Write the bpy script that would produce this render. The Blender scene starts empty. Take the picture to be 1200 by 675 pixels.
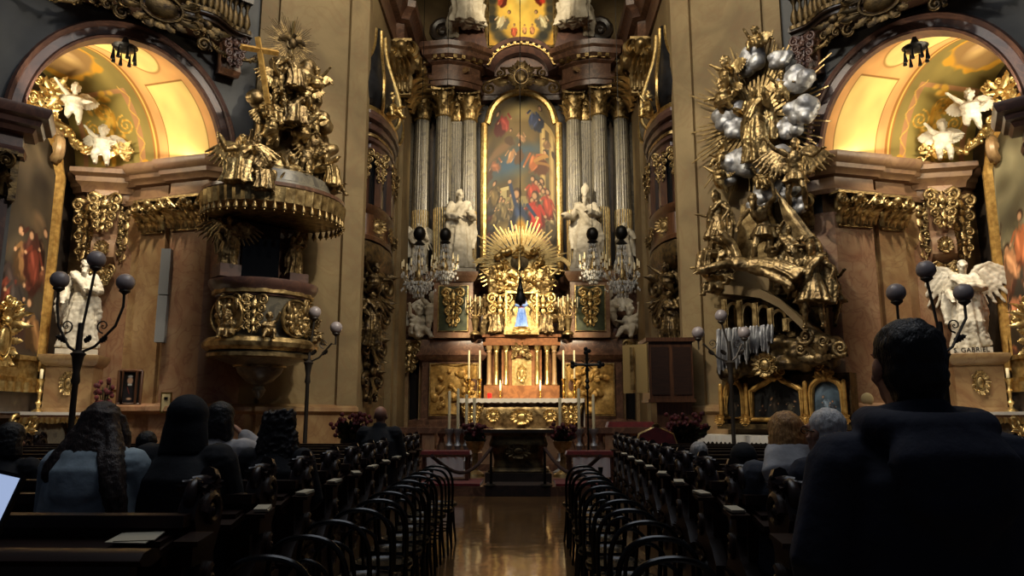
import bpy, bmesh, math, random
import numpy as np
from mathutils import Vector as V, Matrix as M, Euler
SC = bpy.context.scene
C = SC.collection
PI = math.pi
RN = random.Random(11)
def rad(a): return a * PI / 180
# ---------------------------------------------------------------- camera
PITCH, YAW, FPX = rad(9.8), rad(1.04), 880.0
CAM = V((0.15, 0, 1.42))
CR = Euler((PI / 2 + PITCH, 0, YAW)).to_matrix()
cd = bpy.data.cameras.new('camera'); cam = bpy.data.objects.new('camera', cd); C.objects.link(cam)
cam.location = CAM; cam.rotation_euler = (PI / 2 + PITCH, 0, YAW)
cd.sensor_width = 36; cd.lens = 36 * FPX / 1200; cd.clip_start = .05; cd.clip_end = 200
SC.camera = cam
def at(x, y, Y):
    """world point seen at pixel x, y of the 1200x675 frame, Y metres up the nave"""
    d = CR @ V((x - 600, 337.5 - y, -FPX))
    return CAM + d * (Y / d.y)
# ---------------------------------------------------------------- mesh builder
def smooth(pts, n=5):
    P = [V(p) for p in pts]; out = []
    for i in range(len(P) - 1):
        a, b, c, d = P[max(0, i - 1)], P[i], P[i + 1], P[min(len(P) - 1, i + 2)]
        for k in range(n):
            t = k / n; out.append(.5 * ((2 * b) + (c - a) * t + (2 * a - 5 * b + 4 * c - d) * t * t + (3 * b - a - 3 * c + d) * t ** 3))
    return out + [P[-1]]
class MB:
    def __init__(s): s.v = []; s.f = []; s.m = M.Identity(4)
    def add(s, vs, fs):
        o = len(s.v); m = s.m
        s.v += [m @ V(p) for p in vs]
        s.f += [tuple(i + o for i in f) for f in fs]
        return s
    def merge(s, other, m=None):
        m = m or M.Identity(4); o = len(s.v)
        s.v += [s.m @ (m @ p) for p in other.v]; s.f += [tuple(i + o for i in f) for f in other.f]
        return s
    def box(s, c, d, rz=0, rx=0, ry=0, top=1.0):
        r = Euler((rx, ry, rz)).to_matrix(); c = V(c)
        vs = []
        for z in (-.5, .5):
            k = top if z > 0 else 1
            for x, y in ((-.5, -.5), (.5, -.5), (.5, .5), (-.5, .5)):
                vs.append(c + r @ V((x * d[0] * k, y * d[1] * k, z * d[2])))
        return s.add(vs, [(3, 2, 1, 0), (4, 5, 6, 7), (0, 1, 5, 4), (1, 2, 6, 5), (2, 3, 7, 6), (3, 0, 4, 7)])
    def tube(s, path, r, n=8, ref=(1, 0, 0), folds=None, closed=False):
        """swept ring; r one number, a list, or list of (rx, ry); folds = (count, amplitudes, phase)"""
        P = [V(p) for p in path]; k = len(P)
        if not isinstance(r, (list, tuple)): r = [r] * k
        ref = V(ref); vs = []; fs = []; side = None
        for i, p in enumerate(P):
            a = P[i - 1] if (i > 0 or closed) else P[i]; b = P[(i + 1) % k] if (i < k - 1 or closed) else P[i]
            t = (b - a)
            t = t.normalized() if t.length > 1e-9 else V((0, 0, 1))
            if side is None:
                q = ref - ref.dot(t) * t
                if q.length < .2: q = V((0, 1, 0)) - t.y * t
                if q.length < .2: q = V((0, 0, 1)) - t.z * t
                side = q.normalized()
            else:
                q = side - side.dot(t) * t
                side = q.normalized() if q.length > 1e-6 else side
            bi = t.cross(side)
            rx, ry = r[i] if isinstance(r[i], (list, tuple)) else (r[i], r[i])
            for j in range(n):
                a_ = 2 * PI * j / n; w = 1
                if folds:
                    am = folds[1][i]
                    w = 1 + am * (math.sin(folds[0] * a_ + folds[2] + i * .25) * .7 + .45 * math.sin((folds[0] * 1.7 // 1) * a_ + folds[2] * 2 - i * .4))
                vs.append(p + side * (rx * math.cos(a_) * w) + bi * (ry * math.sin(a_) * w))
        for i in range(k if closed else k - 1):
            for j in range(n):
                fs.append((i * n + j, i * n + (j + 1) % n, ((i + 1) % k) * n + (j + 1) % n, ((i + 1) % k) * n + j))
        if not closed:
            fs.append(tuple(range(n - 1, -1, -1))); fs.append(tuple((k - 1) * n + j for j in range(n)))
        return s.add(vs, fs)
    def limb(s, path, r, n=9, **kw):
        s.tube(path, r, n, **kw)
        for i in (0, -1):
            q = r[i] if isinstance(r, (list, tuple)) else r
            q = min(q) if isinstance(q, (list, tuple)) else q
            s.ell(path[i], (q,) * 3, n=8)
        return s
    def ell(s, c, r, rot=None, n=10):
        c = V(c); m = max(5, n // 2 + 1); R3 = Euler(rot).to_matrix() if rot else M.Identity(3)
        vs = [c + R3 @ V((0, 0, -r[2]))]
        for i in range(1, m):
            f = -PI / 2 + PI * i / m
            for j in range(n):
                a = 2 * PI * j / n
                vs.append(c + R3 @ V((r[0] * math.cos(f) * math.cos(a), r[1] * math.cos(f) * math.sin(a), r[2] * math.sin(f))))
        vs.append(c + R3 @ V((0, 0, r[2]))); fs = []
        for j in range(n): fs.append((0, 1 + (j + 1) % n, 1 + j))
        for i in range(m - 2):
            for j in range(n):
                a = 1 + i * n + j; b = 1 + i * n + (j + 1) % n
                fs.append((a, b, b + n, a + n))
        e = len(vs) - 1; q = 1 + (m - 2) * n
        for j in range(n): fs.append((q + j, q + (j + 1) % n, e))
        return s.add(vs, fs)
    def lathe(s, c, prof, n=20, sx=1, sy=1, a0=0, a1=2 * PI, wav=None):
        """prof: list of (radius, z)"""
        c = V(c); full = abs(a1 - a0 - 2 * PI) < 1e-6; m = n if full else n + 1; vs = []; fs = []
        for i, (r, z) in enumerate(prof):
            for j in range(m):
                a = a0 + (a1 - a0) * j / n
                w = 1 + (wav[1] * math.cos(wav[0] * a) if wav else 0)
                vs.append(c + V((r * w * math.cos(a) * sx, r * w * math.sin(a) * sy, z)))
        for i in range(len(prof) - 1):
            for j in range(m if full else m - 1):
                a = i * m + j; b = i * m + (j + 1) % m
                fs.append((a, b, b + m, a + m))
        k = (len(prof) - 1) * m
        if prof[0][0] > 1e-4: fs.append(tuple(range(m - 1, -1, -1)))
        if prof[-1][0] > 1e-4: fs.append(tuple(k + j for j in range(m)))
        return s.add(vs, fs)
    def prism(s, poly, t, o=(0, 0, 0), u=(1, 0, 0), v=(0, 0, 1)):
        """2d polygon in axes u, v from o, extruded by t both ways along their normal"""
        o, u, v = V(o), V(u), V(v); w = u.cross(v).normalized() * (t / 2); n = len(poly)
        vs = [o + u * a + v * b - w for a, b in poly] + [o + u * a + v * b + w for a, b in poly]
        fs = [tuple(range(n - 1, -1, -1)), tuple(range(n, 2 * n))]
        fs += [(i, (i + 1) % n, n + (i + 1) % n, n + i) for i in range(n)]
        return s.add(vs, fs)
    def grid(s, fn, nu, nv):
        vs = [fn(i / nu, j / nv) for j in range(nv + 1) for i in range(nu + 1)]
        fs = [(j * (nu + 1) + i, j * (nu + 1) + i + 1, (j + 1) * (nu + 1) + i + 1, (j + 1) * (nu + 1) + i) for j in range(nv) for i in range(nu)]
        return s.add(vs, fs)
    def sweep(s, path, prof, side=1):
        """moulding: profile (off, z) along an xy polyline with mitred corners; side picks the outward side"""
        P = [V((p[0], p[1])) for p in path]; k = len(P); n = len(prof); vs = []
        for i, p in enumerate(P):
            ns = []
            if i > 0: d = (P[i] - P[i - 1]).normalized(); ns.append(V((d.y, -d.x)) * side)
            if i < k - 1: d = (P[i + 1] - P[i]).normalized(); ns.append(V((d.y, -d.x)) * side)
            mi = ns[0] if len(ns) == 1 else (ns[0] + ns[1]) / max(.35, 1 + ns[0].dot(ns[1]))
            for o, z in prof: vs.append((p.x + mi.x * o, p.y + mi.y * o, z))
        fs = [(i * n + j, i * n + (j + 1) % n, (i + 1) * n + (j + 1) % n, (i + 1) * n + j) for i in range(k - 1) for j in range(n)]
        fs += [tuple(range(n)), tuple((k - 1) * n + j for j in range(n - 1, -1, -1))]
        return s.add(vs, fs)
    def archband(s, c, a, b, prof, e=(1, 0, 0), nrm=(0, -1, 0), n=40, t0=0, t1=PI):
        """profile (radial offset, projection) swept over a half ellipse a x b in the plane e, z"""
        c, e, nrm = V(c), V(e), V(nrm); k = len(prof); vs = []
        for i in range(n + 1):
            t = t0 + (t1 - t0) * i / n
            for o, pr in prof:
                vs.append(c + e * ((a + o) * math.cos(t)) + V((0, 0, (b + o) * math.sin(t))) + nrm * pr)
        fs = [(i * k + j, i * k + (j + 1) % k, (i + 1) * k + (j + 1) % k, (i + 1) * k + j) for i in range(n) for j in range(k)]
        fs += [tuple(range(k)), tuple(n * k + j for j in range(k - 1, -1, -1))]
        return s.add(vs, fs)
    def scroll(s, c, r, th, turns=1.5, u=(1, 0, 0), v=(0, 0, 1), start=0, hand=1, tail=None, n=6, steps=None):
        """volute: tube on a spiral from radius r to .12 r, with a bead in the eye"""
        c, u, v = V(c), V(u), V(v); k = steps or int(turns * 12); pts = []; rr = []
        if tail is not None: pts.append(V(tail)); rr.append(th * .5)
        for i in range(k + 1):
            f = i / k; a = start + hand * f * turns * 2 * PI; q = r * (1 - .86 * f ** .8)
            pts.append(c + u * (q * math.cos(a)) + v * (q * math.sin(a))); rr.append(th * (1 - .5 * f))
        s.tube(pts, rr, n, ref=u.cross(v))
        s.ell(c, (th * .9,) * 3, n=6); return s
    def leaf(s, base, up, out, h, w, curl=.5, lobes=4):
        """acanthus leaf: a lobed strip that rises along up and curls over outwards"""
        base, up, out = V(base), V(up).normalized(), V(out).normalized(); side = up.cross(out).normalized()
        nu, nv = 4, 9
        def fn(a, b):
            x = a * 2 - 1
            ww = w * math.sin(PI * min(1, .18 + b * .82)) ** .7 * (1 + .22 * math.sin(b * lobes * 2 * PI))
            if b > .98: ww = w * .12
            ang = b * b * curl * PI
            zz = h * (b - .28 * b * b * b * curl * 1.6); oo = h * .5 * curl * b * b * b + .12 * h * b - .16 * w * abs(x) + .03 * h * math.cos(ang)
            return base + up * zz + out * oo + side * (x * ww * .5)
        s.grid(fn, nu, nv); return s
    def mesh(s, name, smooth=35):
        me = bpy.data.meshes.new(name)
        me.from_pydata([tuple(p) for p in s.v], [], s.f)
        bm = bmesh.new(); bm.from_mesh(me)
        bmesh.ops.recalc_face_normals(bm, faces=bm.faces); bm.to_mesh(me); bm.free()
        if smooth:
            me.shade_smooth(); me.set_sharp_from_angle(angle=rad(smooth))
        me.materials.append(None)
        return me
    def build(s, name, m, parent=None, smooth=35, **kw):
        return obj(name, s.mesh(name, smooth), m, parent, **kw)
def obj(name, me, m, parent=None, loc=(0, 0, 0), rot=(0, 0, 0), sc=1):
    o = bpy.data.objects.new(name, me); C.objects.link(o)
    if m is not None:
        if not me.materials: me.materials.append(None)
        o.material_slots[0].link = 'OBJECT'; o.material_slots[0].material = m
    o.parent = parent; o.location = loc; o.rotation_euler = rot
    o.scale = (sc,) * 3 if isinstance(sc, (int, float)) else sc
    return o
def bake(mb, voxel, smooth=4, fac=.5, name='carving', disp=0, dscale=.1):
    """one continuous skin over everything in mb"""
    me = mb.mesh(name, 0); o = bpy.data.objects.new(name, me); C.objects.link(o)
    r = o.modifiers.new('r', 'REMESH'); r.mode = 'VOXEL'; r.voxel_size = voxel
    if smooth:
        q = o.modifiers.new('s', 'SMOOTH'); q.iterations = smooth; q.factor = fac
    if disp:
        tx = bpy.data.textures.new('folds', 'CLOUDS'); tx.noise_scale = dscale
        d = o.modifiers.new('d', 'DISPLACE'); d.texture = tx; d.strength = disp; d.mid_level = .5
    dg = bpy.context.evaluated_depsgraph_get()
    out = bpy.data.meshes.new_from_object(o.evaluated_get(dg))
    bpy.data.objects.remove(o); bpy.data.meshes.remove(me)
    out.name = name; out.shade_smooth()
    out.materials.clear(); out.materials.append(None)
    return out
def thing(name, label, cat, loc=(0, 0, 0), rz=0, group=None):
    o = bpy.data.objects.new(name, None); C.objects.link(o); o.empty_display_size = .1
    o.location = loc; o.rotation_euler = (0, 0, rz)
    return tag(o, label, cat, group)
def tag(o, label, cat, group=None):
    o['label'] = label; o['category'] = cat
    if group: o['group'] = group
    return o
def struct(o):
    o['kind'] = 'structure'; return o
def copy_tree(o, parent=None, loc=None, rz=None, label=None, sc=None):
    c = o.copy(); C.objects.link(c); c.parent = parent
    if loc is not None: c.location = loc
    if rz is not None: c.rotation_euler = (0, 0, rz)
    if sc is not None: c.scale = sc if isinstance(sc, tuple) else (sc,) * 3
    if label: c['label'] = label
    for ch in list(o.children): copy_tree(ch, c)
    return c
ORD = ['first', 'second', 'third', 'fourth', 'fifth', 'sixth', 'seventh', 'eighth', 'ninth', 'tenth', 'eleventh', 'twelfth', 'thirteenth', 'fourteenth', 'fifteenth', 'sixteenth']
# ---------------------------------------------------------------- materials
def lin(c):
    return tuple((x / 255 / 12.92 if x / 255 <= .04045 else ((x / 255 + .055) / 1.055) ** 2.4) for x in c)
def mat(name, c, rough=.6, metal=0, c2=None, scale=2, bump=0, bscale=40, dist=0, coat=0, stretch=(1, 1, 1), vein=None, emit=None, sheen=0):
    m = bpy.data.materials.new(name); m.use_nodes = True; nt = m.node_tree; N = nt.nodes; L = nt.links
    b = N['Principled BSDF']; b.inputs['Base Color'].default_value = (*lin(c), 1)
    b.inputs['Roughness'].default_value = rough; b.inputs['Metallic'].default_value = metal
    if coat: b.inputs['Coat Weight'].default_value = coat; b.inputs['Coat Roughness'].default_value = .12
    if sheen: b.inputs['Sheen Weight'].default_value = sheen
    if c2 or bump or vein:
        tc = N.new('ShaderNodeTexCoord'); mp = N.new('ShaderNodeMapping'); L.new(tc.outputs['Object'], mp.inputs[0]); mp.inputs['Scale'].default_value = stretch
    if c2:
        nz = N.new('ShaderNodeTexNoise'); nz.inputs['Scale'].default_value = scale; nz.inputs['Detail'].default_value = 6; nz.inputs['Distortion'].default_value = dist
        L.new(mp.outputs[0], nz.inputs['Vector'])
        rp = N.new('ShaderNodeValToRGB'); rp.color_ramp.elements[0].position = .36; rp.color_ramp.elements[1].position = .64
        rp.color_ramp.elements[0].color = (*lin(c), 1); rp.color_ramp.elements[1].color = (*lin(c2), 1)
        L.new(nz.outputs['Fac'], rp.inputs[0]); out = rp.outputs[0]
        if vein:
            n2 = N.new('ShaderNodeTexNoise'); n2.inputs['Scale'].default_value = vein[1]; n2.inputs['Detail'].default_value = 5; n2.inputs['Distortion'].default_value = 2.2
            L.new(mp.outputs[0], n2.inputs['Vector'])
            r2 = N.new('ShaderNodeValToRGB'); e = r2.color_ramp.elements
            e[0].position = .45; e[0].color = (0, 0, 0, 1); e[1].position = .55; e[1].color = (0, 0, 0, 1); q = e.new(.5); q.color = (.42, .42, .42, 1)
            L.new(n2.outputs['Fac'], r2.inputs[0])
            mx = N.new('ShaderNodeMix'); mx.data_type = 'RGBA'; L.new(r2.outputs[0], mx.inputs['Factor']); L.new(out, mx.inputs['A']); mx.inputs['B'].default_value = (*lin(vein[0]), 1); out = mx.outputs['Result']
        L.new(out, b.inputs['Base Color'])
    if bump:
        nb = N.new('ShaderNodeTexNoise'); nb.inputs['Scale'].default_value = bscale; nb.inputs['Detail'].default_value = 4
        L.new(mp.outputs[0], nb.inputs['Vector'])
        bp = N.new('ShaderNodeBump'); bp.inputs['Strength'].default_value = bump; bp.inputs['Distance'].default_value = .02
        L.new(nb.outputs['Fac'], bp.inputs['Height']); L.new(bp.outputs[0], b.inputs['Normal'])
    if emit:
        b.inputs['Emission Color'].default_value = (*lin(emit[0]), 1); b.inputs['Emission Strength'].default_value = emit[1]
    return m
MT = dict(
    stucco=mat('stucco', (142, 122, 84), .75, c2=(116, 97, 66), scale=.7, bump=.15, bscale=6, dist=.6, vein=((124, 96, 64), .8)),
    stucco_grey=mat('grey_stucco', (98, 98, 96), .8, c2=(78, 78, 78), scale=.8, bump=.12, bscale=6),
    marble_beige=mat('beige_marble', (168, 140, 98), .38, c2=(138, 104, 70), scale=.9, dist=1.5, vein=((120, 84, 58), 1.1)),
    marble_pink=mat('pink_marble', (150, 112, 84), .34, c2=(166, 134, 102), scale=1.1, dist=1.8, vein=((112, 62, 50), 1.3)),
    marble_red=mat('red_marble', (112, 80, 62), .3, c2=(84, 60, 48), scale=1.4, dist=2, vein=((160, 118, 90), 1.6)),
    marble_plum=mat('plum_marble', (92, 66, 58), .35, c2=(68, 50, 48), scale=1.2, dist=1.5, vein=((120, 86, 70), 1.1)),
    marble_grey=mat('grey_marble', (112, 106, 92), .3, c2=(84, 80, 72), scale=2, dist=2, vein=((150, 140, 116), 2)),
    marble_dark=mat('dark_marble', (46, 40, 36), .3, c2=(64, 54, 46), scale=2, dist=2),
    cornice=mat('cornice_marble', (128, 98, 68), .45, c2=(104, 76, 54), scale=1, dist=1, vein=((92, 60, 46), 1.2)),
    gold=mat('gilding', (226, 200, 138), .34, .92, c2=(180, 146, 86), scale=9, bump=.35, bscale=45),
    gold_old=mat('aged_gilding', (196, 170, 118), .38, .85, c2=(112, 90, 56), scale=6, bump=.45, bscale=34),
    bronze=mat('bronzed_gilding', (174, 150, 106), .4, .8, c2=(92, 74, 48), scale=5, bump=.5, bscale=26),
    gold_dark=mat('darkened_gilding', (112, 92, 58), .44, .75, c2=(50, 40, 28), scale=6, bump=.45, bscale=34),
    gold_matte=mat('matte_gilding', (222, 178, 98), .45, .45, c2=(176, 132, 66), scale=8, bump=.3, bscale=40),
    silver=mat('silver_leaf', (186, 186, 186), .5, .7, c2=(130, 130, 134), scale=4, bump=.3, bscale=14),
    stone=mat('white_stone', (206, 198, 180), .6, c2=(176, 166, 146), scale=5, bump=.15, bscale=25),
    stone_dim=mat('grey_stone', (168, 160, 144), .65, c2=(138, 130, 114), scale=5, bump=.15, bscale=25),
    wood=mat('dark_wood', (52, 33, 22), .38, c2=(38, 24, 17), scale=3, stretch=(1, 8, 8), coat=.3),
    wood_mid=mat('brown_wood', (92, 58, 34), .42, c2=(66, 40, 24), scale=2.5, stretch=(9, 9, 1), coat=.2),
    pew=mat('pew_wood', (46, 28, 20), .36, c2=(34, 21, 16), scale=2.5, stretch=(1, 9, 9), ),
    black=mat('black_lacquer', (13, 12, 11), .25),
    iron=mat('black_iron', (26, 24, 23), .45, .6),
    iron_grey=mat('weathered_iron', (62, 56, 50), .5, .5),
    red=mat('red_velvet', (120, 22, 22), .85, c2=(92, 14, 16), scale=8, sheen=.4),
    linen=mat('white_linen', (222, 216, 204), .85, bump=.2, bscale=90),
    wax=mat('candle_wax', (226, 210, 168), .45),
    globe=mat('frosted_globe', (156, 146, 146), .3, c2=(136, 128, 130), scale=2),
    brass=mat('brass', (200, 156, 76), .28, 1),
    canvas_dark=mat('dark_canvas', (34, 26, 20), .5, c2=(54, 40, 28), scale=2),
    speaker=mat('grey_speaker', (112, 112, 110), .6),
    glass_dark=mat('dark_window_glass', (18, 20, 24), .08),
    onion=mat('dark_lead', (44, 46, 52), .35, .5, c2=(30, 32, 36), scale=4),
    leafy=mat('dark_leaves', (40, 46, 26), .6, c2=(24, 30, 16), scale=9),
    bloom=mat('dark_red_blooms', (96, 26, 30), .7, c2=(60, 18, 24), scale=12),
    paper=mat('paper', (196, 186, 160), .8),
    card=mat('plaque_card', (200, 180, 130), .6),
)
def crystal_mat():
    m = bpy.data.materials.new('crystal'); m.use_nodes = True; b = m.node_tree.nodes['Principled BSDF']
    b.inputs['Base Color'].default_value = (.9, .88, .82, 1); b.inputs['Roughness'].default_value = .08; b.inputs['Transmission Weight'].default_value = .55; b.inputs['IOR'].default_value = 1.5
    return m
MT['crystal'] = crystal_mat()
def flame_mat(name, c, s): return mat(name, c, .5, emit=(c, s))
MT['flame'] = flame_mat('candle_flame', (255, 190, 90), 12)
def paint_mat(name, rough=.45):
    m = bpy.data.materials.new(name); m.use_nodes = True; nt = m.node_tree
    a = nt.nodes.new('ShaderNodeVertexColor'); a.layer_name = 'paint'
    b = nt.nodes['Principled BSDF']; nt.links.new(a.outputs[0], b.inputs['Base Color']); b.inputs['Roughness'].default_value = rough; b.inputs['Specular IOR Level'].default_value = .25
    return m
MT['oil'] = paint_mat('oil_paint', .55); MT['fresco'] = paint_mat('fresco_paint', .8)
class Painter:
    """a painted surface: colours over u (0..1), v (0..1, upwards), aspect = width / height"""
    def __init__(s, nu, nv, base, aspect=1, seed=1):
        s.nu, s.nv, s.asp = nu, nv, aspect
        s.U, s.W = np.meshgrid(np.linspace(0, 1, nu + 1), np.linspace(0, 1, nv + 1))
        s.c = np.ones((nv + 1, nu + 1, 3)) * np.array(base, float); s.r = np.random.RandomState(seed)
    def noise(s, k):
        g = s.r.rand(k + 2, k + 2); x = s.U * k; y = s.W * k; i = x.astype(int); j = y.astype(int); fx = x - i; fy = y - j
        fx = fx * fx * (3 - 2 * fx); fy = fy * fy * (3 - 2 * fy)
        return (g[j, i] * (1 - fx) + g[j, i + 1] * fx) * (1 - fy) + (g[j + 1, i] * (1 - fx) + g[j + 1, i + 1] * fx) * fy
    def mottle(s, k, amt):
        n = (s.noise(k) + .5 * s.noise(k * 2) + .25 * s.noise(k * 4)) / 1.75
        s.c *= (1 + amt * (n - .5) * 2)[..., None]; return s
    def mix(s, a, col):
        s.c = s.c * (1 - a[..., None]) + np.array(col, float) * a[..., None]
    def blob(s, x, y, rx, ry, col, rot=0, soft=.3, al=1, rag=0):
        dx = (s.U - x) * s.asp; dy = s.W - y; c, n = math.cos(rot), math.sin(rot)
        d = np.sqrt(((dx * c + dy * n) / rx) ** 2 + ((-dx * n + dy * c) / ry) ** 2)
        if rag: d = d + rag * (s.noise(int(10 / max(.05, min(rx, ry)) ** .5)) - .5)
        s.mix(np.clip((1 - d) / soft, 0, 1) * al, col); return s
    def rect(s, x0, y0, x1, y1, col, al=1):
        s.mix(((s.U >= x0) & (s.U <= x1) & (s.W >= y0) & (s.W <= y1)) * al * 1.0, col); return s
    def line(s, x0, y0, x1, y1, w, col, al=1):
        ax, ay, bx, by = x0 * s.asp, y0, x1 * s.asp, y1; dx, dy = bx - ax, by - ay; px, py = s.U * s.asp - ax, s.W - ay
        t = np.clip((px * dx + py * dy) / (dx * dx + dy * dy + 1e-9), 0, 1)
        d = np.sqrt((px - t * dx) ** 2 + (py - t * dy) ** 2)
        s.mix(np.clip((w - d) / (w * .4), 0, 1) * al, col); return s
    def person(s, x, y, h, col, skin=(196, 150, 110), lean=0, arm=None, hair=(60, 42, 30)):
        dk = tuple(k * .55 for k in col); lt = tuple(min(255, k * 1.35 + 12) for k in col); l = math.sin(lean)
        s.blob(x - l * .1 / s.asp, y + h * .28, h * .2, h * .32, dk, lean, .25, rag=.4)
        s.blob(x, y + h * .34, h * .15, h * .3, col, lean, .35, rag=.5)
        s.blob(x - h * .05 / s.asp, y + h * .42, h * .05, h * .2, lt, lean + .2, .7, .8)
        s.blob(x + h * .05 / s.asp, y + h * .2, h * .03, h * .18, lt, lean - .2, .7, .6)
        hx, hy = x - l * h * .75 / s.asp, y + h * .76
        s.blob(hx, hy, h * .085, h * .1, hair, 0, .3); s.blob(hx - h * .015 / s.asp, hy - h * .015, h * .06, h * .075, skin, 0, .4)
        for sx, ex, ey in (arm or ((-1, -.22, .45), (1, .2, .4))):
            s.line(x + sx * h * .1 / s.asp, y + h * .58, x + ex * h / s.asp, y + h * ey, h * .035, col); s.blob(x + ex * h / s.asp, y + h * ey, h * .035, h * .035, skin)
        return s
    def apply(s, fn, name, m, parent=None, **kw):
        vs = [fn(u, w) for u, w in zip(s.U.ravel(), s.W.ravel())]; n = s.nu + 1
        fs = [(j * n + i, j * n + i + 1, (j + 1) * n + i + 1, (j + 1) * n + i) for j in range(s.nv) for i in range(s.nu)]
        me = bpy.data.meshes.new(name); me.from_pydata([tuple(p) for p in vs], [], fs); me.shade_smooth()
        ca = me.color_attributes.new('paint', 'FLOAT_COLOR', 'POINT')
        c = np.clip(s.c, 0, 255) / 255; c = np.where(c <= .04045, c / 12.92, ((c + .055) / 1.055) ** 2.4)
        a = np.ones((c.shape[0] * c.shape[1], 4)); a[:, :3] = c.reshape(-1, 3)
        ca.data.foreach_set('color', a.astype(np.float32).ravel()); me.materials.append(None)
        return obj(name, me, m, parent, **kw)
# ---------------------------------------------------------------- carved figures
BODY = dict(pel=(0, 0, .95), wst=(0, 0, 1.1), che=(0, .01, 1.3), nck=(0, .01, 1.46), head=(0, -.025, 1.61),
            shL=(-.18, .01, 1.41), elL=(-.29, .03, 1.16), haL=(-.24, -.16, 1.0), shR=(.18, .01, 1.41), elR=(.29, .03, 1.16), haR=(.22, -.16, 1.05),
            hiL=(-.09, 0, .92), knL=(-.11, -.05, .5), anL=(-.12, .03, .09), hiR=(.09, 0, .92), knR=(.11, -.03, .5), anR=(.13, .04, .09))
SIT = dict(pel=(0, .1, .55), wst=(0, .1, .72), che=(0, .06, .93), nck=(0, .04, 1.09), head=(0, 0, 1.25), shL=(-.19, .05, 1.04), shR=(.19, .05, 1.04),
           elL=(-.32, .02, .8), haL=(-.2, -.22, .72), elR=(.34, 0, .82), haR=(.3, -.24, .95), hiL=(-.1, .08, .53), hiR=(.1, .08, .53),
           knL=(-.2, -.34, .56), anL=(-.17, -.3, .1), knR=(.17, -.38, .5), anR=(.13, -.44, .08))
FLY = dict(pel=(0, 0, .6), wst=(0, -.04, .75), che=(0, -.1, .93), nck=(0, -.15, 1.07), head=(.02, -.22, 1.2), shL=(-.18, -.12, 1.02), shR=(.18, -.12, 1.02),
           elL=(-.38, -.2, 1.12), haL=(-.55, -.3, 1.3), elR=(.36, -.25, .9), haR=(.5, -.45, .95), hiL=(-.09, .02, .57), hiR=(.09, .02, .57),
           knL=(-.16, .05, .18), anL=(-.1, .35, -.05), knR=(.14, -.18, .25), anR=(.18, .08, -.12))
def mirror(p):
    q = {}
    for k, v in p.items():
        k2 = k[:-1] + ('R' if k[-1] == 'L' else 'L') if k[-1] in 'LR' else k
        q[k2] = (-v[0], v[1], v[2])
    return q
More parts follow.
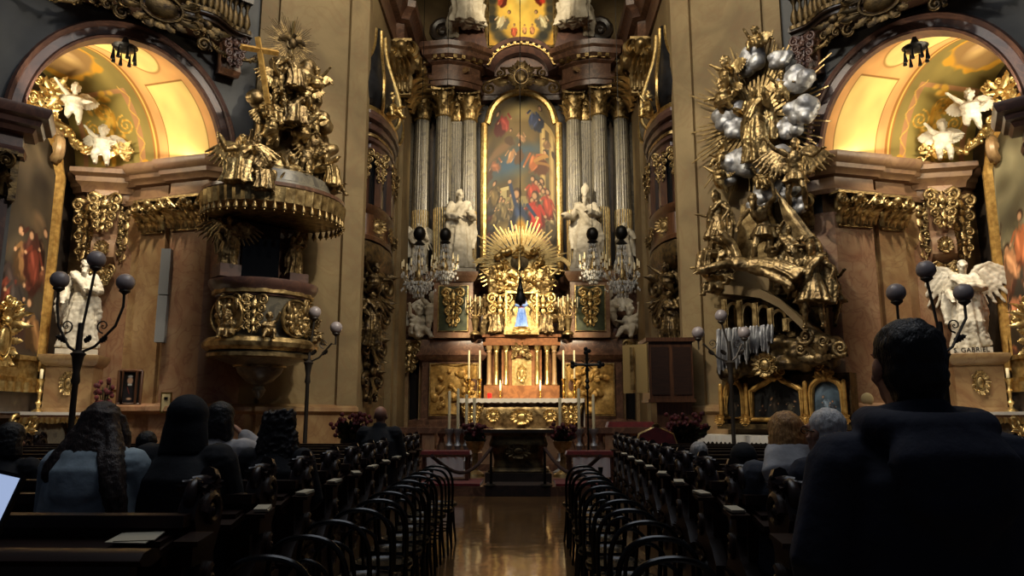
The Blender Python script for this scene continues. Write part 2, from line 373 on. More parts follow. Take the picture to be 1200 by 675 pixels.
def figure_mb(pose=None, robe='long', wings=0, mantle=1, beard=0, seed=1, child=0, hat=None, nude=0, hand=1):
    J = dict(BODY); J.update(pose or {}); J = {k: V(v) for k, v in J.items()}
    r = random.Random(seed); b = MB(); k = 1.45 if child else 1
    t = [J['pel'], J['wst'], J['che'], (J['che'] * .4 + J['nck'] * .6), J['nck']]
    b.limb(t, [(.15 * k, .12 * k), (.135 * k, .11 * k), (.175 * k, .12 * k), (.14, .1), (.065, .065)], 12)
    b.limb([J['nck'], J['head']], [.058, .055])
    hr = 1.35 if child else 1; h = J['head']
    f = (h - J['nck']).normalized()
    b.ell(h + V((0, .012, .03)) * hr, (.078 * hr, .097 * hr, .1 * hr), n=12); b.ell(h + V((0, -.03, -.035)) * hr, (.056 * hr, .06 * hr, .075 * hr))
    b.ell(h + V((0, -.1, .0)) * hr, (.014 * hr, .02 * hr, .03 * hr)); b.ell(h + V((0, -.075, -.055)) * hr, (.028, .02, .012))
    for sx in (-1, 1): b.ell(h + V((.078 * sx, .01, 0)) * hr, (.015, .022, .035)); b.ell(h + V((.03 * sx, -.078, .025)) * hr, (.024, .018, .016))
    for i in range(16):
        a = r.random() * 2 * PI; e = r.random() * 1.3
        p = h + V((.08 * math.cos(a) * math.cos(e), .095 * math.sin(a) * math.cos(e) + .012, .03 + .1 * math.sin(e))) * hr
        if p.y < h.y - .05 and p.z < h.z + .06: continue
        b.ell(p, (.03 * hr,) * 3, n=6)
    if not child and robe != 'none': b.tube([h + V((0, .08, .03)), h + V((0, .1, -.08)), h + V((0, .08, -.18))], [.07, .075, .04], 8)
    if beard: b.tube([h + V((0, -.07, -.05)), h + V((0, -.09, -.13)), h + V((0, -.08, -.2))], [.05, .05, .02], 8)
    if hat == 'mitre': b.tube([h + V((0, .01, .08)), h + V((0, .01, .2)), h + V((0, .01, .34))], [(.09, .1), (.11, .08), (.015, .02)], 10)
    if hat == 'helmet': b.ell(h + V((0, .01, .06)), (.1, .12, .1)); b.tube([h + V((0, -.1, .14)), h + V((0, .0, .22)), h + V((0, .16, .12)), h + V((0, .2, -.05))], [.02, .04, .04, .02], 6)
    ar = [.057, .05, .044, .03] if not robe in ('long',) or nude else [.085, .08, .085, .075]
    if child: ar = [.065, .06, .055, .04]
    for s_ in 'LR':
        a, e, w = J['sh' + s_], J['el' + s_], J['ha' + s_]
        b.limb([a, e, e.lerp(w, .4), w], ar, 9, folds=None if nude or child else (5, [.0, .12, .14, .16], r.random() * 6))
        d = (w - e).normalized()
        b.limb([w, w + d * .07], [.032, .04]); q = d.cross(V((0, 0, 1)));  q = q.normalized() if q.length > .1 else V((1, 0, 0))
        for i in range(4): b.limb([w + d * .07 + q * (i - 1.5) * .02, w + d * (.15 - .012 * abs(i - 1.3)) + q * (i - 1.5) * .024 - V((0, 0, .02))], [.013, .011], 5)
        b.limb([w + d * .03 + q * .03, w + d * .09 + q * .06], [.015, .012], 5)
        hi, kn, an = J['hi' + s_], J['kn' + s_], J['an' + s_]
        lr = [.1, .085, .06, .065, .04] if not child else [.115, .11, .08, .08, .055]
        b.limb([hi, hi.lerp(kn, .5), kn, kn.lerp(an, .35), an], lr, 9)
        fo = V((0, -.15, -.05)) if not child else V((0, -.11, -.03))
        b.limb([an + V((0, .03, -.03)), an + fo * .6 + V((0, 0, -.01)), an + fo], [.042, .045, .03], 7)
    km = (J['knL'] + J['knR']) / 2; am = (J['anL'] + J['anR']) / 2; ks = abs(J['knL'].x - J['knR'].x) / 2; as_ = abs(J['anL'].x - J['anR'].x) / 2
    ph = r.random() * 6
    if robe == 'long':
        P = [J['wst'], J['pel'], J['pel'].lerp(km, .5), km, km.lerp(am, .5), am + V((0, 0, -.04))]
        b.tube(P, [(.15, .13), (.19, .16), (.17 + ks * .6, .17), (.16 + ks, .17), (.18 + as_ * .8, .19), (.22 + as_, .24)], 44, folds=(8, [.02, .06, .1, .14, .18, .22], ph))
    elif robe == 'short':
        P = [J['wst'], J['pel'], J['pel'].lerp(km, .5), J['pel'].lerp(km, .95)]
        b.tube(P, [(.15, .13), (.19, .16), (.2 + ks * .6, .2), (.23 + ks * .9, .24)], 44, folds=(9, [.02, .07, .12, .2], ph))
    elif robe == 'loin':
        P = [J['wst'].lerp(J['pel'], .7), J['pel'], J['pel'].lerp(km, .5)]
        b.tube(P, [(.16 * k, .14 * k), (.19 * k, .17 * k), (.18 + ks * .5, .19)], 32, folds=(6, [.05, .1, .2], ph))
        q = J['pel']; b.tube([q + V((.12, .0, .04)), q + V((.3, .1, .02)), q + V((.42, .12, .16)), q + V((.55, .1, .06))], [(.06, .05), (.07, .04), (.08, .04), (.03, .03)], 12, folds=(4, [.1, .2, .25, .2], 1))
    if mantle:
        a, c = ('shL', 'hiR') if seed % 2 else ('shR', 'hiL'); sx = 1 if seed % 2 else -1
        p, q = J[a], J[c]; c0 = J['che']
        b.tube([p + V((0, .1, .03)), p + V((0, -.02, .07)), c0 + V((0, -.15, -.02)), q + V((.04 * sx, -.14, .12)), q + V((.12 * sx, -.04, .02)), q + V((.16 * sx, .06, -.25)), q + V((.12 * sx, .1, -.55))],
               [(.08, .05), (.09, .055), (.1, .05), (.12, .06), (.13, .08), (.14, .08), (.12, .07)], 18, folds=(5, [.1, .15, .2, .2, .25, .3, .3], ph))
        b.tube([p + V((0, .08, .03)), p + V((-.06 * sx, .14, -.2)), p + V((-.1 * sx, .16, -.55)), p + V((-.06 * sx, .14, -.9))], [(.1, .06), (.15, .07), (.17, .08), (.15, .07)], 20, folds=(6, [.1, .2, .25, .3], ph + 1))
    if wings:
        for sx in (-1, 1):
            o = J['che'] + V((.07 * sx, .12, .06)); ws = wings
            tip = o + V((.32 * sx, .16, .28)) * ws
            b.limb([o, o + V((.16 * sx, .12, .22)) * ws, tip], [.06, .06, .045])
            for i in range(9):
                f_ = i / 8; st = o.lerp(tip, f_); d = V((sx * (.15 + .5 * f_), .1, -.9 + .55 * f_)).normalized()
                L_ = (.34 + .3 * math.sin(f_ * 2.2)) * ws
                b.tube([st, st + d * L_ * .5, st + d * L_], [(.045, .028), (.06, .028), (.022, .022)], 8, ref=(1, 0, .3))
    return b
def sc_pose(p, s): return {k: tuple(x * s for x in v) for k, v in p.items()}
PUTTO = dict(pel=(0, 0, .4), wst=(0, 0, .5), che=(0, 0, .6), nck=(0, 0, .7), head=(0, -.02, .83), shL=(-.12, 0, .66), shR=(.12, 0, .66), elL=(-.24, -.02, .72), haL=(-.34, -.1, .84),
             elR=(.22, -.06, .54), haR=(.3, -.2, .52), hiL=(-.08, 0, .36), hiR=(.08, 0, .36), knL=(-.14, -.14, .2), anL=(-.12, -.02, .03), knR=(.12, -.03, .19), anR=(.13, .04, .03))
PUTTO_SIT = dict(PUTTO, pel=(0, .05, .22), wst=(0, .04, .33), che=(0, .02, .45), nck=(0, 0, .56), head=(0, -.02, .69), shL=(-.12, .01, .52), shR=(.12, .01, .52), elL=(-.24, .02, .6), haL=(-.3, -.08, .78),
                 elR=(.2, -.04, .4), haR=(.24, -.18, .42), hiL=(-.08, .02, .2), hiR=(.08, .02, .2), knL=(-.15, -.2, .26), anL=(-.14, -.24, .03), knR=(.12, -.22, .22), anR=(.2, -.3, .05))
PUTTO_FLY = dict(PUTTO, knL=(-.12, .12, .22), anL=(-.1, .3, .24), knR=(.12, .04, .18), anR=(.14, .22, .08), elL=(-.26, -.05, .76), haL=(-.4, -.14, .9))
FC = {}
def fig(key, voxel=.018, **kw):
    if key not in FC: FC[key] = bake(figure_mb(**kw), voxel, 1, .5, 'carved_figure', disp=.022 if kw.get('child') else .034, dscale=.075)
    return FC[key]
def fm(key):
    D = {
        'saint': dict(pose=dict(haR=(.12, -.28, 1.14), elR=(.3, -.04, 1.12), haL=(-.3, -.2, .95)), seed=1, beard=1),
        'saint_b': dict(pose=dict(haL=(-.1, -.28, 1.12), elL=(-.3, -.04, 1.1), haR=(.42, -.2, 1.1), elR=(.33, 0, 1.2), knR=(.13, -.13, .52)), seed=2, beard=1),
        'bishop': dict(pose=dict(haL=(-.42, -.2, 1.2), elL=(-.34, 0, 1.18), haR=(.14, -.28, 1.2)), seed=3, beard=1, hat='mitre'),
        'queen': dict(pose=dict(haR=(.14, -.28, 1.16), elR=(.31, -.04, 1.12), haL=(-.12, -.27, 1.08), elL=(-.3, -.05, 1.14)), seed=4),
        'angel': dict(pose=dict(haR=(.1, -.26, 1.2), elR=(.33, -.04, 1.14), knL=(-.13, -.14, .52)), seed=5, wings=1.25, robe='long'),
        'angel_sit': dict(pose=dict(SIT, haL=(-.5, -.2, 1.2), elL=(-.38, -.05, .95)), seed=6, wings=1.0),
        'angel_sit_b': dict(pose=mirror(dict(SIT, haL=(-.35, -.3, 1.0))), seed=7, wings=1.0),
        'seated': dict(pose=SIT, seed=8, beard=1), 'seated_b': dict(pose=mirror(SIT), seed=9),
        'fly': dict(pose=FLY, seed=10, robe='loin', mantle=0, wings=.95), 'fly_b': dict(pose=mirror(FLY), seed=11, robe='loin', mantle=0, wings=.9),
        'putto': dict(pose=PUTTO, robe='loin', mantle=0, wings=0, child=1, seed=12), 'putto_w': dict(pose=PUTTO, robe='none', mantle=0, wings=.55, child=1, seed=13),
        'putto_sit': dict(pose=PUTTO_SIT, robe='loin', mantle=0, wings=.5, child=1, seed=14), 'putto_sit_b': dict(pose=mirror(PUTTO_SIT), robe='none', mantle=0, child=1, seed=15),
        'putto_fly': dict(pose=PUTTO_FLY, robe='none', mantle=0, wings=.6, child=1, seed=16), 'putto_fly_b': dict(pose=mirror(PUTTO_FLY), robe='loin', mantle=0, wings=.55, child=1, seed=17),
        'soldier': dict(pose=dict(haR=(.36, -.1, 1.0), elR=(.4, .05, 1.2), haL=(-.45, -.15, 1.25), elL=(-.36, .02, 1.2), knL=(-.16, -.12, .52), anL=(-.2, -.05, .09)), robe='short', seed=18, hat='helmet'),
        'soldier_b': dict(pose=dict(haL=(-.3, -.3, 1.1), elL=(-.36, .0, 1.15), haR=(.3, -.3, 1.25), knR=(.18, -.15, .52)), robe='short', seed=19, mantle=1),
        'reach': dict(pose=dict(che=(-.06, -.12, 1.25), nck=(-.1, -.2, 1.38), head=(-.14, -.28, 1.5), shL=(-.26, -.16, 1.33), shR=(.1, -.14, 1.36), elL=(-.36, -.38, 1.12), haL=(-.4, -.6, .9), elR=(.3, -.3, 1.5), haR=(.28, -.4, 1.8), knL=(-.16, -.22, .55), anL=(-.2, -.05, .09), anR=(.2, .2, .09)), robe='loin', seed=20, beard=1, nude=1, mantle=0),
        'fallen': dict(pose=dict(pel=(.15, 0, .45), wst=(0, -.05, .42), che=(-.2, -.1, .42), nck=(-.36, -.14, .44), head=(-.5, -.18, .46), shL=(-.3, .1, .52), shR=(-.28, -.3, .36), elL=(-.5, .15, .75), haL=(-.72, .05, .92),
                                elR=(-.42, -.5, .25), haR=(-.62, -.6, .12), hiL=(.2, .1, .48), hiR=(.22, -.1, .42), knL=(.6, .05, .6), anL=(.98, .1, .5), knR=(.55, -.2, .3), anR=(.95, -.25, .2)), robe='long', mantle=0, seed=22, beard=1),
        'dive': dict(pose=dict(FLY, che=(-.2, -.12, .85), nck=(-.3, -.18, .95), head=(-.42, -.22, 1.02), shL=(-.32, -.02, .98), shR=(-.2, -.3, .85), elL=(-.6, -.1, .95), haL=(-.82, -.15, .85), elR=(-.3, -.5, .7), haR=(-.5, -.6, .6),
                               knL=(.12, -.05, .2), anL=(.32, .05, -.15), knR=(.26, -.2, .3), anR=(.5, -.1, .0)), robe='loin', wings=.9, seed=23, mantle=0),
        'madonna': dict(pose=dict(haR=(.3, -.25, 1.5), elR=(.32, -.05, 1.25), haL=(-.35, -.25, 1.2), knL=(-.13, -.16, .55)), seed=24),
        'lady': dict(pose=dict(haR=(.1, -.2, 1.15), haL=(-.1, -.2, 1.15)), seed=25, mantle=0),
    }
    return fig(key, **D[key])
def clouds_mesh(key, pts, voxel=.05):
    if key not in FC:
        b = MB(); r = random.Random(hash(key) % 1000 if isinstance(key, int) else len(key))
        for x, y, z, q in pts:
            b.ell((x, y, z), (q, q * .6, q * .8))
            for i in range(7):
                a = i / 7 * 2 * PI + r.random(); b.ell((x + q * .75 * math.cos(a), y - q * .2 * r.random(), z + q * .62 * math.sin(a)), (q * .42, q * .4, q * .38), n=8)
        FC[key] = bake(b, voxel, 2, .5, 'cloud')
    return FC[key]
# ---------------------------------------------------------------- carved ornament
X_, Y_, Z_ = V((1, 0, 0)), V((0, 1, 0)), V((0, 0, 1))
def cartouche_mb(seed=1, w=1., h=1.):
    """symmetrical rocaille: c-scrolls, leaves and a shell round a boss, in the x z plane, facing -y"""
    r = random.Random(seed); b = MB()
    b.ell((0, -.04, 0), (.2 * w, .07, .26 * h), n=12)
    b.tube([(.25 * w * math.cos(t), -.05, .32 * h * math.sin(t)) for t in np.linspace(0, 2 * PI, 20)[:-1]], .035, 6, closed=True)
    for sx in (-1, 1):
        for (x, z, q, st, hd) in ((.36, .28, .14, -2, 1), (.4, -.2, .13, 2, -1), (.18, .46, .1, -1.2, -1), (.16, -.46, .09, 1.2, 1)):
            b.scroll((sx * x * w, -.05, z * h), q, .032, 1.4, start=st if sx > 0 else PI - st, hand=hd * sx, tail=(sx * x * w * .35, -.03, z * h * .6))
        for i in range(7):
            a = -1.3 + i * .43 + r.random() * .1
            b.leaf((sx * .24 * w * math.cos(a), -.03, .3 * h * math.sin(a)), (sx * math.cos(a), -.12, math.sin(a)), (0, -1, 0), (.3 + .1 * r.random()) * (w + h) / 2, .16, .5)
    for i in range(5): b.leaf((0, -.04, .34 * h), ((i - 2) * .4, -.1, 1), (0, -1, 0), .26 * h, .12, .4)
    for i in range(3): b.leaf((0, -.04, -.34 * h), ((i - 1) * .4, -.1, -1), (0, -1, 0), .26 * h, .12, .4)
    return b
def drop_mb(seed=1, h=1., w=.4):
    """hanging trophy: paired c-scrolls, husks and leaves from z=0 down to -h"""
    r = random.Random(seed); b = MB(); n = 4
    b.tube([(0, -.03, .04), (.02, -.05, -h * .5), (0, -.03, -h)], [w * .09, w * .07, w * .03], 8)
    for i in range(n):
        z = -h * i / n; q = w * (1 - .55 * i / n); k = h / n
        for sx in (-1, 1):
            b.scroll((sx * q * .5, -.06, z - .3 * k), q * .34, q * .1, 1.5, start=PI * .5, hand=-sx, tail=(sx * q * .06, -.03, z + .05 * k), n=7)
            b.scroll((sx * q * .3, -.05, z - .78 * k), q * .2, q * .07, 1.4, start=-PI * .5, hand=sx, tail=(sx * q * .62, -.04, z - .4 * k), n=6)
            b.leaf((sx * q * .15, -.05, z - .1 * k), (sx * 1.0, -.1, .35), (0, -1, 0), q * .6, q * .26, .6)
            if i % 2 == 0: b.leaf((sx * q * .3, -.05, z - .5 * k), (sx * .9, -.1, -.6), (0, -1, 0), q * .5, q * .22, .6)
        b.leaf((0, -.06, z - .2 * k), (r.uniform(-.15, .15), -.12, -1), (0, -1, 0), k * .85, q * .3, .5)
        if i % 2: b.ell((0, -.09, z), (q * .2, .07, q * .22), n=10)
    return b
def garland_mb(pts, q=.09, seed=1):
    r = random.Random(seed); b = MB()
    P = [V(p) for p in pts]; b.tube(P, q * .6, 6)
    for i in range(len(P) - 1):
        for k in range(5):
            p = P[i].lerp(P[i + 1], k / 5); d = V((r.uniform(-1, 1), r.uniform(-1, .2), r.uniform(-1, 1))).normalized()
            b.ell(p + d * q * .6, (q * .55,) * 3, n=6)
            if k % 2: b.leaf(p, d, (0, -1, 0), q * 2.2, q * 1.3, .5)
    return b
def spray_mb(n, L, seed=1, spread=2.2):
    """asymmetrical rocaille spray rising from the origin: scrolls with narrow flaring leaves between"""
    r = random.Random(seed); b = MB()
    for i in range(n):
        a = PI / 2 + (i / max(1, n - 1) - .5) * spread + r.uniform(-.1, .1); l = L * r.uniform(.55, 1)
        if i % 2:
            h_ = r.choice((-1, 1)); b.scroll((l * .72 * math.cos(a), -.06, l * .72 * math.sin(a)), l * .26, l * .075, 1.6, start=a + h_ * 1.2, hand=h_, tail=(l * .05 * math.cos(a), 0, l * .05 * math.sin(a)), n=7)
        else: b.leaf((0, -.03, 0), (math.cos(a), -.1, math.sin(a)), (0, -1, 0), l, l * .24, .7)
    b.ell((0, -.05, 0), (L * .16, .08, L * .14), n=10)
    return b
def capital_mb(r=.35, h=1.1, flat=1.0, n=8):
    """composite capital standing on z=0"""
    b = MB(); b.lathe((0, 0, 0), [(r * .95, 0), (r * 1.08, .03 * h), (r * .92, .06 * h), (r * .9, .6 * h), (r * 1.1, .85 * h)], 20, sy=flat)
    for row, (z, hh, k) in enumerate(((.04, .42, 1.0), (.06, .7, 1.02))):
        for i in range(n):
            a = 2 * PI * (i + .5 * row) / n; o = V((math.cos(a), math.sin(a) * flat, 0))
            b.leaf(o * r * k * .95 + Z_ * z * h, (0, 0, 1), (math.cos(a), math.sin(a), 0), hh * h, 2 * PI * r / n * 1.05, .75)
    for i in range(4):
        a = PI / 4 + PI / 2 * i; o = V((math.cos(a), math.sin(a) * flat, 0)).normalized(); u = V((math.cos(a), math.sin(a) * flat, 0))
        b.scroll(u * r * 1.28 + Z_ * .78 * h, .17 * h, .05 * h, 1.6, u=o, v=Z_, start=PI * .6, hand=-1, tail=u * r * .8 + Z_ * .62 * h)
        b.leaf(u * r * 1.0 + Z_ * .5 * h, (o.x * .6, o.y * .6, .8), o, .34 * h, .2 * h, .8)
    for i in range(4):
        a = PI / 2 * i; u = V((math.cos(a), math.sin(a) * flat, 0)); b.ell(u * r * 1.12 + Z_ * .9 * h, (.09 * h,) * 3, n=8)
        b.leaf(u * r + Z_ * .6 * h, Z_, u, .3 * h, .2 * h, .4)
    k = 1.42 * r
    b.prism([(-k, -k * flat), (-k * .3, -k * .82 * flat), (k * .3, -k * .82 * flat), (k, -k * flat), (k * .82, 0), (k, k * flat), (k * .3, k * .82 * flat), (-k * .3, k * .82 * flat), (-k, k * flat), (-k * .82, 0)], .1 * h, (0, 0, .96 * h), (1, 0, 0), (0, 1, 0))
    return b
CAP = {}
def capital(key, m, parent, loc, rz=0, sc=1, **kw):
    if key not in CAP: CAP[key] = capital_mb(**kw).mesh('capital', 50)
    return obj('capital', CAP[key], m, parent, loc, (0, 0, rz), sc)
ORN = {}
def orn(key, mk, name, m, parent, loc, rot=(0, 0, 0), sc=1):
    if key not in ORN: ORN[key] = mk().mesh(name, 60)
    return obj(name, ORN[key], m, parent, loc, rot, sc)
def ray_mesh():
    if 'ray' not in ORN:
        b = MB()
        for i, (dx, l) in enumerate(((0, 1), (-.018, .82), (.018, .86))):
            b.box((dx * 1.4, 0, l / 2), (.02, .02, l), top=.35)
        ORN['ray'] = b.mesh('ray', 0)
    return ORN['ray']
# ---------------------------------------------------------------- the church shell
def W(sg, s, off=0, z=0):
    """point on a diagonal nave wall: s along it from the chancel corner, off out from its face into the nave"""
    return V((sg * (4.7 + .7133 * s - .7009 * off), 20.5 - .7009 * s - .7133 * off, z))
def RZ(sg): return -rad(44.5) * sg            # turns local -y to the wall's face normal
SF, SN, ZS, AH, AR = 3.88, 8.1, 7.62, 2.11, 2.5
FXY, CXY = (7.46, 17.78), (11.6, 18.9)
def floor_mat():
    m = mat('polished_floor', (104, 78, 50), .1, c2=(88, 66, 44), scale=1.2, bump=.0)
    nt = m.node_tree; N = nt.nodes; L = nt.links; b = N['Principled BSDF']; b.inputs['IOR'].default_value = 1.9
    tc = N.new('ShaderNodeTexCoord'); br = N.new('ShaderNodeTexBrick'); br.inputs['Scale'].default_value = 1.0; br.offset = 0
    br.inputs['Brick Width'].default_value = .5; br.inputs['Row Height'].default_value = .5; br.inputs['Mortar Size'].default_value = .006
    L.new(tc.outputs['Object'], br.inputs[0])
    nz = N.new('ShaderNodeTexNoise'); nz.inputs['Scale'].default_value = 3.5; nz.inputs['Detail'].default_value = 3; L.new(tc.outputs['Object'], nz.inputs[0])
    ad = N.new('ShaderNodeMath'); ad.operation = 'MULTIPLY_ADD'; ad.inputs[1].default_value = -.25; L.new(br.outputs['Fac'], ad.inputs[0]); L.new(nz.outputs['Fac'], ad.inputs[2])
    bp = N.new('ShaderNodeBump'); bp.inputs['Strength'].default_value = .12; bp.inputs['Distance'].default_value = .03
    L.new(ad.outputs[0], bp.inputs['Height']); L.new(bp.outputs[0], b.inputs['Normal'])
    return m
FLOOR = floor_mat()
b = MB(); b.add([(-16, -4, 0), (16, -4, 0), (16, 34, 0), (-16, 34, 0)], [(0, 1, 2, 3)]); struct(b.build('floor', FLOOR))
b = MB()
b.box((0, 24, .085), (9.3, 19.6, .17)); b.box((0, 26.3, .3), (9.1, 9.0, .26)); b.box((0, 27.3, .5), (8.6, 7.6, .2)); b.box((0, 28.2, .8), (6.4, 5.4, .4))
struct(b.build('floor_sanctuary', MT['marble_red']))
for sg, nm in ((-1, 'left'), (1, 'right')):
    b = MB(); b.box((sg * 4.4, 7.9, .05), (6.0, 11.2, .1)); struct(b.build('floor_pew_platform_' + nm, MT['pew']))
CORN = [(0, 6.75), (.1, 6.75), (.12, 6.86), (.08, 6.92), (.08, 7.16), (.2, 7.2), (.24, 7.3), (.3, 7.34), (.32, 7.44), (.4, 7.5), (.44, 7.62), (.44, 7.7), (.26, 7.74), (0, 7.78)]
PLINTH = [(0, 0), (.3, 0), (.3, .5), (.24, .56), (.26, .66), (.14, .74), (.14, 1.5), (.24, 1.58), (.22, 1.68), (.1, 1.74), (0, 1.76)]
TRIM = [0]
def trim(b, m, smooth=35):
    TRIM[0] += 1; return struct(b.build('trim_%d' % TRIM[0], m, smooth=smooth))
ZT = 19.0
for sg, nm in ((-1, 'left'), (1, 'right')):
    # diagonal wall with the arched opening
    b = MB(); w = lambda s, z, o=0: tuple(W(sg, s, o, z))
    b.add([w(0, 0), w(SF, 0), w(SF, ZT), w(0, ZT)], [(0, 1, 2, 3)])
    b.add([w(SN, 0), w(12.5, 0), w(12.5, ZT), w(SN, ZT)], [(0, 1, 2, 3)])
    n = 40; sc = (SF + SN) / 2
    for i in range(n):
        t0, t1 = PI - PI * i / n, PI - PI * (i + 1) / n
        a0, a1 = sc + AH * math.cos(t0), sc + AH * math.cos(t1)
        b.add([w(a0, ZS + AR * math.sin(t0)), w(a1, ZS + AR * math.sin(t1)), w(a1, ZT), w(a0, ZT)], [(0, 1, 2, 3)])
    struct(b.build('wall_' + nm, MT['stucco_grey'], smooth=0))
    # arch moulding
    e = V((sg * .7133, -.7009, 0)); nn = V((-sg * .7009, -.7133, 0))
    b = MB(); b.archband(W(sg, sc, 0, ZS), AH, AR, [(-.02, -.3), (-.02, .12), (.03, .16), (.07, .12), (.24, .12), (.27, .2), (.33, .24), (.38, .18), (.38, 0), (.1, -.3)], e, nn, 56)
    trim(b, MT['marble_plum'])
    # pilaster field beside the chancel corner
    b = MB()
    for s0, s1, o in ((-.1, 3.08, .1), (-.1, 2.6, .2), (-.1, .5, .32)):
        P = [W(sg, s0), W(sg, s0, o), W(sg, s1, o), W(sg, s1)]
        b.prism([(p.x, p.y) for p in P], ZT, (0, 0, ZT / 2), (1, 0, 0), (0, 1, 0))
    trim(b, MT['stucco'])
    # pier at the far jamb, in two pilasters
    far = V((CXY[0] - FXY[0], CXY[1] - FXY[1])).normalized(); fn = V((far.y, -far.x))       # toward the camera for the +x wall
    f = lambda t, o=0: V((sg * (FXY[0] + far.x * t + fn.x * o), FXY[1] + far.y * t + fn.y * o))
    b = MB(); P = [W(sg, 3.1).xy, W(sg, 3.1, .16).xy, W(sg, 3.82, .16).xy, f(.06, .2), f(1.12, .2), f(1.12, 0), f(.3, -.5)]
    b.prism([tuple(p) for p in P], 6.3, (0, 0, 3.15), (1, 0, 0), (0, 1, 0)); trim(b, MT['marble_pink'])
    b = MB(); P = [f(1.35), f(1.35, .12), f(2.1, .12), f(2.1)]
    b.prism([tuple(p) for p in P], 6.3, (0, 0, 3.15), (1, 0, 0), (0, 1, 0)); trim(b, MT['marble_beige'])
    # cornice and plinth round the pier into the chapel
    side = -1 if sg > 0 else 1
    path = [W(sg, 3.0), W(sg, 3.05, .12), W(sg, 3.78, .12), f(.1, .2), f(1.1, .2), f(1.14, .0), f(1.36, .0), f(1.38, .1), f(2.1, .1), f(2.13, 0), f(4.3)]
    path = [(p.x, p.y) for p in path]
    if True:
        b = MB(); b.sweep(path, CORN, side=-1 if sg < 0 else 1); trim(b, MT['cornice'])
        b = MB(); b.sweep(path, PLINTH, side=-1 if sg < 0 else 1); trim(b, MT['marble_pink'])
        b = MB(); b.sweep([W(sg, -.1, .2).xy, W(sg, 2.6, .2).xy, W(sg, 2.62, .1).xy, W(sg, 3.06, .1).xy], PLINTH, side=-1 if sg < 0 else 1); trim(b, MT['marble_beige'])
    # chapel shell
    b = MB(); b.add([tuple(f(-.1)) + (0,), tuple(f(4.6)) + (0,), tuple(f(4.6)) + (7.8,), tuple(f(-.1)) + (7.8,)], [(0, 1, 2, 3)])
    struct(b.build('wall_chapel_far_' + nm, MT['marble_beige'], smooth=0))
    b = MB(); b.prism([(0, 0), (1.35, 0), (1.35, 3.4), (1.1, 3.8), (.25, 3.8), (0, 3.4)], .05, V((*f(2.45 if sg > 0 else 2.45, .0), 2.1)), V((*(f(1) - f(0)), 0)), Z_)
    trim(b, MT['marble_pink'], 0)
    nx = W(sg, SN)
    b = MB(); b.add([(nx.x, nx.y, 0), (sg * 11.8, 14.0, 0), (sg * 11.8, 14.0, 7.8), (nx.x, nx.y, 7.8)], [(0, 1, 2, 3)])
    struct(b.build('wall_chapel_near_' + nm, MT['marble_beige'], smooth=0))
    b = MB(); b.add([(sg * 11.75, 13.9, 0), (sg * 11.75, 19.1, 0), (sg * 11.75, 19.1, 12), (sg * 11.75, 13.9, 12)], [(0, 1, 2, 3)])
    struct(b.build('wall_chapel_end_' + nm, MT['marble_dark'], smooth=0))
    # painted vault, lofted from the nave arch to the end wall; u: 0 far springing .. 1 near springing, v: 0 front .. 1 end
    p = Painter(280, 170, (232, 192, 112), 1.5, 3)
    p.mottle(5, .14)
    gold, ochre, green, rose = (206, 150, 48), (196, 138, 58), (138, 124, 66), (206, 150, 108)
    # front band: framed panels
    p.rect(0, 0, 1, .4, (224, 166, 102)); p.mottle(9, .1)
    for u0, u1 in ((.035, .3), (.7, .965)):
        p.rect(u0, .06, u1, .34, (150, 104, 50)); p.rect(u0 + .006, .07, u1 - .006, .33, (240, 206, 124))
    p.blob(.5, .2, .25, .145, (150, 104, 50), 0, .05); p.blob(.5, .2, .242, .137, (240, 208, 130), 0, .05)
    p.rect(0, .40, 1, .44, (168, 112, 52)); p.rect(0, .415, 1, .425, (232, 190, 100))
    # deeper field: olive ground, gilt strapwork and a clouded centre
    p.rect(0, .44, 1, 1, (142, 124, 66)); p.mottle(7, .16)
    for c0, c1 in ((0, .32), (.68, 1)):
        p.rect(c0 + .02, .5, c1 - .02, .94, (176, 128, 84)); p.rect(c0 + .035, .54, c1 - .035, .9, (150, 132, 70))
    p.blob(.5, .74, .22, .27, gold, 0, .05, rag=.25); p.blob(.5, .74, .2, .24, (150, 116, 70), 0, .1, rag=.15); p.blob(.46, .7, .1, .08, (206, 170, 110), .4, .8); p.blob(.56, .82, .08, .07, (110, 84, 56), -.3, .8)
    p.blob(.5, .66, .1, .05, (196, 160, 112), .2, .7)
    rr = random.Random(4)
    for c in (.17, .83):
        sg2 = 1 if c < .5 else -1
        for k in range(13):
            t = k / 12; uu = c + sg2 * (t - .5) * .24; vv = .72 + .05 * math.sin(t * 18)
            p.blob(uu, vv, .04 + .03 * math.sin(t * PI), .022, gold if k % 2 else (226, 176, 70), t * 5, .4)
            p.blob(uu, vv + .07 * math.cos(t * 9), .02, .03, (228, 180, 80), t * 3, .5)
        for hx, hv, q in ((0, .6, .045), (0, .84, .04), (-.06, .72, .05), (.06, .72, .05)):
            last = None
            for k in range(22):
                a = k * .55; rr_ = q * (1 - k / 24); pt = (c + hx + rr_ * .8 * math.cos(a) * (1 if hx >= 0 else -1), hv + rr_ * 1.5 * math.sin(a))
                if last: p.line(*last, *pt, .006, (232, 186, 84) if k % 2 else gold)
                last = pt
        for k in range(30):
            t = k / 29; p.line(c - .13 + .26 * t, .515 + .02 * math.sin(t * 20), c - .13 + .26 * (t + .034), .515 + .02 * math.sin((t + .034) * 20), .004, (214, 168, 78))
        p.blob(c - sg2 * .14, .5, .028, .028, gold, 0, .2); p.blob(c - sg2 * .14, .5, .016, .016, ochre, 0, .4)
